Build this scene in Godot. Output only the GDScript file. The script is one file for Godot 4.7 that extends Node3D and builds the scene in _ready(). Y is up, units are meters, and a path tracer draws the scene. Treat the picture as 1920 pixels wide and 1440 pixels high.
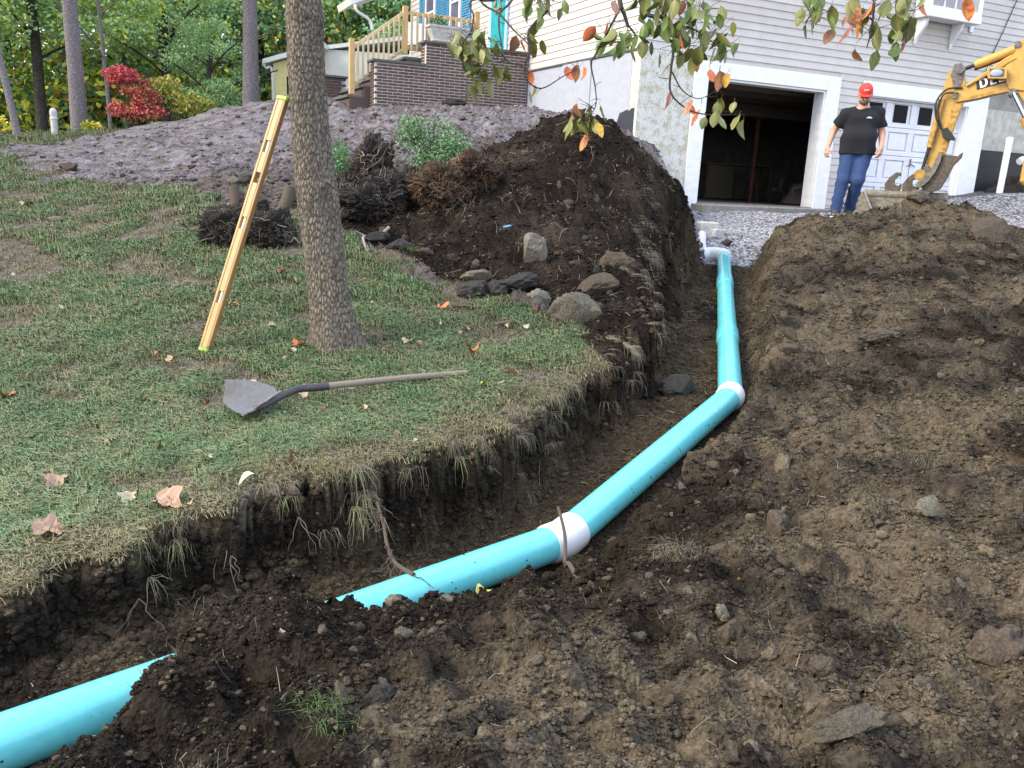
extends Node3D
# A drainage trench dug across a sloping yard towards a house with two garage doors.

var rng := RandomNumberGenerator.new()
var M := {}        # materials
var T := {}        # textures
var taken := {}    # names in use

func _ready():
	# ---------- camera, sky, sun, exposure ----------
	var cam := Camera3D.new()
	cam.name = "camera"
	cam.fov = 48.455
	cam.near = 0.05
	cam.far = 400.0
	cam.position = Vector3(0, 1.6, 0)
	cam.basis = Basis(Vector3.RIGHT, deg_to_rad(-13.558)) * Basis(Vector3.BACK, deg_to_rad(2.949))
	add_child(cam)
	cam.current = true
	var env := Environment.new()
	env.background_mode = Environment.BG_SKY
	var sky := Sky.new()
	var sm := ProceduralSkyMaterial.new()
	sm.sky_top_color = Color(0.70, 0.76, 0.86)
	sm.sky_horizon_color = Color(0.91, 0.92, 0.94)
	sm.sky_curve = 0.22
	sm.ground_bottom_color = Color(0.20, 0.19, 0.16)
	sm.ground_horizon_color = Color(0.45, 0.45, 0.42)
	sm.sun_angle_max = 0.0
	sky.sky_material = sm
	env.sky = sky
	env.background_energy_multiplier = 1.0
	env.tonemap_mode = Environment.TONE_MAPPER_LINEAR
	env.tonemap_exposure = 3.6
	env.sdfgi_enabled = true
	env.ssao_enabled = true
	env.ssil_enabled = true
	var we := WorldEnvironment.new()
	we.name = "world_environment"
	we.environment = env
	add_child(we)
	var sun := DirectionalLight3D.new()
	sun.name = "sun"
	sun.light_color = Color(1.0, 0.96, 0.9)
	sun.light_energy = 0.5
	sun.light_angular_distance = 28.0
	sun.shadow_enabled = true
	sun.look_at_from_position(Vector3(-9, 6.8, 4.0), Vector3.ZERO, Vector3.UP)
	add_child(sun)

	rng.seed = 20161011
	make_textures()
	make_materials()
	# ---------- the setting ----------
	make_ground()
	make_house()
	make_stoop()
	make_neighbour()
	make_woods()
	# ---------- objects ----------
	make_pipeline()
	make_dogwood()
	make_tools()
	make_rocks()
	make_rootballs()
	make_yard_things()
	make_backhoe()
	make_person()
	make_grass()
	make_clods()
	make_leaf_litter()

# ---------------------------------------------------------------- helpers
func numbered(called: String) -> String:
	if not taken.has(called):
		taken[called] = 0
		return called
	taken[called] += 1
	return "%s_%03d" % [called, taken[called]]

func lin(r: float, g: float, b: float) -> Color:
	return Color(r, g, b).linear_to_srgb()

func tag(o: Node, label: String, category: String, group := "") -> void:
	o.set_meta("label", label)
	o.set_meta("category", category)
	if group != "":
		o.set_meta("group", group)

func thing(called: String, label: String, category: String, at := Vector3.ZERO, turn := 0.0, group := "") -> Node3D:
	var o := Node3D.new()
	o.name = numbered(called)
	add_child(o)
	o.position = at
	o.rotation_degrees.y = turn
	tag(o, label, category, group)
	return o

func put(mb, called: String, m: Material, parent: Node = null) -> MeshInstance3D:
	return put_mesh(mb.mesh(), called, m, parent)

func put_mesh(mesh: Mesh, called: String, m: Material, parent: Node = null) -> MeshInstance3D:
	var o := MeshInstance3D.new()
	o.mesh = mesh
	o.material_override = m
	if parent == null:
		o.name = numbered(called)
		add_child(o)
	else:
		o.name = called
		parent.add_child(o, true)
	return o

class MB:
	var v := PackedVector3Array()
	var n := PackedVector3Array()
	var c := PackedColorArray()
	var uv := PackedVector2Array()
	var ix := PackedInt32Array()
	var col := Color.WHITE
	func vert(p: Vector3, nn: Vector3, t := Vector2.ZERO) -> int:
		v.append(p); n.append(nn); c.append(col); uv.append(t)
		return v.size() - 1
	func tri(a: int, b: int, d: int) -> void:
		# wind clockwise as seen from the side the normal points to
		var g := (v[b] - v[a]).cross(v[d] - v[a])
		if g.dot(n[a] + n[b] + n[d]) > 0.0:
			ix.append(a); ix.append(d); ix.append(b)
		else:
			ix.append(a); ix.append(b); ix.append(d)
	func face(ps: Array, nn: Vector3, uvs := []) -> void:
		var s := v.size()
		for k in ps.size():
			vert(ps[k], nn, uvs[k] if uvs.size() > k else Vector2.ZERO)
		for k in range(1, ps.size() - 1):
			tri(s, s + k, s + k + 1)
	func flat(ps: Array, out_from: Vector3) -> void:
		var nn: Vector3 = (ps[1] - ps[0]).cross(ps[2] - ps[0])
		if nn.length() < 1e-12 and ps.size() > 3:
			nn = (ps[2] - ps[0]).cross(ps[3] - ps[0])
		nn = nn.normalized()
		if nn.dot(ps[0] - out_from) < 0.0:
			nn = -nn
		face(ps, nn)
	func box(center: Vector3, size: Vector3, bevel := 0.0, bas := Basis.IDENTITY) -> void:
		var h := size * 0.5
		var b: float = minf(bevel, minf(h.x, minf(h.y, h.z)) * 0.49)
		var hs := [h.x, h.y, h.z]
		for ax in 3:
			var a1 := (ax + 1) % 3
			var a2 := (ax + 2) % 3
			for s in [-1.0, 1.0]:
				var ps := []
				for q in [[-1, -1], [1, -1], [1, 1], [-1, 1]]:
					var p := Vector3.ZERO
					p[ax] = s * hs[ax]
					p[a1] = q[0] * (hs[a1] - b)
					p[a2] = q[1] * (hs[a2] - b)
					ps.append(center + bas * p)
				var nn := Vector3.ZERO
				nn[ax] = s
				face(ps, bas * nn)
			if b > 0.0:
				for s1 in [-1.0, 1.0]:
					for s2 in [-1.0, 1.0]:
						var pe := []
						for e in [[-1, 0], [1, 0], [1, 1], [-1, 1]]:
							var p2 := Vector3.ZERO
							p2[ax] = e[0] * (hs[ax] - b)
							p2[a1] = s1 * (hs[a1] - (b if e[1] == 1 else 0.0))
							p2[a2] = s2 * (hs[a2] - (0.0 if e[1] == 1 else b))
							pe.append(center + bas * p2)
						var n2 := Vector3.ZERO
						n2[a1] = s1 * 0.7071
						n2[a2] = s2 * 0.7071
						face(pe, bas * n2)
		if b > 0.0:
			for sx in [-1.0, 1.0]:
				for sy in [-1.0, 1.0]:
					for sz in [-1.0, 1.0]:
						var p0 := center + bas * Vector3(sx * h.x, sy * (h.y - b), sz * (h.z - b))
						var p1 := center + bas * Vector3(sx * (h.x - b), sy * h.y, sz * (h.z - b))
						var p2 := center + bas * Vector3(sx * (h.x - b), sy * (h.y - b), sz * h.z)
						face([p0, p1, p2], bas * Vector3(sx, sy, sz).normalized())
	func span(lo: Vector3, hi: Vector3, bevel := 0.0) -> void:
		box((lo + hi) * 0.5, (hi - lo).abs(), bevel)
	func bar(a: Vector3, b: Vector3, w: float, t: float, bevel := 0.0, up := Vector3.UP) -> void:
		var d := (b - a)
		var z := d.normalized()
		var x := up.cross(z)
		if x.length() < 0.01:
			x = Vector3.RIGHT.cross(z)
		x = x.normalized()
		box((a + b) * 0.5, Vector3(w, t, d.length()), bevel, Basis(x, z.cross(x), z))
	func tube(path: Array, radii: Array, sides := 8, cap := true, squash := Vector2.ONE) -> void:
		var m := path.size()
		var prev := Vector3.ZERO
		var first := v.size()
		var run := 0.0
		for k in m:
			var d: Vector3
			if k == 0: d = path[1] - path[0]
			elif k == m - 1: d = path[m - 1] - path[m - 2]
			else: d = (path[k + 1] - path[k - 1])
			d = d.normalized()
			var x: Vector3
			if prev == Vector3.ZERO:
				x = d.cross(Vector3.UP if absf(d.y) < 0.9 else Vector3.RIGHT).normalized()
			else:
				x = (prev - d * prev.dot(d)).normalized()
			prev = x
			var y := d.cross(x)
			var r: float = radii[k] if radii.size() > k else radii[radii.size() - 1]
			if k > 0: run += (path[k] - path[k - 1]).length()
			for s in sides + 1:
				var a := TAU * s / sides
				var nn: Vector3 = x * cos(a) * squash.x + y * sin(a) * squash.y
				vert(path[k] + nn * r, nn.normalized(), Vector2(float(s) / sides, run))
		for k in m - 1:
			for s in sides:
				var a := first + k * (sides + 1) + s
				var b := a + 1
				var e := a + sides + 1
				tri(a, b, e + 1)
				tri(a, e + 1, e)
		if cap:
			for q in [0, m - 1]:
				var dd: Vector3 = (path[0] - path[1]) if q == 0 else (path[m - 1] - path[m - 2])
				var ps := []
				for s in sides:
					ps.append(v[first + q * (sides + 1) + s])
				face(ps, dd.normalized())
	func lathe(profile: Array, sides: int, x: Transform3D) -> void:
		# profile of Vector2(radius, height) about local y
		var first := v.size()
		var m := profile.size()
		for k in m:
			var d: Vector2 = profile[mini(k + 1, m - 1)] - profile[maxi(k - 1, 0)]
			var pn := Vector2(d.y, -d.x).normalized()
			for s in sides + 1:
				var a := TAU * s / sides
				var p := Vector3(cos(a) * profile[k].x, profile[k].y, sin(a) * profile[k].x)
				vert(x * p, (x.basis * Vector3(cos(a) * pn.x, pn.y, sin(a) * pn.x)).normalized(), Vector2(float(s) / sides, profile[k].y))
		for k in m - 1:
			for s in sides:
				var a := first + k * (sides + 1) + s
				tri(a, a + 1, a + sides + 2)
				tri(a, a + sides + 2, a + sides + 1)
	func prism(poly: PackedVector2Array, z0: float, z1: float, x := Transform3D.IDENTITY) -> void:
		var t := Geometry2D.triangulate_polygon(poly)
		for q in [[z0, -1.0], [z1, 1.0]]:
			var nn := (x.basis * Vector3(0, 0, q[1])).normalized()
			var s := v.size()
			for p in poly:
				vert(x * Vector3(p.x, p.y, q[0]), nn)
			for k in range(0, t.size(), 3):
				tri(s + t[k], s + t[k + 1], s + t[k + 2])
		var area := 0.0
		for k in poly.size():
			var a := poly[k]
			var b := poly[(k + 1) % poly.size()]
			area += a.x * b.y - b.x * a.y
		for k in poly.size():
			var a := poly[k]
			var b := poly[(k + 1) % poly.size()]
			var e := (b - a).normalized()
			var o := Vector3(e.y, -e.x, 0) * (1.0 if area > 0 else -1.0)
			face([x * Vector3(a.x, a.y, z0), x * Vector3(b.x, b.y, z0), x * Vector3(b.x, b.y, z1), x * Vector3(a.x, a.y, z1)], (x.basis * o).normalized())
	func ribbon(path: Array, w0: float, w1: float, side: Vector3) -> void:
		# thin tapering strip, such as a blade or a root hair
		var s := v.size()
		var m := path.size()
		for k in m:
			var w := lerpf(w0, w1, float(k) / (m - 1)) * 0.5
			var d: Vector3 = (path[mini(k + 1, m - 1)] - path[maxi(k - 1, 0)]).normalized()
			var sd := (side - d * side.dot(d)).normalized()
			var nn := d.cross(sd).normalized()
			vert(path[k] - sd * w, nn, Vector2(0, float(k) / (m - 1)))
			vert(path[k] + sd * w, nn, Vector2(1, float(k) / (m - 1)))
		for k in m - 1:
			tri(s + 2 * k, s + 2 * k + 1, s + 2 * k + 3)
			tri(s + 2 * k, s + 2 * k + 3, s + 2 * k + 2)
	func mesh() -> ArrayMesh:
		var arr := []
		arr.resize(Mesh.ARRAY_MAX)
		arr[Mesh.ARRAY_VERTEX] = v
		arr[Mesh.ARRAY_NORMAL] = n
		arr[Mesh.ARRAY_COLOR] = c
		arr[Mesh.ARRAY_TEX_UV] = uv
		arr[Mesh.ARRAY_INDEX] = ix
		var am := ArrayMesh.new()
		am.add_surface_from_arrays(Mesh.PRIMITIVE_TRIANGLES, arr)
		return am

func rv(a: float) -> Vector3:
	return Vector3(rng.randf_range(-a, a), rng.randf_range(-a, a), rng.randf_range(-a, a))

func spline(pts: Array, per := 6) -> Array:
	var out := []
	for k in pts.size() - 1:
		var p0: Vector3 = pts[maxi(k - 1, 0)]
		var p3: Vector3 = pts[mini(k + 2, pts.size() - 1)]
		for s in per:
			out.append((pts[k] as Vector3).cubic_interpolate(pts[k + 1], p0, p3, float(s) / per))
	out.append(pts[pts.size() - 1])
	return out

func taper(count: int, a: float, b: float) -> Array:
	var r := []
	for k in count:
		r.append(lerpf(a, b, float(k) / (count - 1)))
	return r

# ---------------------------------------------------------------- textures and materials
func noise(kind: int, freq: float, octaves: int, s: int) -> FastNoiseLite:
	var f := FastNoiseLite.new()
	f.noise_type = kind
	f.frequency = freq
	f.fractal_octaves = octaves
	f.fractal_type = FastNoiseLite.FRACTAL_FBM if octaves > 1 else FastNoiseLite.FRACTAL_NONE
	f.seed = s
	return f

func nbytes(f: FastNoiseLite, w: int, h: int) -> PackedByteArray:
	var im := f.get_seamless_image(w, h)
	im.convert(Image.FORMAT_L8)
	return im.get_data()

func grey_tex(data: PackedByteArray, w: int, h: int) -> ImageTexture:
	var im := Image.create_from_data(w, h, false, Image.FORMAT_L8, data)
	im.convert(Image.FORMAT_RGB8)
	im.generate_mipmaps()
	return ImageTexture.create_from_image(im)

func normal_tex(data: PackedByteArray, w: int, h: int, strength: float) -> ImageTexture:
	var im := Image.create_from_data(w, h, false, Image.FORMAT_L8, data)
	im.convert(Image.FORMAT_RGBA8)
	im.bump_map_to_normal_map(strength)
	im.generate_mipmaps()
	return ImageTexture.create_from_image(im)

func mix_bytes(parts: Array, w: int, h: int, lo: float, hi: float) -> PackedByteArray:
	# parts: [bytes, weight, gamma]
	var out := PackedByteArray()
	out.resize(w * h)
	var tot := 0.0
	for p in parts: tot += p[1]
	var lut := []
	for p in parts:
		var l := PackedFloat32Array()
		l.resize(256)
		for k in 256: l[k] = pow(k / 255.0, p[2]) * p[1] / tot
		lut.append(l)
	var n := parts.size()
	for k in w * h:
		var s := 0.0
		for q in n: s += lut[q][parts[q][0][k]]
		out[k] = int(clampf(lerpf(lo, hi, s), 0.0, 1.0) * 255.0)
	return out

func make_textures():
	var SX := FastNoiseLite.TYPE_SIMPLEX_SMOOTH
	var PE := FastNoiseLite.TYPE_PERLIN
	var W := 512
	var a := nbytes(noise(SX, 0.012, 5, 3), W, W)
	var b := nbytes(noise(SX, 0.09, 4, 5), W, W)
	var cel := noise(FastNoiseLite.TYPE_CELLULAR, 0.06, 1, 8)
	cel.cellular_return_type = FastNoiseLite.RETURN_DISTANCE
	var ce := nbytes(cel, W, W)
	for k in ce.size(): ce[k] = 255 - ce[k]
	var soil := mix_bytes([[a, 0.35, 1.0], [b, 0.45, 1.0], [ce, 0.35, 2.0]], W, W, 0.12, 1.15)
	T.soil = grey_tex(soil, W, W)
	T.soil_n = normal_tex(soil, W, W, 9.0)
	var grain := mix_bytes([[b, 0.6, 1.0], [a, 0.4, 1.0]], W, W, 0.66, 1.12)
	T.grain = grey_tex(grain, W, W)
	T.grain_n = normal_tex(grain, W, W, 3.0)
	var blot := mix_bytes([[a, 1.0, 1.0]], W, W, 0.55, 1.25)
	T.soft = grey_tex(mix_bytes([[b, 0.5, 1.0], [a, 0.5, 1.0]], W, W, 0.88, 1.06), W, W)
	T.blotch = grey_tex(blot, W, W)
	# bark: upright irregular plates
	var bc := noise(FastNoiseLite.TYPE_CELLULAR, 0.035, 1, 17)
	bc.cellular_return_type = FastNoiseLite.RETURN_DISTANCE2_SUB
	bc.domain_warp_enabled = true
	bc.domain_warp_amplitude = 22.0
	bc.domain_warp_frequency = 0.02
	var bk := nbytes(bc, W, W)
	var bark := mix_bytes([[bk, 0.7, 0.5], [b, 0.3, 1.0]], W, W, -0.1, 1.5)
	T.bark = grey_tex(bark, W, W)
	T.bark_soft = grey_tex(mix_bytes([[bk, 0.5, 0.5], [b, 0.5, 1.0]], W, W, 0.45, 1.2), W, W)
	T.bark_n = normal_tex(bark, W, W, 10.0)
	# wood: long streaks
	var wn := noise(PE, 0.03, 4, 31)
	var w0 := nbytes(wn, W, W)
	var wood := PackedByteArray()
	wood.resize(W * W)
	for y in W:
		for x in W:
			var sx := (x * 6) % W
			var sy := int(y / 6.0)
			var q := (w0[sy * W + sx] / 255.0) * 0.7 + (b[int(y / 10.0) * W + (x * 3) % W] / 255.0) * 0.3
			wood[y * W + x] = int(clampf(lerpf(0.6, 1.12, q), 0.0, 1.0) * 255.0)
	T.wood = grey_tex(wood, W, W)
	# concrete stains with runs
	var st := PackedByteArray()
	st.resize(W * W)
	for y in W:
		for x in W:
			var q2 := (a[y * W + x] / 255.0) * 0.45 + (w0[int(y / 4.0) * W + (x * 3) % W] / 255.0) * 0.35 + (b[y * W + x] / 255.0) * 0.2
			st[y * W + x] = int(clampf(lerpf(0.6, 1.15, q2), 0.0, 1.0) * 255.0)
	T.stain = grey_tex(st, W, W)
	# rough stucco: pale with dark crazed lines and mossy streaks
	var lc := noise(SX, 0.018, 3, 44)
	lc.fractal_type = FastNoiseLite.FRACTAL_RIDGED
	var li := nbytes(lc, W, W)
	var im := Image.create(W, W, false, Image.FORMAT_RGB8)
	for y in W:
		for x in W:
			var r := li[int(y * 0.45) * W + (x * 2) % W] / 255.0
			var g := a[y * W + x] / 255.0
			var f := b[y * W + x] / 255.0
			var cc := Color(0.76, 0.75, 0.71).lerp(Color(0.85, 0.85, 0.83), f)
			cc = cc.lerp(Color(0.60, 0.58, 0.44), smoothstep(0.5, 0.75, g) * 0.6)
			cc = cc.lerp(Color(0.28, 0.27, 0.22), smoothstep(0.78, 0.92, r) * 0.8)
			im.set_pixel(x, y, cc)
	im.generate_mipmaps()
	T.stucco = ImageTexture.create_from_image(im)

func std(col: Color, rough := 0.8, tex = null, scale := 1.0, nrm = null, nstr := 1.0) -> StandardMaterial3D:
	var m := StandardMaterial3D.new()
	m.albedo_color = col
	m.roughness = rough
	if tex != null:
		m.albedo_texture = tex
		m.uv1_triplanar = true
		m.uv1_world_triplanar = true
		m.uv1_scale = Vector3.ONE * scale
	if nrm != null:
		m.normal_enabled = true
		m.normal_texture = nrm
		m.normal_scale = nstr
		if tex == null:
			m.uv1_triplanar = true
			m.uv1_world_triplanar = true
			m.uv1_scale = Vector3.ONE * scale
	return m

func vcol(m: StandardMaterial3D) -> StandardMaterial3D:
	m.vertex_color_use_as_albedo = true
	return m

func leafy(col: Color, back: Color) -> StandardMaterial3D:
	var m := std(col, 0.6)
	m.cull_mode = BaseMaterial3D.CULL_DISABLED
	m.backlight_enabled = true
	m.backlight = back
	return m

func make_materials():
	M.soil = vcol(std(Color.WHITE, 0.95, T.soil, 1.7, T.soil_n, 1.0))
	M.soil.metallic_specular = 0.15
	M.soil.heightmap_enabled = true
	M.soil.heightmap_texture = T.soil
	M.soil.heightmap_scale = 1.6
	M.clod = vcol(std(Color.WHITE, 0.95, T.soil, 3.0, T.soil_n, 1.0))
	M.clod.metallic_specular = 0.15
	M.gravel = vcol(std(Color.WHITE, 0.9))
	M.grass = vcol(std(Color.WHITE, 0.65))
	M.grass.cull_mode = BaseMaterial3D.CULL_DISABLED
	M.grass.backlight_enabled = true
	M.grass.backlight = Color(0.12, 0.15, 0.07)
	M.straw = vcol(std(Color.WHITE, 0.8))
	M.straw.cull_mode = BaseMaterial3D.CULL_DISABLED
	M.rock = std(lin(0.27, 0.23, 0.16), 0.92, T.soil, 2.6, T.soil_n, 0.5)
	M.rock_pale = std(lin(0.40, 0.355, 0.27), 0.92, T.soil, 3.4, T.soil_n, 0.6)
	M.rock_dark = std(lin(0.062, 0.052, 0.044), 0.92, T.soil, 2.8, T.soil_n, 0.7)
	M.rock_brown = std(lin(0.165, 0.118, 0.075), 0.92, T.soil, 2.8, T.soil_n, 0.7)
	M.pipe = std(lin(0.15, 0.62, 0.645), 0.2, T.soft, 0.7)
	M.pipe_white = std(lin(0.80, 0.79, 0.80), 0.35, T.soft, 0.9)
	M.bark = std(lin(0.235, 0.195, 0.145), 0.95, T.bark, 3.2, T.bark_n, 1.0)
	M.bark.uv1_scale = Vector3(3.6, 1.3, 3.6)
	M.bark_grey = std(lin(0.25, 0.222, 0.232), 0.95, T.bark_soft, 1.2, T.bark_n, 0.7)
	M.bark_grey.uv1_scale = Vector3(1.6, 0.7, 1.6)
	M.bark_dark = std(lin(0.11, 0.092, 0.075), 0.95, T.bark, 1.2)
	M.twig = std(lin(0.045, 0.035, 0.03), 0.85, T.grain, 6.0)
	M.root = std(lin(0.10, 0.072, 0.05), 0.9, T.grain, 6.0)
	M.root_pale = std(lin(0.30, 0.26, 0.22), 0.9, T.grain, 6.0)
	M.siding = std(lin(0.56, 0.53, 0.50), 0.55, T.soft, 0.5)
	M.siding_tan = std(lin(0.52, 0.48, 0.445), 0.6, T.soft, 0.5)
	M.trim = std(lin(0.82, 0.83, 0.83), 0.5, T.soft, 0.8)
	M.parge = std(lin(0.36, 0.385, 0.45), 0.85, T.soft, 0.8)
	M.stucco = std(Color.WHITE, 0.9, T.stucco, 0.8, T.grain_n, 1.0)
	M.cream = std(lin(0.58, 0.56, 0.49), 0.85, T.stain, 0.7)
	M.tar = std(lin(0.012, 0.012, 0.014), 0.6, T.grain, 1.5)
	M.tar_blue = std(lin(0.035, 0.04, 0.055), 0.7, T.grain, 1.5)
	M.concrete = std(lin(0.30, 0.275, 0.25), 0.9, T.stain, 0.9, T.grain_n, 0.6)
	M.interior = std(lin(0.46, 0.44, 0.41), 0.95, T.stain, 0.5)
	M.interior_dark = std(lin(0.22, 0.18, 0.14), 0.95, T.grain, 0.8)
	M.redsteel = std(lin(0.16, 0.035, 0.03), 0.7, T.blotch, 2.0)
	M.door_white = std(lin(0.72, 0.73, 0.77), 0.45, T.soft, 0.5)
	M.dark_glass = std(lin(0.012, 0.014, 0.015), 0.10)
	M.dark_glass.metallic_specular = 0.12
	M.mortar = std(lin(0.60, 0.56, 0.55), 0.95, T.grain, 4.0)
	M.brick = []
	for q in [[0.140, 0.088, 0.070], [0.118, 0.077, 0.064], [0.16, 0.098, 0.075], [0.10, 0.068, 0.058]]:
		M.brick.append(std(lin(q[0], q[1], q[2]), 0.9, T.grain, 3.0))
	M.slate = std(lin(0.11, 0.115, 0.115), 0.8, T.grain, 2.0)
	M.lumber = std(lin(0.66, 0.44, 0.20), 0.7, T.wood, 2.0)
	M.lumber_pale = std(lin(0.68, 0.54, 0.32), 0.7, T.wood, 2.0)
	M.level_wood = std(lin(0.52, 0.30, 0.095), 0.45, T.wood, 3.0)
	M.level_side = std(lin(0.33, 0.18, 0.055), 0.5, T.wood, 3.0)
	M.lime = std(lin(0.30, 0.48, 0.06), 0.5)
	M.vial = std(lin(0.72, 0.74, 0.60), 0.2)
	M.metal = std(lin(0.45, 0.45, 0.43), 0.4)
	M.metal.metallic = 0.8
	M.steel_worn = std(lin(0.17, 0.155, 0.15), 0.6, T.blotch, 3.0)
	M.steel_worn.metallic = 0.3
	M.handle = std(lin(0.26, 0.215, 0.165), 0.8, T.wood, 4.0)
	M.sleeve = std(lin(0.055, 0.045, 0.055), 0.6, T.grain, 4.0)
	M.yellow = std(lin(0.62, 0.36, 0.075), 0.45, T.grain, 1.3)
	M.yellow_dirty_shaded = std(lin(0.50, 0.28, 0.06), 0.7, T.blotch, 1.8)  # dirty yellow, also the shade tone on the side of the stick
	M.black = std(lin(0.012, 0.012, 0.012), 0.6)
	M.rubber = std(lin(0.035, 0.035, 0.032), 0.85, T.grain, 3.0)
	M.rubber_dusty = std(lin(0.13, 0.115, 0.095), 0.95, T.blotch, 3.0)
	M.chrome = std(lin(0.7, 0.7, 0.72), 0.12)
	M.chrome.metallic = 1.0
	M.bucket = std(lin(0.12, 0.095, 0.07), 0.65, T.blotch, 2.5, T.grain_n, 0.6)
	M.bucket.metallic = 0.25
	M.bucket_olive = std(lin(0.20, 0.175, 0.13), 0.7, T.blotch, 2.0)
	M.lens = std(lin(0.30, 0.36, 0.60), 0.08)
	M.white_paint = std(lin(0.85, 0.85, 0.85), 0.5)
	M.shutter_blue = std(lin(0.08, 0.36, 0.62), 0.55, T.grain, 2.0)
	M.teal = std(lin(0.02, 0.38, 0.44), 0.5, T.grain, 1.0)
	M.curtain_red = std(lin(0.22, 0.03, 0.05), 0.8, T.wood, 3.0)
	M.stone_white = std(lin(0.58, 0.57, 0.54), 0.85, T.stain, 2.0, T.grain_n, 1.0)
	M.pale_yellow = std(lin(0.86, 0.76, 0.36), 0.7, T.soft, 0.6)
	M.off_white = std(lin(0.82, 0.82, 0.77), 0.7, T.soft, 0.6)
	M.roof = std(lin(0.16, 0.15, 0.14), 0.9, T.grain, 1.0)
	M.skin = std(lin(0.46, 0.25, 0.17), 0.55)
	M.siding_mid = std(lin(0.54, 0.505, 0.475), 0.55, T.soft, 0.5)
	M.stone_tan = std(lin(0.28, 0.215, 0.135), 0.92, T.soil, 4.0, T.soil_n, 0.6)
	M.stone_grey = std(lin(0.175, 0.145, 0.10), 0.92, T.soil, 4.0, T.soil_n, 0.6)
	M.beard = std(lin(0.16, 0.13, 0.11), 0.9, T.grain, 12.0)
	M.shirt = std(lin(0.0065, 0.007, 0.012), 0.9, T.grain, 5.0)
	M.jeans = std(lin(0.026, 0.058, 0.165), 0.9, T.grain, 2.0)
	M.boot = std(lin(0.10, 0.06, 0.04), 0.8, T.grain, 5.0)
	M.cap = std(lin(0.80, 0.055, 0.045), 0.8, T.grain, 5.0)
	M.blue_paper = std(lin(0.16, 0.42, 0.62), 0.5, T.blotch, 12.0)
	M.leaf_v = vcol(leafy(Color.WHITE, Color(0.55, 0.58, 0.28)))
var left_points := [[-1.71, 0.23, -2.65], [-1.34, 0.26, -2.87], [-1.00, 0.34, -3.19], [-0.70, 0.39, -3.41], [-0.30, 0.36, -3.71], [0.12, 0.43, -4.55], [0.56, 0.48, -5.18], [0.82, 0.64, -5.94], [1.01, 0.82, -7.01], [1.44, 1.00, -8.60], [2.16, 1.29, -10.83], [-1.20, 0.48, -5.39], [-1.92, 0.45, -5.18], [-3.62, 0.45, -5.89], [-2.57, 0.25, -4.10], [-1.89, 0.29, -4.11], [-0.71, 0.37, -4.23], [-3.19, 0.77, -7.62], [-2.06, 0.79, -7.01], [-5.97, 0.91, -9.91], [-5.59, 1.21, -11.74], [-4.50, 1.48, -12.32], [-8.58, 1.47, -14.37], [-12.29, 1.99, -20.67], [-10.93, 2.11, -21.72], [-7.80, 2.19, -18.66], [-6.37, 2.84, -19.84], [-4.53, 2.71, -17.76], [-3.79, 2.93, -18.32], [-2.01, 2.91, -18.01], [-0.13, 2.94, -18.63], [-2.48, 2.20, -14.55], [-2.62, 1.70, -11.34], [-0.93, 2.14, -12.47], [-2.01, 1.41, -9.73], [-1.57, 1.01, -8.09], [-1.35, 1.56, -10.07], [-0.54, 0.76, -7.20], [-0.28, 1.17, -8.13], [-0.90, 1.08, -8.31], [0.13, 0.67, -6.77], [0.47, 0.58, -5.93], [-0.05, 0.52, -5.71], [0.55, 2.33, -9.85], [0.09, 2.16, -10.01], [-0.49, 1.84, -9.93], [1.17, 2.12, -10.00], [0.43, 1.39, -8.49], [0.90, 1.21, -8.44], [1.68, 1.71, -10.31], [0.31, 0.96, -7.46], [0.72, 0.90, -7.34],
	[-16, 2.0, -30], [-16, 0.9, -9], [-16, 1.5, -15], [-8, 0.5, -5], [-10, 0.2, 0], [-5, 0.1, -1], [-6, 0.0, 3.2], [-16, 0.2, 3.2], [-5, 3.1, -26], [-10, 2.4, -28], [3, 3.2, -28], [14, 3.0, -28], [1.4, 1.9, -13.2], [2.6, 1.5, -13.5], [0.2, 2.5, -14.2], [1.6, 2.5, -15.2], [-0.4, 1.75, -11.6], [0.8, 1.9, -11.4], [2.0, 1.4, -12.2]]
var right_points := [[3.43, 1.25, -10.74], [2.79, 1.12, -9.76], [3.97, 1.27, -10.44], [4.42, 1.47, -10.07], [4.56, 1.60, -9.68], [4.73, 1.50, -9.44], [4.86, 1.33, -9.09], [4.97, 1.06, -8.51], [2.24, 0.83, -7.84], [1.75, 0.59, -5.83], [1.35, 0.38, -4.39], [0.87, 0.27, -3.79], [0.45, 0.18, -3.26], [0.11, 0.20, -2.85], [-0.14, 0.21, -2.60], [-0.53, 0.26, -2.40], [-0.72, 0.38, -2.28], [-0.83, 0.35, -2.12], [-0.87, 0.24, -1.95], [-0.92, 0.20, -1.64], [-0.46, 0.36, -1.51], [0.04, 0.40, -1.56], [0.55, 0.39, -1.61], [1.16, 0.39, -1.66], [1.79, 0.48, -2.81], [1.11, 0.36, -2.99], [0.44, 0.28, -2.46], [0.86, 0.35, -2.22], [2.93, 0.64, -4.91], [2.48, 0.65, -5.74], [3.14, 0.92, -7.45], [3.63, 0.88, -6.61], [1.67, 0.41, -4.34], [1.94, 0.47, -3.74],
	[4.7, 1.31, -12.5], [3.9, 1.26, -12.2], [6, 1.2, -12], [7.2, 1.06, -12.2], [6, 1.25, -14], [9, 1.32, -16.5], [5.4, 1.3, -15.2], [4.0, 1.3, -15.6], [0, 0.42, 1.5], [3, 0.5, 1], [4, 0.62, -3], [6, 0.95, -6], [7, 1.0, -9], [10, 1.15, -10], [13, 1.1, -3], [13, 1.0, 3], [-1.5, 0.18, 0], [-3, 0.2, 2.5], [13, 1.3, -16], [13, 1.4, -28], [10.2, 1.75, -17.6], [3.2, 1.12, -11.6], [2.9, 0.95, -11.0]]

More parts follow.
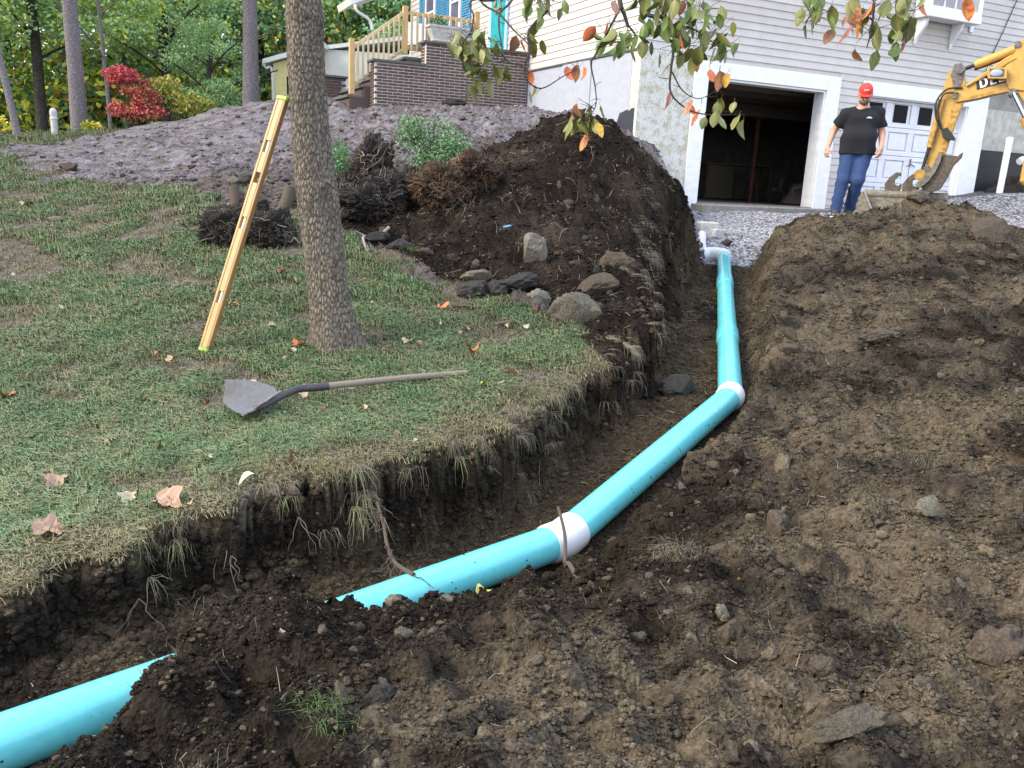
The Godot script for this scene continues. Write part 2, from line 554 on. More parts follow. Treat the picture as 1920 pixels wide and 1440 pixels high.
# ---------------------------------------------------------------- terrain
const GX0 := -16.0
const GZ0 := -30.0
const GS := 0.2
const GNX := 151
const GNZ := 167
var grid_l: PackedFloat32Array
var grid_r: PackedFloat32Array
var n_big := noise(FastNoiseLite.TYPE_SIMPLEX_SMOOTH, 0.9, 3, 101)
var n_mid := noise(FastNoiseLite.TYPE_SIMPLEX_SMOOTH, 3.5, 3, 102)
var n_fine := noise(FastNoiseLite.TYPE_SIMPLEX_SMOOTH, 12.0, 2, 103)
var n_col := noise(FastNoiseLite.TYPE_SIMPLEX_SMOOTH, 0.7, 4, 104)
var n_clod := noise(FastNoiseLite.TYPE_CELLULAR, 9.0, 1, 105)
# trench line: x, floor y, z, floor half-width left, wall run left, half-width right, wall run right
var line := [
	[-4.5, -0.04, 1.2, 0.46, 0.20, 0.24, 0.20],
	[-1.31, -0.01, -1.97, 0.48, 0.20, 0.22, 0.18],
	[-1.10, -0.01, -2.18, 0.48, 0.20, 0.15, 0.16],
	[-0.97, -0.01, -2.31, 0.48, 0.20, -0.02, 0.15],
	[-0.72, -0.02, -2.56, 0.47, 0.18, -0.05, 0.13],
	[-0.35, -0.03, -2.92, 0.46, 0.16, 0.13, 0.20],
	[0.26, -0.05, -3.53, 0.44, 0.16, 0.14, 0.20],
	[1.40, 0.22, -5.30, 0.46, 0.20, 0.13, 0.16],
	[1.83, 0.42, -7.25, 0.38, 0.42, 0.14, 0.20],
	[2.62, 0.69, -11.0, 0.24, 0.36, 0.30, 0.34],
	[3.02, 0.98, -13.0, 0.40, 0.40, 0.45, 0.9],
	[3.55, 1.22, -15.6, 0.9, 0.6, 3.0, 2.0]]
var heap_poly := PackedVector2Array([Vector2(-1.57, -8.1), Vector2(-1.0, -7.6), Vector2(-0.6, -7.1), Vector2(0.1, -6.75), Vector2(0.42, -6.1), Vector2(0.5, -5.5), Vector2(0.6, -5.05),
	Vector2(1.3, -5.4), Vector2(2.6, -11.4), Vector2(1.9, -13.8), Vector2(0.1, -12.2), Vector2(-0.9, -10.7), Vector2(-2.2, -10.3), Vector2(-2.5, -9.2)])

func fit_grid(pts: Array) -> PackedFloat32Array:
	# thin-plate surface through the levels, sampled every 20 cm
	var n := pts.size()
	var m := n + 3
	var A := []
	for i in m:
		var row := PackedFloat64Array()
		row.resize(m + 1)
		A.append(row)
	for i in n:
		for j in n:
			var r2: float = (pts[i][0] - pts[j][0]) * (pts[i][0] - pts[j][0]) + (pts[i][2] - pts[j][2]) * (pts[i][2] - pts[j][2])
			A[i][j] = (r2 * log(r2 + 1e-9) * 0.5) if i != j else 0.02
		A[i][n] = 1.0; A[i][n + 1] = pts[i][0]; A[i][n + 2] = pts[i][2]
		A[n][i] = 1.0; A[n + 1][i] = pts[i][0]; A[n + 2][i] = pts[i][2]
		A[i][m] = pts[i][1]
	for k in m:
		var best := k
		for i in range(k + 1, m):
			if absf(A[i][k]) > absf(A[best][k]): best = i
		var t = A[k]; A[k] = A[best]; A[best] = t
		for i in range(k + 1, m):
			var f: float = A[i][k] / A[k][k]
			if f == 0.0: continue
			var ri: PackedFloat64Array = A[i]
			var rk: PackedFloat64Array = A[k]
			for j in range(k, m + 1):
				ri[j] -= f * rk[j]
			A[i] = ri
	var w := PackedFloat64Array()
	w.resize(m)
	for k in range(m - 1, -1, -1):
		var s: float = A[k][m]
		for j in range(k + 1, m): s -= A[k][j] * w[j]
		w[k] = s / A[k][k]
	var px := PackedFloat64Array()
	var pz := PackedFloat64Array()
	for p in pts:
		px.append(p[0]); pz.append(p[2])
	var out := PackedFloat32Array()
	out.resize(GNX * GNZ)
	for j in GNZ:
		var z := GZ0 + j * GS
		for i in GNX:
			var x := GX0 + i * GS
			var s := w[n] + w[n + 1] * x + w[n + 2] * z
			for k in n:
				var dx := x - px[k]
				var dz := z - pz[k]
				var r2 := dx * dx + dz * dz + 1e-9
				s += w[k] * r2 * log(r2) * 0.5
			out[j * GNX + i] = s
	return out

func sample(g: PackedFloat32Array, x: float, z: float) -> float:
	var fx := clampf((x - GX0) / GS, 0.0, GNX - 1.001)
	var fz := clampf((z - GZ0) / GS, 0.0, GNZ - 1.001)
	var i := int(fx)
	var j := int(fz)
	fx -= i
	fz -= j
	var k := j * GNX + i
	return lerpf(lerpf(g[k], g[k + 1], fx), lerpf(g[k + GNX], g[k + GNX + 1], fx), fz)

# at a place: height, signed distance from the trench line, region
# region: 0 lawn, 1 bare yard, 2 left heap, 3 trench, 4 right bank, 5 gravel
var q_region := 0
var q_s := 0.0
var q_under := 0.0   # how deep below the uncut surface
func height(x: float, z: float) -> float:
	var best := 1e9
	var bs := 0.0
	var bk := 0
	var bt := 0.0
	if x > -7.0 and x < 14.0 and z > -19.0:
		for k in line.size() - 1:
			var a: Array = line[k]
			var b: Array = line[k + 1]
			var dx: float = b[0] - a[0]
			var dz: float = b[2] - a[2]
			var l2 := dx * dx + dz * dz
			var t: float = clampf(((x - a[0]) * dx + (z - a[2]) * dz) / l2, 0.0, 1.0)
			var ex: float = x - a[0] - dx * t
			var ez: float = z - a[2] - dz * t
			var d2 := ex * ex + ez * ez
			if d2 < best:
				best = d2
				bk = k
				bt = t
				bs = sqrt(d2) * (1.0 if (-dz * ex + dx * ez) > 0.0 else -1.0)
	else:
		best = 1e4
		bs = -100.0 if x < 3.0 else 100.0
	var nm := n_mid.get_noise_2d(x, z)
	var s := bs
	var h := 0.0
	var A: Array = line[bk]
	var B: Array = line[bk + 1]
	var fl: float = lerpf(A[1], B[1], bt) + nm * 0.025 + n_fine.get_noise_2d(x, z) * 0.012
	var near := absf(bs) < 3.0
	if bs < 0.0:
		var base := sample(grid_l, x, z)
		var wl: float = lerpf(A[3], B[3], bt)
		var ll: float = lerpf(A[4], B[4], bt)
		var heap := Geometry2D.is_point_in_polygon(Vector2(x + nm * 0.12, z + nm * 0.12), heap_poly)
		var jag := n_mid.get_noise_2d(x * 0.9 + 40.0, z * 0.9) * 0.16 + n_fine.get_noise_2d(x * 0.6, z * 0.6 + 9.0) * 0.02
		var t2 := 1.0
		if near:
			t2 = clampf((-bs + jag - wl) / ll, 0.0, 1.0)
			t2 = t2 * t2 * (3.0 - 2.0 * t2)
		if heap:
			base += n_big.get_noise_2d(x * 1.5, z * 1.5) * 0.10 + nm * 0.06 + n_fine.get_noise_2d(x, z) * 0.025
			q_region = 2
		else:
			var bare := z < -8.3 + 0.93 * (x + 1.8) + n_big.get_noise_2d(x, z) * 0.9 and not (x < -9.3 + n_big.get_noise_2d(z, x) and z < -16.2)
			if bare:
				q_region = 1
				base += n_mid.get_noise_2d(x * 0.5, z * 1.2) * 0.06 + n_big.get_noise_2d(x * 1.3, z * 0.6) * 0.08 + n_fine.get_noise_2d(x * 0.5, z * 0.6) * 0.05 + n_fine.get_noise_2d(x * 1.3, z * 1.1) * 0.02 + absf(n_mid.get_noise_2d(x * 0.35 + z * 0.2, z * 0.9 + 8.0)) * 0.07
			else:
				q_region = 0
				base += nm * 0.02 + n_fine.get_noise_2d(x, z) * 0.006
		if near and t2 < 0.93:
			q_region = 3
		q_under = base - lerpf(fl, base, t2)
		h = lerpf(fl, base, t2)
	else:
		var base := sample(grid_r, x, z)
		var wr: float = lerpf(A[5], B[5], bt)
		var lr: float = lerpf(A[6], B[6], bt)
		var rough := smoothstep(-13.0, -11.0, z)
		base += rough * (n_big.get_noise_2d(x * 1.6 + 7.0, z * 1.6) * 0.10 + nm * 0.07 + n_fine.get_noise_2d(x, z) * 0.028)
		base += rough * (0.5 - absf(n_big.get_noise_2d(x * 2.4 + 31.0, z * 2.4))) * 0.07 - 0.03 * rough
		base += nm * 0.015
		var t3 := 1.0
		if near:
			t3 = clampf((bs + nm * 0.05 - wr) / lr, 0.0, 1.0)
			t3 = t3 * t3 * (3.0 - 2.0 * t3)
		q_region = 4
		if z < -11.4 - nm * 0.5 - 0.25 * absf(x - 4.0) * 0.3:
			q_region = 5
		if near and t3 < 0.5:
			q_region = 3
		q_under = base - lerpf(fl, base, t3)
		h = lerpf(fl, base, t3)
	if q_region == 3 and z < -10.7 + nm * 0.3:
		q_region = 5
	q_s = bs
	return h

func soil_colour(x: float, y: float, z: float) -> Color:
	var dark := Color(0.040, 0.031, 0.024)
	var brown := Color(0.155, 0.126, 0.094)
	var ochre := Color(0.265, 0.210, 0.145)
	var c1 := n_col.get_noise_2d(x, z) * 0.5 + 0.5
	var c2 := n_mid.get_noise_3d(x * 0.7, y * 1.5, z * 0.7 + 5.0) * 0.5 + 0.5
	match q_region:
		0:
			return Color(0.15, 0.135, 0.075).lerp(Color(0.40, 0.34, 0.28), lawn_bare(x, z)).lerp(Color(0.22, 0.18, 0.12), smoothstep(0.45, 0.8, c2) * 0.6)
		1:
			var p := Color(0.52, 0.475, 0.51).lerp(Color(0.30, 0.255, 0.235), smoothstep(0.42, 0.62, c2 * 0.35 + (n_mid.get_noise_2d(x * 0.45, z * 1.3) * 0.5 + 0.5) * 0.65))
			p = p.lerp(Color(0.21, 0.17, 0.145), smoothstep(-13.0, -10.0, z + (c2 - 0.5) * 3.0) * 0.8)
			return p
		2:
			var q := dark.lerp(Color(0.085, 0.066, 0.052), smoothstep(0.35, 0.75, c2 * 0.6 + c1 * 0.4))
			return q.lerp(brown, smoothstep(0.60, 0.8, c1) * 0.6)
		3:
			if q_s < 0.0 and q_under > 0.06:
				# topsoil lies dark over the brown subsoil
				var band := smoothstep(0.22, 0.30, q_under + (c2 - 0.5) * 0.25)
				return Color(0.050, 0.039, 0.030).lerp(Color(0.19, 0.140, 0.088), band * (0.5 + 0.5 * c1))
			return Color(0.24, 0.18, 0.12).lerp(Color(0.13, 0.102, 0.074), c2)
		4:
			var q4 := brown.lerp(ochre, smoothstep(0.45, 0.60, c1 * 0.6 + c2 * 0.4))
			var top := smoothstep(1.1, 0.45, q_s) * smoothstep(-4.2, -3.4, z)
			q4 = q4.lerp(dark * 1.25, clampf(top * 0.9 + smoothstep(0.47, 0.37, c2 * 0.55 + c1 * 0.45) * 0.8, 0.0, 0.92))
			return q4
		5:
			return Color(0.36, 0.35, 0.37).lerp(Color(0.22, 0.20, 0.185), smoothstep(0.5, 0.8, c2))
	return brown

func in_house(x: float, z: float) -> bool:
	var l := house_local(Vector3(x, 0, z))
	return l.x > 0.12 and l.x < 12.8 and l.z < -0.10 and l.z > -12.8

func house_local(p: Vector3) -> Vector3:
	var th := deg_to_rad(25.019)
	var d := p - Vector3(1.839, 0, -14.981)
	return Vector3(d.x * cos(th) - d.z * sin(th), d.y, d.x * sin(th) + d.z * cos(th))

func make_ground():
	grid_l = fit_grid(left_points)
	grid_r = fit_grid(right_points)
	var xs := PackedFloat32Array()
	var zs := PackedFloat32Array()
	var x := -2.4
	var left := []
	var st := 0.024
	while x > -90.0:
		st = minf(st * 1.035, 9.0)
		x -= st
		left.append(x)
	left.reverse()
	for q in left: xs.append(q)
	x = -2.4
	while x < 3.2:
		xs.append(x)
		x += 0.022
	st = 0.022
	while x < 90.0:
		xs.append(x)
		st = minf(st * 1.012 if x < 6.0 else st * 1.1, 9.0)
		x += st
	var z := 12.0
	while z > -1.2:
		zs.append(z)
		z -= maxf(0.016, (z + 1.2) * 0.12)
	while z > -110.0:
		zs.append(z)
		var az := absf(z)
		z -= 0.0058 * az + 0.006 if az < 20.0 else az * 0.05
	var nx := xs.size()
	var nz := zs.size()
	var P := PackedVector3Array()
	var N := PackedVector3Array()
	var C := PackedColorArray()
	var Rg := PackedByteArray()
	P.resize(nx * nz); N.resize(nx * nz); C.resize(nx * nz); Rg.resize(nx * nz)
	for j in nz:
		for i in nx:
			var xx := xs[i]
			var zz := zs[j]
			var y := height(xx, zz)
			var k := j * nx + i
			if absf(xx) > 16.0 or zz < -30.0 or zz > 3.2:
				q_region = 0
			P[k] = Vector3(xx, y, zz)
			Rg[k] = q_region
			C[k] = soil_colour(xx, y, zz)
	# push steep cut faces in and out so that they crumble
	for j in range(1, nz - 1):
		for i in range(1, nx - 1):
			var k := j * nx + i
			var p := P[k]
			if p.x < -4.0 or p.x > 6.0 or p.z < -13.0 or p.z > 1.0: continue
			var gx := (P[k + 1].y - P[k - 1].y) / (P[k + 1].x - P[k - 1].x)
			var gz := (P[k + nx].y - P[k - nx].y) / (P[k + nx].z - P[k - nx].z)
			var sl := sqrt(gx * gx + gz * gz)
			if sl > 0.8:
				var o := n_mid.get_noise_3d(p.x * 2.0, p.y * 3.0, p.z * 2.0) * 0.055 + n_fine.get_noise_3d(p.x, p.y, p.z) * 0.03
				o *= smoothstep(0.8, 1.6, sl)
				N[k] = Vector3(-gx / sl * o, 0, -gz / sl * o)
	for k in P.size():
		P[k] += N[k]
		N[k] = Vector3.ZERO
	var ixs := []
	for q in 6: ixs.append(PackedInt32Array())
	for j in nz - 1:
		for i in nx - 1:
			var a := j * nx + i
			var b := a + 1
			var d := a + nx
			var e := d + 1
			var n1 := (P[b] - P[a]).cross(P[d] - P[a])
			var n2 := (P[e] - P[b]).cross(P[d] - P[b])
			N[a] += n1; N[b] += n1 + n2; N[d] += n1 + n2; N[e] += n2
			if in_house((xs[i] + xs[i + 1]) * 0.5, (zs[j] + zs[j + 1]) * 0.5): continue
			var t: PackedInt32Array = ixs[Rg[a]]
			# rows run away from the viewer: clockwise seen from above
			t.append(a); t.append(d); t.append(b)
			t.append(b); t.append(d); t.append(e)
			ixs[Rg[a]] = t
	for k in N.size(): N[k] = N[k].normalized()
	var info := [["lawn", "lawn"], ["bare_ground", "ground"], ["spoil_heap", ""], ["trench", "trench"], ["spoil_bank", ""], ["gravel_bed", "gravel"]]
	for q in 6:
		# keep only the vertices this region uses
		var map := PackedInt32Array()
		map.resize(P.size())
		map.fill(-1)
		var v := PackedVector3Array()
		var n := PackedVector3Array()
		var c := PackedColorArray()
		var ix := PackedInt32Array()
		for t in ixs[q]:
			if map[t] < 0:
				map[t] = v.size()
				v.append(P[t]); n.append(N[t]); c.append(C[t])
			ix.append(map[t])
		var arr := []
		arr.resize(Mesh.ARRAY_MAX)
		arr[Mesh.ARRAY_VERTEX] = v
		arr[Mesh.ARRAY_NORMAL] = n
		arr[Mesh.ARRAY_COLOR] = c
		arr[Mesh.ARRAY_INDEX] = ix
		var am := ArrayMesh.new()
		am.add_surface_from_arrays(Mesh.PRIMITIVE_TRIANGLES, arr)
		var o := put_mesh(am, info[q][0], M.soil)
		if q == 2:
			tag(o, "tall heap of dark excavated soil on the left of the trench, below the house corner", "dirt pile")
		elif q == 4:
			tag(o, "long brown bank of excavated soil and stones along the right of the trench", "dirt pile")
		else:
			o.set_meta("kind", "structure")
	print("ground ", nx, " x ", nz)

# ---------------------------------------------------------------- the pipeline
func sleeve(mb, a: Vector3, b: Vector3, r: float, lip: float) -> void:
	var d := (b - a).normalized()
	mb.tube([a, a + d * 0.006, b - d * 0.006, b], [r - lip, r, r, r - lip], 40)

func make_pipeline():
	var A0 := Vector3(-3.2, 0.09, -0.09)
	var J1 := Vector3(0.26, 0.05, -3.53)
	var B2 := Vector3(1.40, 0.31, -5.30)
	var E1 := Vector3(2.58, 0.76, -10.85)
	var root := thing("drain_pipe", "long turquoise plastic drain pipe with white couplings lying in the trench", "pipe", J1)
	var R := 0.080
	var runs := [[A0, J1], [J1, B2], [B2, E1]]
	for q in runs:
		var d: Vector3 = (q[1] - q[0]).normalized()
		var mb := MB.new()
		mb.tube([q[0] - J1, q[1] - J1], [R], 48)
		put(mb, "pipe_length", M.pipe, root)
	# white elbow couplings at the two bends
	for q in [[A0, J1, B2], [J1, B2, E1]]:
		var d0: Vector3 = (q[1] - q[0]).normalized()
		var d1: Vector3 = (q[2] - q[1]).normalized()
		var c: Vector3 = q[1] - J1
		var mb := MB.new()
		var len0 := 0.10 if q[1] == J1 else 0.055
		var path := [c - d0 * len0, c - d0 * (len0 - 0.006)]
		for k in 7:
			var t := k / 6.0
			path.append((c - d0 * 0.035).lerp(c, t).lerp(c.lerp(c + d1 * 0.035, t), t))
		path.append(c + d1 * (len0 - 0.006)); path.append(c + d1 * len0)
		var rad := [R + 0.002, R + 0.009]
		for k in 7: rad.append(R + 0.010)
		rad.append(R + 0.009); rad.append(R + 0.002)
		mb.tube(path, rad, 48)
		put(mb, "elbow_coupling", M.pipe_white, root)
	# bell ends of the turquoise lengths
	for q in [[0.25, 0.31], [0.655, 0.735]]:
		var a: Vector3 = B2.lerp(E1, q[0]) - J1
		var b: Vector3 = B2.lerp(E1, q[1]) - J1
		var mb := MB.new()
		var d := (b - a).normalized()
		mb.tube([a, a + d * 0.02, b - d * 0.04, b], [R + 0.001, R + 0.010, R + 0.010, R + 0.001], 40)
		put(mb, "bell_end", M.pipe, root)
	# white elbow and thinner white pipe climbing to the house
	var mb := MB.new()
	var e := E1 - J1
	var p := spline([e + Vector3(-0.02, 0.0, 0.12), e + Vector3(0.0, 0.02, -0.06), e + Vector3(-0.10, 0.02, -0.20), e + Vector3(-0.24, 0.0, -0.22)], 5)
	mb.tube(p, [R + 0.012], 28)
	put(mb, "elbow_coupling", M.pipe_white, root)
	var mb2 := MB.new()
	var bp := [e + Vector3(-0.24, 0.0, -0.18)]
	for q in [Vector2(2.40, -11.35), Vector2(2.50, -11.9), Vector2(2.60, -12.4)]:
		bp.append(Vector3(q.x, maxf(height(q.x, q.y) + 0.05, E1.y + 0.05), q.y) - J1)
	mb2.tube(spline(bp, 5), [0.062], 24)
	put(mb2, "branch_pipe", M.pipe_white, root)
	# soil crumbs that have fallen on the pipe
	rng.seed = 8
	var xf := []
	var cl := []
	var cm := rock_mesh(905, 1, 0.25, 3)
	for k in 150:
		var q: Array = runs[[0, 0, 1, 1, 2][rng.randi() % 5]]
		var d: Vector3 = (q[1] - q[0]).normalized()
		var right := d.cross(Vector3.UP).normalized()
		var up := right.cross(d).normalized()
		var a := rng.randf_range(-0.6, 1.5) if rng.randf() < 0.2 else rng.randf_range(1.1, 1.7)
		var n := up * cos(a) + right * sin(a)
		var s := rng.randf_range(0.001, 0.0035)
		xf.append(Transform3D(Basis(rv(1.0).normalized(), rng.randf() * TAU).scaled(Vector3.ONE * s), q[0].lerp(q[1], rng.randf()) + n * (R + s * 0.4)))
		cl.append(Color(0.06, 0.045, 0.03))
	var dirt := scatter("soil_crumbs", cm, M.clod, xf, cl, root)
	dirt.position = -J1

# ---------------------------------------------------------------- the house (local x along the garage wall, z out of it)
const HOUSE_AT := Vector3(1.839, 0, -14.981)
const HOUSE_TURN := 25.019
const YF := 1.34    # garage floor
const YS := 3.80    # underside of the siding

func clapboards(root: Node3D, along: Vector3, out: Vector3, origin: Vector3, pieces: Array, m_pick: Callable) -> void:
	# pieces: [from, to, y]; each board is lapped over the one below
	for q in pieces:
		var mb := MB.new()
		var a: Vector3 = origin + along * q[0]
		var b: Vector3 = origin + along * q[1]
		var y0: float = q[2]
		var y1: float = q[3]
		var up := Vector3.UP
		var o0 := out * 0.022
		var o1 := out * 0.006
		var A := a + up * y0
		var B := b + up * y0
		var A1 := a + up * (y1 + 0.012)
		var B1 := b + up * (y1 + 0.012)
		var nn := (out + up * 0.12).normalized()
		mb.face([A + o0 + up * 0.003, B + o0 + up * 0.003, B1 + o1, A1 + o1], nn)
		mb.face([A + o0 + up * 0.003, B + o0 + up * 0.003, B + o0 - out * 0.003, A + o0 - out * 0.003], (out - up).normalized())
		mb.face([A + o0 - out * 0.003, B + o0 - out * 0.003, B, A], -up)
		mb.face([A, A + o0, A1 + o1, A1], -along)
		mb.face([B, B + o0, B1 + o1, B1], along)
		mb.face([A, B, B1, A1], -out)
		put(mb, "clapboard", m_pick.call(q), root)

func make_house():
	var root := thing("house", "white clapboard house with two garage doors in its grey siding end", "house", HOUSE_AT, HOUSE_TURN)
	var a0 := 1.357
	var a1 := 4.072
	var b0 := 5.13
	var b1 := 7.87
	var top := YF + 2.131
	var X1 := 13.0
	var ZB := -12.6
	var TOPY := 8.4
	# --- walls behind the siding
	var w := MB.new()
	w.span(Vector3(0.03, top, -0.20), Vector3(X1, TOPY, -0.012))
	w.span(Vector3(a1 + 0.002, 0.9, -0.20), Vector3(b0 - 0.002, top - 0.001, -0.012))
	w.span(Vector3(0.012, YS, ZB), Vector3(0.20, TOPY, -0.21))
	w.span(Vector3(X1 - 0.2, 0.9, ZB), Vector3(X1, TOPY, -0.21))
	w.span(Vector3(0.2, 0.9, ZB), Vector3(X1 - 0.2, TOPY, ZB + 0.2))
	put(w, "wall", M.siding, root)
	var f := MB.new()
	f.span(Vector3(0.0, 0.4, -0.24), Vector3(a0 - 0.002, YS - 0.004, 0.012), 0.01)
	put(f, "stucco_foundation", M.stucco, root)
	f = MB.new()
	f.span(Vector3(0.002, 1.2, -4.32), Vector3(0.24, YS - 0.004, -0.245))
	f.span(Vector3(-0.02, 1.2, -2.75), Vector3(0.003, YS - 0.03, -1.62), 0.006)
	put(f, "parged_foundation", M.parge, root)
	f = MB.new()
	f.span(Vector3(0.002, 1.2, ZB), Vector3(0.24, YS - 0.004, -4.325))
	put(f, "foundation", M.parge, root)
	f = MB.new()
	f.span(Vector3(8.34, 2.66, -0.24), Vector3(X1, YS - 0.01, -0.012))
	put(f, "cream_foundation", M.cream, root)
	f = MB.new()
	f.span(Vector3(8.34, 0.6, -0.24), Vector3(X1, 2.655, -0.018))
	put(f, "black_waterproofing", M.tar, root)
	# tar on the corner foundation, ragged along its top
	f = MB.new()
	var poly := PackedVector2Array([Vector2(0.05, 1.2), Vector2(0.05, 2.86)])
	var tr := RandomNumberGenerator.new()
	tr.seed = 5
	for k in 18:
		poly.append(Vector2(0.06 + k * 0.075, 2.84 - 0.012 * k - (0.10 if k > 6 else 0.0) - 0.02 * maxf(0, k - 9) + tr.randf_range(-0.025, 0.025)))
	poly.append(Vector2(1.45, 1.2))
	f.prism(poly, -0.006, 0.001, Transform3D(Basis(Vector3(0, 0, -1), Vector3.UP, Vector3(1, 0, 0)), Vector3(-0.003, 0, 0)))
	put(f, "tar_coating", M.tar_blue, root)
	# --- garage room: slab, ceiling, inner walls
	f = MB.new()
	f.span(Vector3(0.25, 1.1, -8.0), Vector3(12.7, YF, 0.02))
	put(f, "garage_floor", M.concrete, root)
	f = MB.new()
	f.span(Vector3(a0 - 0.1, 1.0, 0.022), Vector3(b1 + 0.3, YF - 0.015, 0.42), 0.015)
	put(f, "apron_slab", M.concrete, root)
	f = MB.new()
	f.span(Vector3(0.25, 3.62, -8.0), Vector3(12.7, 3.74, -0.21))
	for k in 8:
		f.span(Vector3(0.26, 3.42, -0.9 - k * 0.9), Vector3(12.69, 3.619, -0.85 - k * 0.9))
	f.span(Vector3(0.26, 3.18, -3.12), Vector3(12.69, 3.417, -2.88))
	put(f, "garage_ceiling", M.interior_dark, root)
	f = MB.new()
	f.span(Vector3(0.245, YF, -8.1), Vector3(0.30, 3.62, -0.21))
	f.span(Vector3(0.30, YF, -8.1), Vector3(12.7, 3.62, -7.9))
	f.span(Vector3(12.66, YF, -7.9), Vector3(12.72, 3.62, -0.21))
	f.span(Vector3(8.4, YF, -0.30), Vector3(12.6, 3.62, -0.242))
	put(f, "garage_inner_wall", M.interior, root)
	f = MB.new()
	f.tube([Vector3(5.07, YF, -3.0), Vector3(5.07, 3.18, -3.0)], [0.055], 16)
	f.box(Vector3(5.07, YF + 0.012, -3.0), Vector3(0.26, 0.02, 0.26))
	f.box(Vector3(5.07, 3.16, -3.0), Vector3(0.26, 0.02, 0.2))
	put(f, "steel_column", M.redsteel, root)
	# --- garage door trim
	f = MB.new()
	f.span(Vector3(a0 - 0.27, 0.9, 0.014), Vector3(a0 + 0.01, top + 0.24, 0.05), 0.004)
	put(f, "door_trim", M.trim, root)
	f = MB.new()
	f.span(Vector3(a1 - 0.01, YF - 0.04, 0.014), Vector3(a1 + 0.30, top + 0.24, 0.05), 0.004)
	put(f, "door_trim", M.trim, root)
	f = MB.new()
	f.span(Vector3(a0 + 0.012, top - 0.01, 0.014), Vector3(a1 - 0.012, top + 0.24, 0.05), 0.004)
	put(f, "door_trim", M.trim, root)
	for q in [[a0 - 0.002, a0 + 0.05], [a1 - 0.05, a1 + 0.002]]:
		f = MB.new()
		f.span(Vector3(q[0], YF, -0.235), Vector3(q[1], top, 0.013), 0.003)
		f.span(Vector3(lerpf(q[0], q[1], 0.1), YF, -0.12), Vector3(lerpf(q[0], q[1], 0.9) + (0.03 if q[0] < 2 else -0.03), top - 0.002, -0.09), 0.003)
		put(f, "door_jamb", M.trim, root)
	f = MB.new()
	f.span(Vector3(a0 + 0.05, top - 0.05, -0.235), Vector3(a1 - 0.05, top - 0.002, 0.013), 0.003)
	put(f, "door_jamb", M.trim, root)
	for q in [[Vector3(4.945, YF - 0.04, 0.014), Vector3(b0 + 0.01, top + 0.24, 0.05)], [Vector3(b1 - 0.01, YF - 0.2, 0.014), Vector3(8.32, top + 0.24, 0.055)], [Vector3(b0 + 0.012, top - 0.01, 0.014), Vector3(b1 - 0.012, top + 0.24, 0.05)]]:
		f = MB.new()
		f.span(q[0], q[1], 0.004)
		put(f, "door_trim", M.trim, root)
	f = MB.new()
	f.span(Vector3(8.322, YF - 0.2, -0.02), Vector3(8.40, top + 0.24, 0.058), 0.004)
	put(f, "corner_board", M.trim, root)
	for q in [[b0 - 0.002, b0 + 0.05], [b1 - 0.05, b1 + 0.002]]:
		f = MB.new()
		f.span(Vector3(q[0], YF, -0.235), Vector3(q[1], top, 0.013), 0.003)
		put(f, "door_jamb", M.trim, root)
	f = MB.new()
	f.span(Vector3(b0 + 0.051, top - 0.03, -0.235), Vector3(b1 - 0.051, top - 0.002, 0.013), 0.003)
	put(f, "door_jamb", M.trim, root)
	# --- closed sectional garage door
	var door := MB.new()
	door.span(Vector3(b0, YF, -0.16), Vector3(b1, top, -0.118))
	var dm := put(door, "garage_door", M.door_white, root)
	var sh := 2.131 / 4.0
	for r in 4:
		var s := MB.new()
		var y0 := YF + r * sh
		var cols := 4
		var cw := (b1 - b0) / cols
		# rails and stiles of the section stand proud of the recessed field
		s.span(Vector3(b0 + 0.002, y0 + 0.004, -0.117), Vector3(b1 - 0.002, y0 + 0.085, -0.088), 0.006)
		s.span(Vector3(b0 + 0.002, y0 + sh - 0.085, -0.117), Vector3(b1 - 0.002, y0 + sh - 0.004, -0.088), 0.006)
		for k in cols + 1:
			var xx := b0 + k * cw
			s.span(Vector3(maxf(xx - 0.075, b0 + 0.003), y0 + 0.083, -0.117), Vector3(minf(xx + 0.075, b1 - 0.003), y0 + sh - 0.083, -0.089), 0.004)
		put(s, "door_section", M.door_white, dm)
		for k in cols:
			var x0 := b0 + k * cw + 0.15
			var x1 := b0 + (k + 1) * cw - 0.15
			var p := MB.new()
			if r == 3:
				p.span(Vector3(x0 + 0.012, y0 + 0.1, -0.114), Vector3(x1 - 0.012, y0 + sh - 0.1, -0.108))
				put(p, "window_pane", M.dark_glass, dm)
			else:
				p.span(Vector3(x0 - 0.035, y0 + 0.115, -0.117), Vector3(x1 + 0.035, y0 + sh - 0.115, -0.096), 0.014)
				put(p, "raised_panel", M.door_white, dm)
	var hd := MB.new()
	hd.box(Vector3(6.59, 2.30, -0.08), Vector3(0.035, 0.14, 0.012), 0.003)
	hd.bar(Vector3(6.59, 2.27, -0.06), Vector3(6.72, 2.22, -0.06), 0.02, 0.014, 0.003)
	hd.bar(Vector3(6.59, 2.27, -0.06), Vector3(6.50, 2.22, -0.06), 0.02, 0.014, 0.003)
	put(hd, "door_handle", M.steel_worn, dm)
	# --- siding
	var step := 0.127
	var pick := func(q):
		return [M.siding, M.siding_mid, M.siding_tan][(int(q[2] * 97.0) * 7 + int(q[0] * 13.0)) % 3]
	var pick_white := func(q): return [M.siding, M.siding, M.siding_mid][(int(q[2] * 97.0) * 7) % 3]
	var pieces := []
	var y := YS
	while y < TOPY - 0.05:
		var y1 := minf(y + step, TOPY)
		if y < top + 0.24:
			# beside and between the garage door heads
			pieces.append([0.09, a0 - 0.272, y, y1])
			pieces.append([a1 + 0.302, 4.943, y, y1])
			pieces.append([8.402, X1, y, y1])
		else:
			pieces.append([0.09, X1, y, y1])
		y += step
	y = YS - step
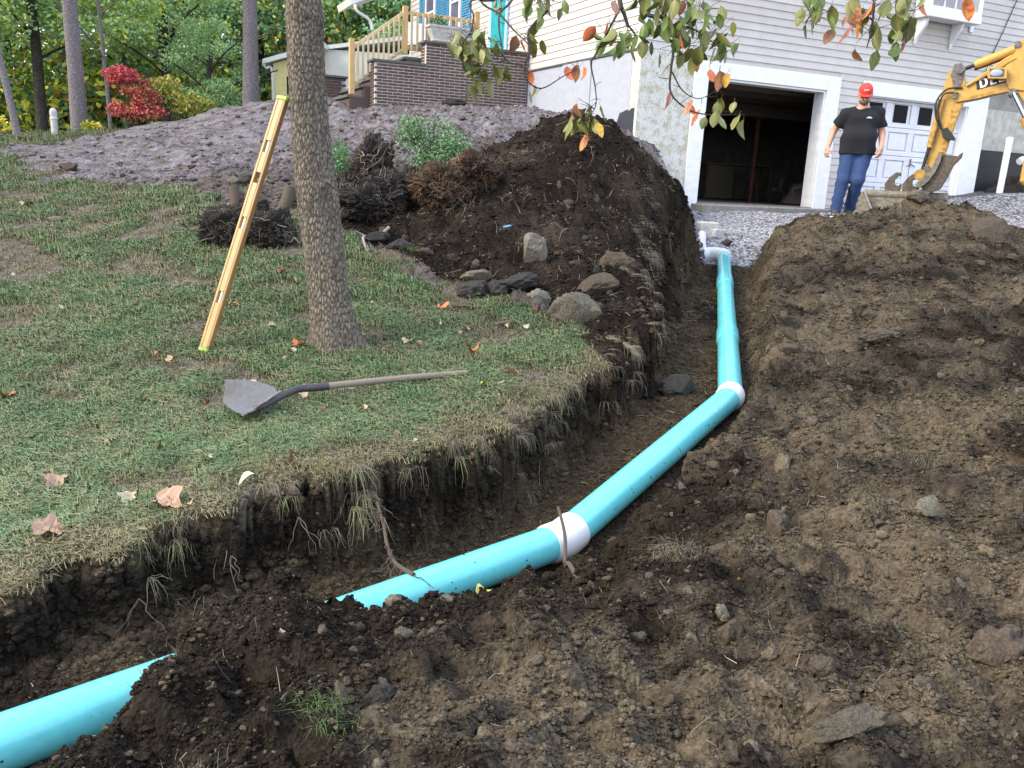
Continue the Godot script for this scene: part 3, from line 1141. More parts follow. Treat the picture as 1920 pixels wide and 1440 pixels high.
	while y > YF - 0.1:
		pieces.append([a1 + 0.302, 4.943, maxf(y, YF - 0.02), y + step])
		y -= step
	clapboards(root, Vector3.RIGHT, Vector3.BACK, Vector3(0, 0, -0.012), pieces, pick)
	pieces = []
	y = YS
	while y < TOPY - 0.05:
		pieces.append([0.09, 12.5, y, minf(y + step, TOPY)])
		y += step
	clapboards(root, Vector3.FORWARD, Vector3.LEFT, Vector3(0.012, 0, 0), pieces, pick_white)
	f = MB.new()
	f.span(Vector3(-0.022, YS - 0.01, -0.088), Vector3(0.088, TOPY, 0.022), 0.004)
	put(f, "corner_board", M.trim, root)
	f = MB.new()
	f.span(Vector3(-0.03, YS - 0.035, -12.5), Vector3(0.012, YS - 0.004, 0.024), 0.003)
	put(f, "drip_board", M.slate, root)
	f = MB.new()
	f.prism(PackedVector2Array([Vector2(-0.7, TOPY), Vector2(X1 + 0.7, TOPY), Vector2(X1 * 0.5, TOPY + 3.4)]), ZB - 0.4, 0.4)
	put(f, "roof", M.roof, root)
	# --- box bay window over the right-hand door
	f = MB.new()
	f.span(Vector3(5.98, 4.93, 0.02), Vector3(7.42, 5.05, 0.36), 0.008)
	f.span(Vector3(5.98, 5.051, 0.02), Vector3(6.08, 6.3, 0.34), 0.006)
	f.span(Vector3(7.32, 5.051, 0.02), Vector3(7.42, 6.3, 0.34), 0.006)
	f.span(Vector3(6.081, 5.051, 0.28), Vector3(7.319, 5.13, 0.345), 0.005)
	f.span(Vector3(5.98, 6.301, 0.02), Vector3(7.42, 6.42, 0.40), 0.008)
	f.span(Vector3(7.52, 4.85, 0.012), Vector3(7.62, 6.42, 0.045), 0.004)
	var bay := put(f, "bay_window", M.trim, root)
	f = MB.new()
	for xx in [6.40, 6.70, 7.0]:
		f.span(Vector3(xx - 0.012, 5.131, 0.30), Vector3(xx + 0.012, 6.30, 0.325))
	f.span(Vector3(6.081, 5.5, 0.302), Vector3(7.319, 5.525, 0.323))
	put(f, "glazing_bar", M.trim, bay)
	f = MB.new()
	f.span(Vector3(6.081, 5.131, 0.14), Vector3(7.319, 6.3, 0.16))
	put(f, "curtain", M.curtain_red, bay)
	var gm := std(Color(0.8, 0.85, 0.9, 0.12), 0.05)
	gm.transparency = BaseMaterial3D.TRANSPARENCY_ALPHA
	f = MB.new()
	f.span(Vector3(6.082, 5.132, 0.308), Vector3(7.318, 6.299, 0.312))
	put(f, "window_pane", gm, bay)
	for xx in [6.1, 7.05]:
		f = MB.new()
		f.prism(PackedVector2Array([Vector2(0.012, 4.48), Vector2(0.03, 4.48), Vector2(0.06, 4.58), Vector2(0.12, 4.66), Vector2(0.22, 4.80), Vector2(0.26, 4.925), Vector2(0.012, 4.925)]), -0.03, 0.03,
			Transform3D(Basis(Vector3(0, 0, 1), Vector3.UP, Vector3(-1, 0, 0)), Vector3(xx, 0, 0.012)))
		put(f, "window_bracket", M.trim, bay)
	# black cable slung down the siding
	f = MB.new()
	f.tube(spline([Vector3(9.0, 6.2, 0.03), Vector3(8.72, 5.55, 0.028), Vector3(8.48, 4.95, 0.03), Vector3(8.23, 4.35, 0.028), Vector3(8.15, 3.9, 0.03)], 4), [0.009], 6)
	put(f, "cable", M.black, root)
	# --- windows, shutters and teal door of the porch front
	var front := [[-11.6, -11.22, "shutter"], [-11.1, -10.3, "window"], [-10.2, -9.75, "shutter"], [-9.70, -9.25, "shutter"], [-9.15, -8.4, "window"], [-8.28, -7.72, "shutter"], [-6.35, -5.55, "door"]]
	for q in front:
		var z0: float = q[0]
		var z1: float = q[1]
		if q[2] == "shutter":
			f = MB.new()
			f.span(Vector3(-0.05, 5.0, z0), Vector3(-0.02, 6.6, z0 + 0.05), 0.003)
			f.span(Vector3(-0.05, 5.0, z1 - 0.05), Vector3(-0.02, 6.6, z1), 0.003)
			f.span(Vector3(-0.05, 5.0, z0 + 0.051), Vector3(-0.02, 5.07, z1 - 0.051), 0.003)
			f.span(Vector3(-0.05, 6.53, z0 + 0.051), Vector3(-0.02, 6.6, z1 - 0.051), 0.003)
			var fr := put(f, "shutter", M.shutter_blue, root)
			for k in 24:
				var s := MB.new()
				s.box(Vector3(-0.034, 5.10 + k * 0.0605, (z0 + z1) * 0.5), Vector3(0.012, 0.06, z1 - z0 - 0.104), 0.0, Basis(Vector3.BACK, deg_to_rad(-28)))
				put(s, "slat", M.shutter_blue, fr)
		elif q[2] == "window":
			f = MB.new()
			f.span(Vector3(-0.055, 4.95, z0), Vector3(-0.011, 6.7, z0 + 0.09), 0.004)
			f.span(Vector3(-0.055, 4.95, z1 - 0.09), Vector3(-0.011, 6.7, z1), 0.004)
			f.span(Vector3(-0.06, 4.88, z0 - 0.03), Vector3(-0.011, 4.949, z1 + 0.03), 0.004)
			f.span(Vector3(-0.05, 5.78, z0 + 0.091), Vector3(-0.012, 5.84, z1 - 0.091), 0.003)
			var fw := put(f, "window_frame", M.trim, root)
			f = MB.new()
			f.span(Vector3(-0.03, 4.95, z0 + 0.091), Vector3(-0.025, 6.7, z1 - 0.091))
			put(f, "window_pane", std(lin(0.10, 0.095, 0.15), 0.15), fw)
		else:
			f = MB.new()
			f.span(Vector3(-0.06, 4.12, z0 - 0.1), Vector3(-0.011, 6.4, z0), 0.004)
			f.span(Vector3(-0.06, 4.12, z1), Vector3(-0.011, 6.4, z1 + 0.1), 0.004)
			put(f, "door_frame", std(lin(0.35, 0.55, 0.75), 0.5), root)
			f = MB.new()
			f.span(Vector3(-0.045, 4.12, z0 + 0.001), Vector3(-0.015, 6.4, z1 - 0.001))
			for k in 2:
				f.span(Vector3(-0.056, 4.25 + k * 0.95, z0 + 0.12), Vector3(-0.046, 5.05 + k * 0.95, z1 - 0.12), 0.005)
			var fd := put(f, "front_door", M.teal, root)
			var wr := MB.new()
			wr.col = Color.WHITE
			for k in 60:
				var an := rng.randf() * TAU
				var rr := 0.17 + rng.randf_range(-0.06, 0.06)
				var c := Vector3(-0.075 + rng.randf_range(-0.02, 0.01), 5.35 + sin(an) * rr, (z0 + z1) * 0.5 + cos(an) * rr)
				wr.box(c, Vector3(0.02, 0.05, 0.035), 0.006, Basis(Vector3(1, 0, 0), an))
			put(wr, "wreath", std(lin(0.35, 0.32, 0.16), 0.8, T.blotch, 9.0), fd)
	# eave and gutter of the far wing
	f = MB.new()
	f.prism(PackedVector2Array([Vector2(-1.75, 6.28), Vector2(-1.70, 6.10), Vector2(0.0, 6.85), Vector2(0.0, 7.1)]), -14.2, -12.61)
	put(f, "eave", M.trim, root)
	f = MB.new()
	f.tube(spline([Vector3(-1.62, 6.10, -12.55), Vector3(-1.55, 5.92, -12.55), Vector3(-1.2, 5.75, -12.6), Vector3(-1.1, 5.5, -12.6)], 4), [0.045], 8)
	put(f, "downspout", M.trim, root)
	# --- things kept in the garage
	garage_things()

func hp(x: float, y: float, z: float) -> Vector3:
	# house-local to world
	var th := deg_to_rad(HOUSE_TURN)
	return HOUSE_AT + Vector3(x * cos(th) + z * sin(th), y, -x * sin(th) + z * cos(th))

func garage_things():
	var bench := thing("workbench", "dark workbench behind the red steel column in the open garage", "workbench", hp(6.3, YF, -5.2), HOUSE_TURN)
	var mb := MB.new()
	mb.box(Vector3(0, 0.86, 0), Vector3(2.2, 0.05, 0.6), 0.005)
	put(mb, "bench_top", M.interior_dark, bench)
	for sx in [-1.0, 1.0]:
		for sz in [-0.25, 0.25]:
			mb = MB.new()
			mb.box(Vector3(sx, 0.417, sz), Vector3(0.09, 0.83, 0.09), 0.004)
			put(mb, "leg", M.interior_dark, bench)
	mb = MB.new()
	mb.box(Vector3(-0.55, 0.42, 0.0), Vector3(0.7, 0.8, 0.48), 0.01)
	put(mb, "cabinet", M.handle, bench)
	var ladder := thing("ladder", "wooden rail leaning against the dim right inner wall of the open garage", "ladder", hp(7.3, YF, -3.6), HOUSE_TURN)
	mb = MB.new()
	mb.bar(Vector3(-0.4, 0.01, 0.3), Vector3(0.35, 1.9, -0.3), 0.04, 0.06, 0.004)
	put(mb, "rail", M.handle, ladder)
	mb = MB.new()
	mb.bar(Vector3(-0.15, 0.01, 0.55), Vector3(0.60, 1.9, -0.05), 0.04, 0.06, 0.004)
	put(mb, "rail", M.interior_dark, ladder)
	for k in 5:
		mb = MB.new()
		var t := 0.15 + k * 0.17
		mb.bar(Vector3(-0.4, 0.01, 0.3).lerp(Vector3(0.35, 1.9, -0.3), t), Vector3(-0.15, 0.01, 0.55).lerp(Vector3(0.60, 1.9, -0.05), t), 0.03, 0.03, 0.003)
		put(mb, "rung", M.interior_dark, ladder)
	var pile := thing("wheelbarrow", "dark overturned wheelbarrow lying just inside the open garage on the right", "wheelbarrow", hp(5.6, YF, -2.0), HOUSE_TURN + 20.0)
	mb = MB.new()
	mb.lathe([Vector2(0.42, 0.02), Vector2(0.40, 0.14), Vector2(0.30, 0.34), Vector2(0.16, 0.44), Vector2(0.0, 0.46)], 20, Transform3D(Basis.from_scale(Vector3(1.2, 1, 0.8)), Vector3.ZERO))
	put(mb, "tray", M.interior_dark, pile)
	for s in [-0.22, 0.22]:
		mb = MB.new()
		mb.bar(Vector3(-0.75, 0.30, s), Vector3(0.95, 0.52, s * 1.2), 0.035, 0.045, 0.004)
		put(mb, "handle", M.handle, pile)
	mb = MB.new()
	mb.lathe([Vector2(0.09, -0.03), Vector2(0.17, -0.04), Vector2(0.19, 0.0), Vector2(0.17, 0.04), Vector2(0.09, 0.03)], 20, Transform3D(Basis(Vector3.RIGHT, PI / 2), Vector3(-0.75, 0.40, 0)))
	put(mb, "wheel", M.rubber, pile)

# ---------------------------------------------------------------- brick stoop with its rail
func make_stoop():
	var at := hp(-1.65, 2.9, -5.4)
	var root := thing("brick_stoop", "dark red brick stoop with grey caps and steps in front of the house", "stoop", at, HOUSE_TURN)
	var off := Vector3(1.65, -2.9, 5.4)   # house-local -> stoop-local
	var Z := -4.30
	var XL := -3.30
	var XM := -2.26
	var lowt := 3.66
	var hight := 4.10
	var base := 2.45
	var mb := MB.new()
	mb.span(off + Vector3(XL + 0.012, base, Z - 0.30), off + Vector3(XM, lowt, Z - 0.012))
	mb.span(off + Vector3(XM, base, Z - 0.30), off + Vector3(-0.03, hight, Z - 0.012))
	put(mb, "mortar", M.mortar, root)
	mb = MB.new()
	mb.span(off + Vector3(-4.05, base, -6.80), off + Vector3(-3.35, 3.5, -6.50))
	put(mb, "mortar", M.mortar, root)
	# bricks
	var bl := 0.215
	var ch := 0.0575
	var bm := MB.new()
	bm.box(Vector3.ZERO, Vector3(bl - 0.014, ch - 0.017, 0.09), 0.004)
	var brick_mesh := bm.mesh()
	bm = MB.new()
	bm.box(Vector3.ZERO, Vector3(bl * 0.5 - 0.011, ch - 0.017, 0.09), 0.004)
	var half_mesh := bm.mesh()
	var stuff := MB.new()
	var count := 0
	var rows := int((hight - 2.78) / ch)
	for r in rows:
		var y := hight - (r + 0.5) * ch
		var x := -0.03
		var lim := XL if y < lowt else XM
		if r % 2 == 1:
			x -= bl * 0.5
			var h := put_mesh(half_mesh, "brick", M.brick[rng.randi() % 4], root)
			h.position = off + Vector3(x + bl * 0.25, y, Z - 0.046 + rng.randf_range(-0.002, 0.002))
			count += 1
		while x - bl > lim - 0.02:
			var p := off + Vector3(x - bl * 0.5, y, Z - 0.046 + rng.randf_range(-0.002, 0.002))
			if y > 2.86 - 0.03 * (x + 3.3) * -1.0 and count < 292:
				var b := put_mesh(brick_mesh, "brick", M.brick[rng.randi() % 4], root)
				b.position = p
				count += 1
			else:
				stuff.box(p, Vector3(bl - 0.014, ch - 0.017, 0.09), 0.004)
			x -= bl
		if x - lim > 0.05:
			stuff.box(off + Vector3((x + lim) * 0.5, y, Z - 0.046), Vector3(x - lim - 0.008, ch - 0.017, 0.09), 0.004)
		# return faces at the left ends
		for q in 2:
			stuff.box(off + Vector3(lim + 0.02, y, Z - 0.145 - q * 0.11), Vector3(0.06, ch - 0.017, 0.10), 0.004)
	for r in 18:
		for q in 3:
			stuff.box(off + Vector3(-3.97 + q * 0.215 + (0.1 if r % 2 == 1 else 0.0), 2.5 + r * ch, -6.49), Vector3(0.204, ch - 0.017, 0.05), 0.004)
		stuff.box(off + Vector3(-4.055, 2.5 + r * ch, -6.62), Vector3(0.03, ch - 0.017, 0.2), 0.004)
	var so := put(stuff, "brickwork", M.brick[1], root)
	so.set_meta("kind", "stuff")
	# caps
	for q in [[Vector3(XL - 0.06, lowt + 0.002, Z - 0.36), Vector3(XM - 0.01, lowt + 0.05, Z + 0.045)], [Vector3(XM - 0.06, hight + 0.002, Z - 0.36), Vector3(-0.03, hight + 0.05, Z + 0.045)], [Vector3(-4.1, 3.502, -6.86), Vector3(-3.3, 3.55, -6.43)]]:
		mb = MB.new()
		mb.span(off + q[0], off + q[1], 0.006)
		put(mb, "coping", M.slate, root)
	# steps and landing
	for k in 5:
		mb = MB.new()
		var x0 := -3.72 + k * 0.29
		var y1 := 2.98 + k * 0.205
		mb.span(off + Vector3(x0, base, -6.49), off + Vector3(-0.03 if k == 4 else -2.0, y1, Z - 0.305 - 0.002 * k))
		put(mb, "step_riser", M.brick[3], root)
		mb = MB.new()
		mb.span(off + Vector3(x0 - 0.05, y1 + 0.002, -6.49), off + Vector3((-0.03 if k == 4 else x0 + 0.29), y1 + 0.052, Z - 0.306), 0.006)
		put(mb, "step_tread", M.slate, root)
	# --- timber hand rail
	var rail := thing("hand_rail", "new timber hand rail with square balusters on the brick stoop", "railing", hp(-3.65, 3.1, -4.72), HOUSE_TURN)
	var ro := Vector3(3.65, -3.1, 4.72)
	var zr := -4.72
	var posts := [[-3.65, 3.05, 4.08], [-2.58, 3.9, 4.80], [-1.05, 4.1, 4.88]]
	for p in posts:
		mb = MB.new()
		mb.span(ro + Vector3(p[0] - 0.05, p[1], zr - 0.05), ro + Vector3(p[0] + 0.05, p[2], zr + 0.05), 0.006)
		put(mb, "post", M.lumber, rail)
	for q in [[Vector3(-3.6, 3.93, zr), Vector3(-2.63, 4.66, zr)], [Vector3(-3.6, 3.22, zr), Vector3(-2.63, 3.97, zr)], [Vector3(-2.53, 4.68, zr), Vector3(-1.1, 4.68, zr)], [Vector3(-2.53, 4.02, zr), Vector3(-1.1, 4.02, zr)]]:
		mb = MB.new()
		mb.bar(ro + q[0], ro + q[1], 0.045, 0.07, 0.005)
		put(mb, "rail", M.lumber if q[0].x > -3 else M.lumber_pale, rail)
	for k in 9:
		var t := (k + 0.6) / 9.4
		var x := lerpf(-3.6, -2.63, t)
		mb = MB.new()
		mb.span(ro + Vector3(x - 0.019, lerpf(3.22, 3.97, t), zr + 0.024), ro + Vector3(x + 0.019, lerpf(3.93, 4.66, t) + 0.0, zr + 0.062), 0.003)
		put(mb, "baluster", M.lumber_pale, rail)
	for k in 12:
		var x := -2.45 + k * 0.117
		mb = MB.new()
		mb.span(ro + Vector3(x - 0.019, 3.98, zr + 0.024), ro + Vector3(x + 0.019, 4.68, zr + 0.062), 0.003)
		put(mb, "baluster", M.lumber_pale, rail)
	# --- stone trough with a plant on the high cap
	var pl := thing("planter", "weathered stone trough planter standing on the brick stoop wall", "planter", hp(-1.72, hight + 0.052, -4.42), HOUSE_TURN)
	mb = MB.new()
	var prof := [[0.0, 0.40, 0.10], [0.03, 0.41, 0.11], [0.05, 0.385, 0.095], [0.25, 0.47, 0.13], [0.27, 0.50, 0.15], [0.31, 0.50, 0.15], [0.31, 0.44, 0.11], [0.24, 0.42, 0.10]]
	for k in prof.size() - 1:
		var a: Array = prof[k]
		var b: Array = prof[k + 1]
		for c in 4:
			var s0: Array = [[-1, -1], [1, -1], [1, 1], [-1, 1]][c]
			var s1: Array = [[1, -1], [1, 1], [-1, 1], [-1, -1]][c]
			mb.flat([Vector3(s0[0] * a[1], a[0], s0[1] * a[2]), Vector3(s1[0] * a[1], a[0], s1[1] * a[2]), Vector3(s1[0] * b[1], b[0], s1[1] * b[2]), Vector3(s0[0] * b[1], b[0], s0[1] * b[2])], Vector3(0, 0.15, 0) if k < 5 else Vector3(0, 9, 0) * (1.0 if k > 5 else -1.0))
	mb.span(Vector3(-0.40, 0.001, -0.09), Vector3(0.40, 0.02, 0.09))
	put(mb, "trough", M.stone_white, pl)
	mb = MB.new()
	for k in 22:
		var an := k * 0.9
		mb.box(Vector3(cos(an) * 0.05 * sqrt(k * 0.25), 0.16 + sin(an) * 0.04 * sqrt(k * 0.25), 0.115 + rng.randf() * 0.012), Vector3(0.04, 0.03, 0.03), 0.012, Basis(Vector3.BACK, an))
	put(mb, "carved_garland", M.stone_white, pl)
	mb = MB.new()
	mb.span(Vector3(-0.43, 0.24, -0.10), Vector3(0.43, 0.27, 0.10))
	put(mb, "potting_soil", M.rock_dark, pl)
	var lf := leaf_cloud(Vector3(-0.27, 0.37, 0), Vector3(0.19, 0.13, 0.14), 150, 0.075, 0.04, [Color(0.05, 0.15, 0.05), Color(0.09, 0.22, 0.08), Color(0.5, 0.5, 0.42)], [6, 6, 1])
	put(lf, "plant", M.leaf_v, pl)
	var jar := thing("porch_chair", "small white garden chair behind the stoop railing", "chair", hp(-1.95, 3.855, -5.9), HOUSE_TURN)
	mb = MB.new()
	mb.box(Vector3(0, 0.40, 0), Vector3(0.42, 0.03, 0.40), 0.008)
	put(mb, "seat", M.off_white, jar)
	mb = MB.new()
	mb.box(Vector3(0, 0.68, -0.19), Vector3(0.42, 0.42, 0.03), 0.008, Basis(Vector3.RIGHT, -0.15))
	put(mb, "backrest", M.off_white, jar)
	for sx in [-0.18, 0.18]:
		for sz in [-0.17, 0.17]:
			mb = MB.new()
			mb.tube([Vector3(sx * 1.1, 0.0, sz * 1.15), Vector3(sx, 0.39, sz)], [0.014], 8)
			put(mb, "leg", M.off_white, jar)

# a volume of small leaf faces
func leaf_cloud(c: Vector3, r: Vector3, count: int, ll: float, lw: float, cols: Array, weights: Array, shell := 0.35) -> MB:
	var mb := MB.new()
	add_leaves(mb, c, r, count, ll, lw, cols, weights, shell)
	return mb

func add_leaves(mb: MB, c: Vector3, r: Vector3, count: int, ll: float, lw: float, cols: Array, weights: Array, shell := 0.35) -> void:
	var bag := []
	for k in cols.size():
		for q in weights[k]: bag.append(cols[k])
	for k in count:
		var d := Vector3(rng.randfn(), rng.randfn(), rng.randfn()).normalized()
		var rad := pow(rng.randf(), shell)
		var p := c + d * r * rad
		var ax := (Vector3(rng.randfn(), rng.randfn() * 0.7, rng.randfn()) + d * 0.6).normalized()
		var sd := ax.cross(Vector3(rng.randfn(), rng.randfn(), rng.randfn())).normalized()
		var L := ll * rng.randf_range(0.6, 1.25)
		var Wd := lw * rng.randf_range(0.7, 1.2)
		var nn := ax.cross(sd).normalized()
		if nn.dot(d) < 0.0: nn = -nn
		var col: Color = bag[rng.randi() % bag.size()]
		var f := rng.randf_range(0.75, 1.25)
		mb.col = Color(col.r * f, col.g * f, col.b * f)
		var s := mb.v.size()
		mb.vert(p - ax * L * 0.5, nn)
		mb.vert(p + sd * Wd * 0.5 + nn * L * 0.08, (nn + sd * 0.4).normalized())
		mb.vert(p + ax * L * 0.5 - nn * L * 0.06, nn)
		mb.vert(p - sd * Wd * 0.5 + nn * L * 0.08, (nn - sd * 0.4).normalized())
		mb.tri(s, s + 1, s + 2)
		mb.tri(s, s + 2, s + 3)
	mb.col = Color.WHITE

# ---------------------------------------------------------------- neighbour's house and the woods
func make_neighbour():
	var root := thing("neighbour_house", "pale yellow neighbouring house with a white eave, seen beyond the tree trunk", "house", Vector3(-8.0, 3.0, -28.3), 4.0)
	var mb := MB.new()
	mb.span(Vector3(0.0, -0.6, -5.0), Vector3(1.5, 1.72, 0.0))
	put(mb, "wall", M.pale_yellow, root)
	mb = MB.new()
	mb.prism(PackedVector2Array([Vector2(-0.28, 1.66), Vector2(-0.28, 1.80), Vector2(1.6, 2.42), Vector2(1.6, 2.27)]), -5.2, 0.25)
	put(mb, "eave", M.trim, root)
	mb = MB.new()
	mb.prism(PackedVector2Array([Vector2(0.0, 1.721), Vector2(1.5, 1.721), Vector2(1.5, 2.22)]), -5.0, -0.003)
	put(mb, "gable", M.pale_yellow, root)
	mb = MB.new()
	mb.tube(spline([Vector3(-0.26, 1.66, 0.20), Vector3(-0.20, 1.55, 0.12), Vector3(-0.02, 1.42, 0.06), Vector3(-0.02, -0.5, 0.05)], 4), [0.045], 8)
	put(mb, "downspout", M.trim, root)
	for k in 7:
		mb = MB.new()
		mb.span(Vector3(0.12 + k * 0.2, -0.5, 0.002), Vector3(0.15 + k * 0.2, 1.72, 0.02))
		put(mb, "batten", M.pale_yellow, root)
	mb = MB.new()
	mb.span(Vector3(0.42, 0.8, 0.004), Vector3(0.60, 1.35, 0.03), 0.005)
	put(mb, "window", M.dark_glass, root)
	# white wing with a porch further right
	mb = MB.new()
	mb.span(Vector3(1.501, -0.6, -5.0), Vector3(4.6, 2.3, -0.6))
	put(mb, "white_wing", M.off_white, root)
	mb = MB.new()
	mb.prism(PackedVector2Array([Vector2(1.6, 2.3), Vector2(1.6, 2.42), Vector2(4.7, 2.95), Vector2(4.7, 2.83)]), -5.2, -0.5)
	put(mb, "porch_roof", M.trim, root)
	for x in [1.75, 2.15]:
		mb = MB.new()
		mb.span(Vector3(x, -0.6, -0.72), Vector3(x + 0.09, 2.34, -0.62), 0.01)
		put(mb, "porch_post", std(lin(0.18, 0.27, 0.22), 0.7), root)
	var ch := thing("patio_chair", "small dark patio chair in front of the white neighbouring porch", "chair", Vector3(-6.0, height(-6.0, -27.0), -27.0), 20.0)
	for sx in [-0.24, 0.24]:
		for sz in [-0.22, 0.22]:
			mb = MB.new()
			mb.tube([Vector3(sx, 0, sz), Vector3(sx, 0.62 if sz > 0 else 0.95, sz)], [0.022], 6)
			put(mb, "leg", M.bark_dark, ch)
	mb = MB.new()
	mb.box(Vector3(0, 0.42, 0), Vector3(0.5, 0.05, 0.46), 0.01)
	put(mb, "seat", M.bark_dark, ch)
	for y in [0.68, 0.90]:
		mb = MB.new()
		mb.box(Vector3(0, y, -0.22), Vector3(0.46, 0.08, 0.03), 0.008)
		put(mb, "backrest", M.bark_dark, ch)

var crown_meshes := []

func crown_mesh(seed_v: int, cols: Array, weights: Array, count: int, tall: float) -> Mesh:
	# unit-ish crown: clumps of leaves round a spreading set of lobes, about 5 m across
	rng.seed = seed_v
	var mb := MB.new()
	var lobes := 26
	for k in lobes:
		var an := rng.randf() * TAU
		var yy := rng.randf_range(-1.0, 1.0)
		var rr := sqrt(maxf(0.0, 1.0 - yy * yy * 0.8)) * rng.randf_range(0.3, 1.0)
		var c := Vector3(cos(an) * rr * 2.4, yy * tall, sin(an) * rr * 2.4)
		add_leaves(mb, c, Vector3(1.1, 0.5, 1.1) * rng.randf_range(0.6, 1.15), count / lobes, 0.135, 0.085, cols, weights, 0.5)
	return mb.mesh()

func make_tree(label: String, at: Vector3, lean: Vector3, r: float, h: float, crown: Mesh, cy: float, cs: Vector3, turn: float, bark: Material) -> void:
	var root := thing("woodland_tree", label, "tree", at, 0.0, "trees of the wood behind the yard")
	var mb := MB.new()
	var path := []
	var rad := []
	for k in 9:
		var t := k / 8.0
		path.append(Vector3(lean.x * t + sin(t * 5.0 + at.x) * 0.05, -0.4 + h * t, lean.z * t + cos(t * 4.0 + at.x) * 0.05))
		rad.append(r * (1.18 if k == 0 else 1.0) * lerpf(1.0, 0.55, t))
	mb.tube(path, rad, 14)
	put(mb, "trunk", bark, root)
	mb = MB.new()
	for k in 7:
		var t := 0.35 + 0.08 * k
		var p := Vector3(lean.x * t, -0.4 + h * t, lean.z * t)
		var an := k * 2.4 + at.x
		mb.tube(spline([p, p + Vector3(cos(an) * 0.8, 0.5, sin(an) * 0.8), p + Vector3(cos(an) * 1.9, 0.9, sin(an) * 1.9)], 3), taper(7, r * 0.3, 0.02), 6)
	put(mb, "limbs", bark, root)
	if crown != null:
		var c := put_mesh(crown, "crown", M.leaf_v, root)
		c.position = Vector3(lean.x * 0.7, cy, lean.z * 0.7)
		c.scale = cs
		c.rotation.y = turn

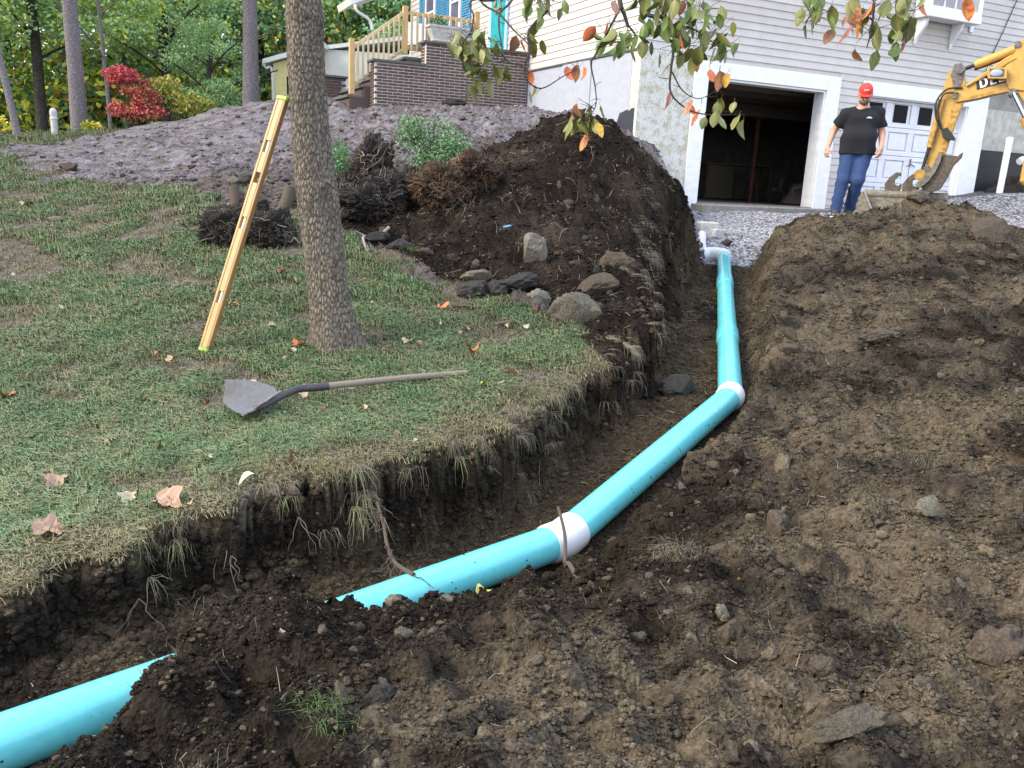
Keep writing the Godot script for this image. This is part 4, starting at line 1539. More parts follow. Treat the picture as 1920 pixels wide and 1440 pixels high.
func make_woods():
	var g1 := Color(0.15, 0.29, 0.12)  # leaf greens and yellows brightened in the colour, in place of direct sun
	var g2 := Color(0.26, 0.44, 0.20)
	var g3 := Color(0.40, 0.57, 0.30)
	var yg := Color(0.544, 0.612, 0.102)
	var ye := Color(0.800, 0.800, 0.102)
	var dk := Color(0.10, 0.17, 0.07)
	var orr := Color(0.578, 0.323, 0.085)
	var ev := Color(0.18, 0.36, 0.25)
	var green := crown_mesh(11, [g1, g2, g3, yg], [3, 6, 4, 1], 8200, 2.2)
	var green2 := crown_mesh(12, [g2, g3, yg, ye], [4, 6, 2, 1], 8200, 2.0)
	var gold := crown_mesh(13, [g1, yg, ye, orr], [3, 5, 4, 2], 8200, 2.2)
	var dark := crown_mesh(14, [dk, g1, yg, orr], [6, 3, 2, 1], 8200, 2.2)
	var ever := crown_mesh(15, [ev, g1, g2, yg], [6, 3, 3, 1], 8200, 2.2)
	rng.seed = 77
	# two tall bare trunks, their crowns above the picture
	make_tree("tall straight grey trunk rising from the edge of the lawn, left of the red shrub", Vector3(-10.71, height(-10.71, -21.2), -21.2), Vector3(-0.15, 0, 0), 0.185, 15.0, green, 14.5, Vector3(1.0, 0.8, 1.0), 0.4, M.bark_grey)
	make_tree("tall grey trunk standing at the top of the bare slope beside the yellow house", Vector3(-6.75, height(-6.75, -22.0), -22.0), Vector3(-0.1, 0, 0), 0.185, 15.0, green2, 14.5, Vector3(1.0, 0.8, 1.0), 1.4, M.bark_grey)
	make_tree("thin pale trunk leaning left at the far left edge of the lawn", Vector3(-11.30, height(-11.3, -19.7), -19.7), Vector3(-0.9, 0, 0), 0.085, 6.0, green, 7.0, Vector3(0.7, 0.7, 0.7), 2.0, M.bark_grey)
	make_tree("very thin sapling between the tall grey trunk and the red shrub", Vector3(-10.9, height(-10.9, -23.2), -23.2), Vector3(-0.1, 0, 0), 0.055, 6.5, green2, 6.0, Vector3(0.5, 0.5, 0.5), 0.3, M.bark_grey)
	# leafy trees behind: x, z, trunk radius, crown height, crown scale, kind, label
	var spots := [
		[-15.5, -25.0, 0.14, 4.2, 1.1, green, "leafy green tree at the far left edge of the wood"],
		[-13.3, -24.5, 0.16, 4.6, 1.15, green2, "bright green maple behind the white fence post"],
		[-12.6, -28.0, 0.16, 4.4, 1.2, green, "green maple spreading over the tall grey trunk"],
		[-10.4, -25.6, 0.12, 3.9, 0.9, green2, "light green maple above the red shrub"],
		[-12.0, -32.0, 0.2, 5.0, 1.4, green, "dense green tree behind the yellow-green shrub"],
		[-8.9, -24.6, 0.10, 1.7, 0.50, green, "low bushy green tree between the yellow shrub and the second grey trunk"],
		[-7.4, -35.5, 0.2, 5.6, 1.5, green2, "green tree crown just left of the big tree trunk"],
		[-3.9, -32.5, 0.2, 4.6, 1.2, ever, "dark evergreen tree behind the stoop railing"],
		[-2.4, -34.5, 0.2, 6.2, 1.3, gold, "golden autumn tree over the stoop railing"],
		[-5.0, -36.0, 0.2, 7.0, 1.5, ever, "blue-green evergreen right of the big tree trunk"],
		[-17.5, -30.0, 0.2, 5.0, 1.5, dark, "shadowy tree deep in the wood at the far left"],
		[-13.8, -31.5, 0.22, 5.2, 1.6, gold, "yellowing tree deep in the wood behind the white post"],
		[-10.0, -33.5, 0.22, 5.6, 1.7, dark, "dark tree deep in the wood above the red shrub"],
		[-6.8, -38.0, 0.22, 6.5, 1.8, gold, "yellow tree deep in the wood behind the second grey trunk"]]
	for q in spots:
		var y := height(q[0], q[1])
		make_tree(q[6], Vector3(q[0], y, q[1]), Vector3(rng.randf_range(-0.3, 0.3), 0, 0), q[2], q[3] + 2.0 * q[4], q[5], q[3], Vector3(q[4], q[4] * rng.randf_range(0.9, 1.15), q[4]), rng.randf() * TAU, M.bark_dark)
	# dark leaning trunks deep in the wood
	for q in [[-14.6, -27.5, 0.9, "dark leaning trunk in the wood behind the thin pale trunk"], [-11.9, -29.0, 0.15, "dark upright trunk in the wood left of the red shrub"], [-10.6, -29.5, -0.5, "dark slanting trunk in the wood right of the red shrub"]]:
		make_tree(q[3], Vector3(q[0], height(q[0], q[1]), q[1]), Vector3(q[2] * 2.0, 0, 0), 0.20, 9.0, null, 0, Vector3.ONE, 0, M.bark_dark)
	# the mass of foliage that closes the view
	rng.seed = 99
	var mb := MB.new()
	for k in 330:
		var x := rng.randf_range(-34.0, 6.0)
		var z := rng.randf_range(-48.0, -40.0)
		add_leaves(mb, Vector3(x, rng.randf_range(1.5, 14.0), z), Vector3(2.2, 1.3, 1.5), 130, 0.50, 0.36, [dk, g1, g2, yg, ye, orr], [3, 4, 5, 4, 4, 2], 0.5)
	for k in 230:
		var x := rng.randf_range(-26.0, -6.5)
		var uz := rng.randf_range(-34.0, -26.0)
		if x > -9.6 and uz > -30.5: continue
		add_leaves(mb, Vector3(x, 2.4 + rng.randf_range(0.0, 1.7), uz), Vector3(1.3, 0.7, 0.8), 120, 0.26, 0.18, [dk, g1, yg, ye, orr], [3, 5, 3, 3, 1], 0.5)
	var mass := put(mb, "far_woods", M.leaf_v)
	mass.set_meta("kind", "stuff")
	tag(mass, "mass of green and yellow autumn foliage deep in the wood", "foliage")
	# shrubs at the edge of the yard
	rng.seed = 5
	var rb := thing("red_shrub", "crimson autumn shrub at the edge of the wood", "shrub", Vector3(-9.25, height(-9.25, -20.9), -20.9))
	mb = MB.new()
	var reds := [Color(0.55, 0.08, 0.12), Color(0.45, 0.05, 0.08), Color(0.40, 0.14, 0.06), Color(0.30, 0.22, 0.08)]
	add_leaves(mb, Vector3(-0.22, 1.10, 0), Vector3(0.42, 0.22, 0.4), 600, 0.10, 0.05, reds, [6, 4, 1, 0], 0.5)
	add_leaves(mb, Vector3(0.15, 0.75, 0), Vector3(0.45, 0.16, 0.4), 420, 0.10, 0.05, reds, [2, 2, 4, 3], 0.5)
	add_leaves(mb, Vector3(0.15, 0.30, 0.1), Vector3(0.75, 0.22, 0.4), 800, 0.10, 0.05, reds, [4, 4, 3, 2], 0.5)
	for k in 9:
		add_leaves(mb, Vector3(rng.randf_range(-0.4, 0.5), rng.randf_range(0.2, 1.0), rng.randf_range(-0.2, 0.25)), Vector3(0.24, 0.16, 0.2), 120, 0.10, 0.05, reds, [3, 3, 3, 2], 0.5)
	put(mb, "foliage", M.leaf_v, rb)
	mb = MB.new()
	for k in 8:
		mb.tube([Vector3(0.03 * k - 0.1, -0.1, 0), Vector3(0.09 * k - 0.35, 1.0, 0.05 * (k % 3))], [0.015, 0.006], 5)
	put(mb, "stems", M.twig, rb)
	var yb := thing("yellow_shrub", "yellow-green shrub beside the red one", "shrub", Vector3(-8.35, height(-8.35, -21.3), -21.3))
	mb = MB.new()
	var yel := [Color(0.30, 0.32, 0.06), Color(0.42, 0.38, 0.07), Color(0.16, 0.24, 0.06), Color(0.45, 0.30, 0.10)]
	add_leaves(mb, Vector3(-0.25, 0.75, 0), Vector3(0.45, 0.35, 0.4), 600, 0.11, 0.06, yel, [4, 3, 2, 2], 0.5)
	add_leaves(mb, Vector3(0.35, 0.42, 0), Vector3(0.6, 0.3, 0.4), 700, 0.11, 0.06, yel, [4, 4, 2, 1], 0.5)
	put(mb, "foliage", M.leaf_v, yb)
	mb = MB.new()
	for k in 7:
		mb.tube([Vector3(0.04 * k - 0.1, -0.1, 0), Vector3(0.12 * k - 0.35, 0.7, 0.05 * (k % 3))], [0.015, 0.006], 5)
	put(mb, "stems", M.twig, yb)
	for q in [[-12.35, -20.6, 0.32, "small yellow weed by the thin pale trunk"], [-10.15, -20.7, 0.22, "small yellow plant at the foot of the tall grey trunk"]]:
		var wd := thing("yellow_weed", q[3], "plant", Vector3(q[0], height(q[0], q[1]), q[1]))
		mb = MB.new()
		add_leaves(mb, Vector3(0, q[2] * 0.7, 0), Vector3(q[2] * 1.2, q[2] * 0.6, q[2]), 160, 0.10, 0.06, [Color(0.55, 0.45, 0.04), Color(0.35, 0.38, 0.05)], [3, 2], 0.5)
		put(mb, "foliage", M.leaf_v, wd)
		mb = MB.new()
		mb.tube([Vector3(0, -0.05, 0), Vector3(0.02, q[2] * 0.8, 0)], [0.01, 0.004], 5)
		put(mb, "stems", M.twig, wd)
	# white marker post
	var po := thing("marker_post", "short white round-topped post at the edge of the lawn", "post", Vector3(-10.45, height(-10.45, -19.65), -19.65))
	mb = MB.new()
	mb.lathe([Vector2(0.0, 0.60), Vector2(0.05, 0.585), Vector2(0.075, 0.54), Vector2(0.08, 0.50), Vector2(0.078, 0.45), Vector2(0.072, 0.44), Vector2(0.07, -0.2), Vector2(0.0, -0.2)], 20, Transform3D.IDENTITY)
	put(mb, "shaft", M.stone_white, po)
	mb = MB.new()
	mb.lathe([Vector2(0.073, 0.34), Vector2(0.082, 0.35), Vector2(0.082, 0.39), Vector2(0.073, 0.40)], 20, Transform3D.IDENTITY)
	put(mb, "collar", M.stone_white, po)
var dogwood_twigs := [
	[[Vector3(-0.244, 2.572, -4.452), Vector3(-0.240, 2.402, -4.308), Vector3(-0.145, 2.325, -4.187), Vector3(-0.078, 2.251, -4.117), Vector3(-0.002, 2.177, -4.048), Vector3(0.020, 2.120, -4.034)], 0.006, 0.002],
	[[Vector3(-0.064, 2.581, -4.454), Vector3(-0.093, 2.410, -4.310), Vector3(-0.145, 2.318, -4.185), Vector3(-0.124, 2.172, -4.098), Vector3(-0.095, 2.105, -4.031), Vector3(-0.018, 2.084, -4.026)], 0.006, 0.002],
	[[Vector3(-0.099, 2.531, -4.339), Vector3(-0.273, 2.380, -4.200), Vector3(-0.258, 2.301, -4.129), Vector3(-0.266, 2.222, -4.059), Vector3(-0.296, 2.162, -4.045), Vector3(-0.263, 2.083, -4.025), Vector3(-0.227, 1.992, -4.004)], 0.005, 0.0015],
	[[Vector3(0.073, 2.540, -4.238), Vector3(0.071, 2.377, -4.096), Vector3(0.072, 2.326, -4.033), Vector3(-0.005, 2.223, -3.956), Vector3(0.002, 2.137, -3.936), Vector3(-0.018, 2.071, -3.920), Vector3(-0.008, 2.018, -3.907), Vector3(0.061, 1.983, -3.898), Vector3(0.153, 2.039, -3.912), Vector3(0.218, 2.076, -3.921)], 0.007, 0.0015],
	[[Vector3(0.381, 2.507, -4.025), Vector3(0.371, 2.352, -3.884), Vector3(0.392, 2.296, -3.871), Vector3(0.412, 2.244, -3.859)], 0.01, 0.006],
	[[Vector3(0.378, 2.330, -3.879), Vector3(0.343, 2.254, -3.809), Vector3(0.273, 2.109, -3.723), Vector3(0.256, 2.070, -3.714), Vector3(0.278, 1.979, -3.692), Vector3(0.284, 1.905, -3.674), Vector3(0.250, 1.846, -3.660)], 0.005, 0.0015],
	[[Vector3(0.412, 2.249, -3.860), Vector3(0.442, 2.202, -3.848), Vector3(0.353, 2.175, -3.842), Vector3(0.308, 2.162, -3.839)], 0.004, 0.0015],
	[[Vector3(0.450, 2.511, -4.026), Vector3(0.456, 2.356, -3.885), Vector3(0.488, 2.287, -3.817), Vector3(0.534, 2.271, -3.762), Vector3(0.585, 2.214, -3.748), Vector3(0.590, 2.129, -3.728), Vector3(0.585, 2.065, -3.712), Vector3(0.590, 1.970, -3.689), Vector3(0.663, 1.909, -3.675), Vector3(0.751, 1.892, -3.671), Vector3(0.850, 1.897, -3.672)], 0.008, 0.0015],
	[[Vector3(0.577, 2.214, -3.748), Vector3(0.646, 2.238, -3.754), Vector3(0.736, 2.190, -3.743), Vector3(0.793, 2.150, -3.733)], 0.004, 0.0015],
	[[Vector3(0.674, 2.498, -3.920), Vector3(0.649, 2.355, -3.834), Vector3(0.666, 2.261, -3.760), Vector3(0.708, 2.305, -3.770)], 0.005, 0.002],
	[[Vector3(0.590, 2.055, -3.710), Vector3(0.637, 1.983, -3.693), Vector3(0.704, 1.954, -3.686), Vector3(0.768, 1.985, -3.693)], 0.003, 0.001],
	[[Vector3(1.398, 2.510, -3.820), Vector3(1.363, 2.381, -3.686), Vector3(1.339, 2.247, -3.602), Vector3(1.303, 2.156, -3.529)], 0.006, 0.002],
	[[Vector3(1.551, 2.518, -3.822), Vector3(1.491, 2.388, -3.687), Vector3(1.482, 2.275, -3.609), Vector3(1.456, 2.184, -3.535)], 0.005, 0.002],
	[[Vector3(1.381, 2.435, -3.750), Vector3(1.192, 2.393, -3.689), Vector3(1.123, 2.307, -3.668), Vector3(1.093, 2.254, -3.655)], 0.004, 0.0015],
	[[Vector3(1.531, 2.463, -3.757), Vector3(1.616, 2.435, -3.699), Vector3(1.703, 2.398, -3.690)], 0.004, 0.0015],
]
# leaf base, kind (g green, o olive, r red, n orange, b brown, y yellow)
var dogwood_leaves := [
	["o", -0.31, 2.20, -4.05], ["o", -0.28, 2.19, -4.05], ["g", -0.26, 2.18, -4.05], ["o", -0.23, 2.18, -4.05], ["o", -0.21, 2.20, -4.05], ["o", -0.31, 2.15, -4.04], ["g", -0.29, 2.13, -4.04], ["o", -0.24, 2.15, -4.04],
	["o", -0.23, 2.13, -4.04], ["g", -0.28, 2.10, -4.03], ["o", -0.23, 2.09, -4.03], ["g", -0.20, 2.08, -4.03], ["o", -0.19, 2.06, -4.02], ["o", -0.15, 2.07, -4.02], ["o", -0.13, 2.07, -4.02], ["g", -0.18, 2.19, -4.05],
	["o", -0.16, 2.19, -4.05], ["o", -0.27, 2.16, -4.04], ["g", -0.22, 2.17, -4.05], ["o", -0.25, 2.12, -4.03], ["o", -0.30, 2.17, -4.05], ["g", -0.27, 2.14, -4.04], ["o", -0.26, 2.12, -4.04], ["o", -0.22, 2.09, -4.03],
	["o", -0.23, 2.00, -4.00], ["b", -0.21, 1.99, -4.00], ["g", -0.14, 2.07, -4.02], ["o", -0.17, 2.02, -4.01], ["o", -0.24, 1.98, -4.00], ["o", -0.29, 2.14, -4.04], ["o", -0.20, 2.17, -4.05], ["g", -0.01, 2.36, -4.04],
	["g", 0.02, 2.32, -4.03], ["g", 0.05, 2.30, -4.03], ["o", 0.03, 2.37, -4.04], ["o", 0.08, 2.35, -4.04], ["g", 0.14, 2.38, -4.05], ["o", 0.06, 2.39, -4.05], ["b", -0.06, 2.19, -4.00], ["b", -0.04, 2.19, -4.00],
	["o", -0.00, 2.21, -4.00], ["o", 0.00, 2.18, -4.00], ["o", 0.03, 2.01, -3.96], ["r", 0.01, 2.05, -3.97], ["r", 0.17, 2.09, -3.98], ["b", 0.21, 2.09, -3.98], ["n", 0.24, 2.09, -3.98], ["r", 0.26, 2.21, -3.75],
	["n", 0.31, 2.23, -3.75], ["g", 0.30, 2.18, -3.74], ["g", 0.33, 2.21, -3.75], ["g", 0.36, 2.19, -3.74], ["g", 0.33, 2.17, -3.74], ["g", 0.39, 2.17, -3.74], ["o", 0.40, 2.23, -3.75], ["g", 0.47, 2.25, -3.76],
	["g", 0.45, 2.20, -3.74], ["b", 0.34, 2.33, -3.78], ["o", 0.42, 2.21, -3.75], ["g", 0.37, 2.17, -3.74], ["g", 0.48, 2.34, -3.78], ["o", 0.51, 2.36, -3.78], ["o", 0.54, 2.34, -3.78], ["g", 0.57, 2.36, -3.78],
	["o", 0.52, 2.29, -3.77], ["o", 0.55, 2.28, -3.76], ["g", 0.54, 2.23, -3.75], ["g", 0.56, 2.22, -3.75], ["o", 0.58, 2.32, -3.77], ["o", 0.60, 2.35, -3.78], ["b", 0.64, 2.36, -3.78], ["g", 0.67, 2.32, -3.77],
	["g", 0.70, 2.34, -3.78], ["g", 0.74, 2.30, -3.77], ["g", 0.76, 2.29, -3.77], ["o", 0.68, 2.26, -3.76], ["o", 0.62, 2.24, -3.76], ["o", 0.65, 2.29, -3.77], ["r", 0.60, 2.19, -3.74], ["r", 0.67, 2.18, -3.74],
	["n", 0.69, 2.15, -3.73], ["g", 0.64, 2.22, -3.75], ["g", 0.71, 2.24, -3.75], ["o", 0.74, 2.20, -3.74], ["g", 0.79, 2.23, -3.75], ["g", 0.80, 2.20, -3.75], ["o", 0.78, 2.17, -3.74], ["o", 0.74, 2.15, -3.73],
	["g", 0.81, 2.17, -3.74], ["o", 0.62, 2.14, -3.73], ["o", 0.64, 2.13, -3.73], ["g", 0.55, 2.14, -3.73], ["g", 0.58, 2.17, -3.74], ["o", 0.70, 2.21, -3.75], ["g", 0.66, 2.24, -3.75], ["o", 0.62, 2.28, -3.76],
	["g", 0.53, 2.26, -3.76], ["o", 0.57, 2.25, -3.76], ["g", 0.60, 2.27, -3.76], ["o", 0.67, 2.14, -3.73], ["g", 0.72, 2.17, -3.74], ["o", 0.76, 2.23, -3.75], ["g", 0.52, 2.32, -3.78], ["o", 0.69, 2.30, -3.77],
	["r", 0.74, 2.07, -3.71], ["b", 0.77, 2.06, -3.71], ["y", 0.81, 2.05, -3.71], ["r", 0.59, 1.98, -3.69], ["b", 0.66, 1.94, -3.68], ["r", 0.69, 1.95, -3.69], ["n", 0.73, 1.92, -3.68], ["o", 0.76, 1.90, -3.67],
	["o", 0.80, 1.90, -3.67], ["o", 0.83, 1.94, -3.68], ["o", 0.85, 1.89, -3.67], ["b", 0.20, 1.90, -3.67], ["o", 0.22, 1.89, -3.67], ["o", 0.25, 1.88, -3.67], ["o", 0.19, 1.84, -3.66], ["o", 0.21, 1.83, -3.65],
	["o", 0.24, 1.83, -3.65], ["y", 0.28, 1.83, -3.66], ["n", 0.26, 1.80, -3.65], ["o", 0.27, 1.91, -3.67], ["o", 0.23, 1.86, -3.66], ["b", 0.19, 1.87, -3.67], ["o", 1.05, 2.30, -3.61], ["g", 1.08, 2.34, -3.62],
	["g", 1.13, 2.33, -3.62], ["g", 1.14, 2.26, -3.60], ["o", 1.08, 2.26, -3.60], ["o", 1.19, 2.33, -3.62], ["b", 1.21, 2.24, -3.60], ["b", 1.24, 2.24, -3.60], ["b", 1.28, 2.33, -3.62], ["n", 1.29, 2.28, -3.61],
	["n", 1.31, 2.32, -3.62], ["b", 1.32, 2.18, -3.59], ["g", 1.31, 2.27, -3.61], ["o", 1.34, 2.24, -3.60], ["o", 1.36, 2.33, -3.62], ["g", 1.39, 2.20, -3.59], ["o", 1.42, 2.32, -3.62], ["o", 1.44, 2.36, -3.63],
	["g", 1.47, 2.21, -3.59], ["b", 1.49, 2.24, -3.60], ["g", 1.49, 2.36, -3.63], ["g", 1.50, 2.30, -3.61], ["r", 1.56, 2.37, -3.63], ["n", 1.69, 2.37, -3.63], ["b", 1.72, 2.38, -3.63], ["o", 1.10, 2.30, -3.61],
	["g", 1.11, 2.35, -3.63], ["b", 1.22, 2.28, -3.61], ["o", 1.25, 2.36, -3.63], ["n", 1.29, 2.35, -3.63], ["o", 1.35, 2.27, -3.61], ["g", 1.39, 2.23, -3.60], ["o", 1.40, 2.35, -3.63], ["g", 1.47, 2.28, -3.61],
	["o", 1.49, 2.27, -3.61], ["g", 1.11, 2.32, -3.62], ["b", 1.26, 2.30, -3.61], ["o", 1.46, 2.32, -3.62],
]

# ---------------------------------------------------------------- the dogwood in the lawn
func leaf_texture(base: Color, blot: Color, amount: float, sd: int) -> ImageTexture:
	var im := Image.create(48, 96, false, Image.FORMAT_RGB8)
	var f := noise(FastNoiseLite.TYPE_SIMPLEX_SMOOTH, 0.035, 3, sd)
	for y in 96:
		for x in 48:
			var q := f.get_noise_2d(x, y) * 0.9 + 0.5
			var c := base.lerp(blot, smoothstep(1.0 - amount - 0.15, 1.0 - amount + 0.25, q))
			var u := absf(x / 47.0 - 0.5)
			var vein := absf(fposmod(y / 96.0 * 7.0 - u * 3.2, 1.0) - 0.5)
			if u < 0.03: c = c.lerp(Color(0.75, 0.72, 0.45), 0.45)
			elif vein > 0.44: c = c.lerp(Color(0.75, 0.72, 0.45), 0.16)
			im.set_pixel(x, y, c)
	im.generate_mipmaps()
	return ImageTexture.create_from_image(im)

func dog_leaf_mesh(curl: float, fold: float, twist: float) -> ArrayMesh:
	# a hanging ovate leaf, base at the origin, tip towards -y, 10 cm long
	var mb := MB.new()
	var rows := 8
	var L := 0.10
	for k in rows + 1:
		var t := float(k) / rows
		var w := 0.030 * pow(sin(PI * pow(t, 0.75)), 0.8) if k < rows else 0.0
		if k == 0: w = 0.002
		var ang := curl * t
		var c := Vector3(0, -sin(PI * 0.5) * L * t * (1.0 - 0.12 * absf(curl) * t), L * curl * t * t * 0.5)
		var tw := Basis(Vector3.UP, twist * t)
		for s in [-1.0, -0.5, 0.0, 0.5, 1.0]:
			var off := tw * Vector3(s * w, 0, absf(s) * w * fold + sin(t * 17.0 + s * 2.0) * 0.0016 * absf(s))
			mb.vert(c + off, (tw * Vector3(-s * fold, sin(ang) * 0.6, 1)).normalized(), Vector2(s * 0.5 + 0.5, t))
	for k in rows:
		for s in 4:
			var a := k * 5 + s
			mb.tri(a, a + 1, a + 6)
			mb.tri(a, a + 6, a + 5)
	# stalk
	mb.tube([Vector3(0, 0.0, 0), Vector3(0, 0.012, 0.002), Vector3(0.001, 0.022, -0.002)], [0.0009], 4, false)
	return mb.mesh()

func make_dogwood():
	rng.seed = 314
	var base := Vector3(-1.18, height(-1.18, -5.39), -5.39)
	var root := thing("dogwood_tree", "grey-barked dogwood in the lawn with drooping leafy branches in autumn colour", "tree", base)
	# trunk
	var spine := [Vector3(0.06, -0.25, 0.02), Vector3(0.045, 0.0, 0.0), Vector3(0.025, 0.12, 0.0), Vector3(-0.03, 0.42, -0.04), Vector3(-0.10, 0.85, -0.12), Vector3(-0.16, 1.25, -0.18), Vector3(-0.205, 1.62, -0.24), Vector3(-0.24, 2.1, -0.30), Vector3(-0.28, 2.6, -0.33), Vector3(-0.22, 3.1, -0.30)]
	var pts := spline(spine, 16)
	var mb := MB.new()
	var nb := noise(FastNoiseLite.TYPE_CELLULAR, 26.0, 1, 9)
	nb.cellular_return_type = FastNoiseLite.RETURN_DISTANCE2_SUB
	var sides := 84
	var m := pts.size()
	for k in m:
		var p: Vector3 = pts[k]
		var r := 0.129 - 0.007 * clampf(p.y, 0, 3)
		r += 0.085 * exp(-maxf(p.y + 0.03, 0.0) * 7.5)
		r += 0.012 * exp(-pow((p.y - 0.95) / 0.25, 2.0))
		for s in sides + 1:
			var a := TAU * (s % sides) / sides
			var d := Vector3(cos(a), 0, sin(a))
			var rr := r * (1.0 + 0.05 * sin(a * 3.0 + p.y * 1.4) + 0.16 * sin(a * 4.0 + 1.0) * exp(-maxf(p.y, 0) * 6.0))
			# knot
			var kd := Vector2(wrapf(a - 0.25, -PI, PI) * r, p.y - 2.02).length()
			rr += 0.03 * exp(-pow(kd / 0.05, 2.0))
			var q := p + d * rr
			var pl := nb.get_noise_3d(q.x, q.y * 0.55, q.z) * 0.5 + 0.5
			rr += (smoothstep(0.0, 0.35, pl) - 0.7) * 0.007
			mb.vert(p + d * rr, d, Vector2.ZERO)
	for k in m - 1:
		for s in sides:
			var a := k * (sides + 1) + s
			mb.tri(a, a + 1, a + sides + 2)
			mb.tri(a, a + sides + 2, a + sides + 1)
	# true normals from the displaced surface
	var acc := PackedVector3Array()
	acc.resize(mb.v.size())
	for t in range(0, mb.ix.size(), 3):
		var g := (mb.v[mb.ix[t + 2]] - mb.v[mb.ix[t]]).cross(mb.v[mb.ix[t + 1]] - mb.v[mb.ix[t]])
		for q in 3: acc[mb.ix[t + q]] += g
	for k in m:
		var s0 := k * (sides + 1)
		var sm := acc[s0] + acc[s0 + sides]
		acc[s0] = sm
		acc[s0 + sides] = sm
	for k in acc.size():
		mb.n[k] = acc[k].normalized()
	put(mb, "trunk", M.bark, root)
	# limbs above the picture
	var top := Vector3(-0.24, 2.95, -0.30)
	for q in [[top, Vector3(0.5, 3.35, 0.4), Vector3(1.3, 3.30, 1.2), Vector3(2.2, 3.05, 1.7)], [top + Vector3(0, -0.2, 0), Vector3(0.9, 3.0, 0.9), Vector3(2.1, 3.0, 1.9), Vector3(3.1, 2.75, 2.15)], [top, Vector3(-0.9, 3.6, 0.0), Vector3(-1.8, 3.9, 0.5)], [top, Vector3(-0.1, 3.8, -0.9), Vector3(0.2, 4.3, -1.8)], [top, Vector3(0.2, 3.8, 0.1), Vector3(0.3, 4.6, 0.3)]]:
		mb = MB.new()
		var sp := spline(q, 5)
		mb.tube(sp, taper(sp.size(), 0.07, 0.018), 10)
		put(mb, "limb", M.bark, root)
	# hanging twigs with their leaves
	var tex := {}
	var kinds := {
		"g": [lin(0.075, 0.135, 0.022), lin(0.13, 0.16, 0.035), 0.4], "o": [lin(0.13, 0.15, 0.03), lin(0.19, 0.12, 0.04), 0.30],
		"r": [lin(0.52, 0.10, 0.045), lin(0.40, 0.16, 0.05), 0.4], "n": [lin(0.55, 0.21, 0.05), lin(0.45, 0.07, 0.03), 0.4],
		"b": [lin(0.26, 0.15, 0.075), lin(0.32, 0.08, 0.05), 0.45], "y": [lin(0.55, 0.38, 0.05), lin(0.55, 0.17, 0.03), 0.35]}
	for k in kinds:
		var lm := StandardMaterial3D.new()
		lm.albedo_texture = leaf_texture(kinds[k][0], kinds[k][1], kinds[k][2], k.unicode_at(0))
		lm.roughness = 0.5
		lm.cull_mode = BaseMaterial3D.CULL_DISABLED
		lm.backlight_enabled = true
		lm.backlight = Color(0.15, 0.14, 0.05)
		tex[k] = lm
	M.dogleaf = tex
	var shapes := [dog_leaf_mesh(0.35, 0.35, 0.3), dog_leaf_mesh(0.9, 0.5, -0.4), dog_leaf_mesh(-0.4, 0.7, 0.6), dog_leaf_mesh(1.5, 0.9, 0.2), dog_leaf_mesh(0.2, 0.2, -0.2)]
	M.leaf_shapes = shapes
	var twigs := []
	var ends := []
	var anchor := [Vector3(1.3, 3.30, 1.2), Vector3(2.1, 3.0, 1.9)]
	for q in dogwood_twigs:
		var path := []
		for p in q[0]: path.append(p - base)
		var first: Vector3 = path[0]
		var an: Vector3 = anchor[0] if (first - anchor[0]).length() < (first - anchor[1]).length() else anchor[1]
		if first.x > 2.6: an = Vector3(3.1, 2.75, 2.15)
		if first.y > 2.05: path.push_front(an.lerp(first, 0.15))
		var sp := spline(path, 5)
		mb = MB.new()
		mb.tube(sp, taper(sp.size(), q[1] * 1.3, q[2]), 6)
		# side spurs
		for k in range(4, sp.size() - 2, 4):
			var e: Vector3 = sp[k] + Vector3(rng.randfn() * 0.03, rng.randf_range(-0.05, 0.03), rng.randfn() * 0.03)
			mb.tube([sp[k], sp[k].lerp(e, 0.5) + rv(0.006), e], [0.0018, 0.0013, 0.0009], 4)
		twigs.append(put(mb, "branch", M.twig, root))
		ends.append(sp)
	var spurs := []
	for q in dogwood_twigs: spurs.append(MB.new())
	var all_leaves := []
	for q in dogwood_leaves:
		all_leaves.append(q)
	for q in dogwood_leaves:
		# a second leaf close by: dogwood leaves stand in pairs
		if all_leaves.size() < 292 and q[0] in ["g", "o"]:
			all_leaves.append([q[0] if rng.randf() < 0.8 else "o", q[1] + rng.randf_range(-0.06, 0.06), q[2] + rng.randf_range(-0.03, 0.05), q[3] + rng.randf_range(-0.1, 0.1)])
	for q in all_leaves:
		var p := Vector3(q[1], q[2], q[3]) - base + Vector3(0, 0, rng.randf_range(-0.12, 0.12))
		var bi := 0
		var bp := Vector3.ZERO
		var bd := 1e9
		for k in ends.size():
			for e in ends[k]:
				var d: float = (e - p).length() + maxf(0.0, p.y - e.y) * 0.5
				if d < bd:
					bd = d; bi = k; bp = e
		p = p.lerp(bp, clampf((bd - 0.12) * 0.5, 0.0, 0.3))
		spurs[bi].tube([bp, bp.lerp(p, 0.5) + Vector3(0, 0.012, 0), p + Vector3(0, 0.02, 0)], [0.0016, 0.0012, 0.0009], 4, false)
		var l := put_mesh(shapes[rng.randi() % shapes.size()], "leaf", tex[q[0]], twigs[bi])
		l.position = p
		var b := Basis(Vector3.UP, rng.randf() * TAU) * Basis(Vector3.RIGHT, rng.randf_range(-0.45, 0.75)) * Basis(Vector3.BACK, rng.randf_range(-0.4, 0.4))
		l.basis = b.scaled(Vector3.ONE * rng.randf_range(0.55, 0.88))
	for k in spurs.size():
		if spurs[k].v.size() > 0:
			put(spurs[k], "twig", M.twig, twigs[k]).set_meta("kind", "stuff")
	# the rest of the crown, above the picture
	mb = MB.new()
	var cl := [Color(0.10, 0.17, 0.03), Color(0.17, 0.18, 0.04), Color(0.30, 0.12, 0.05)]
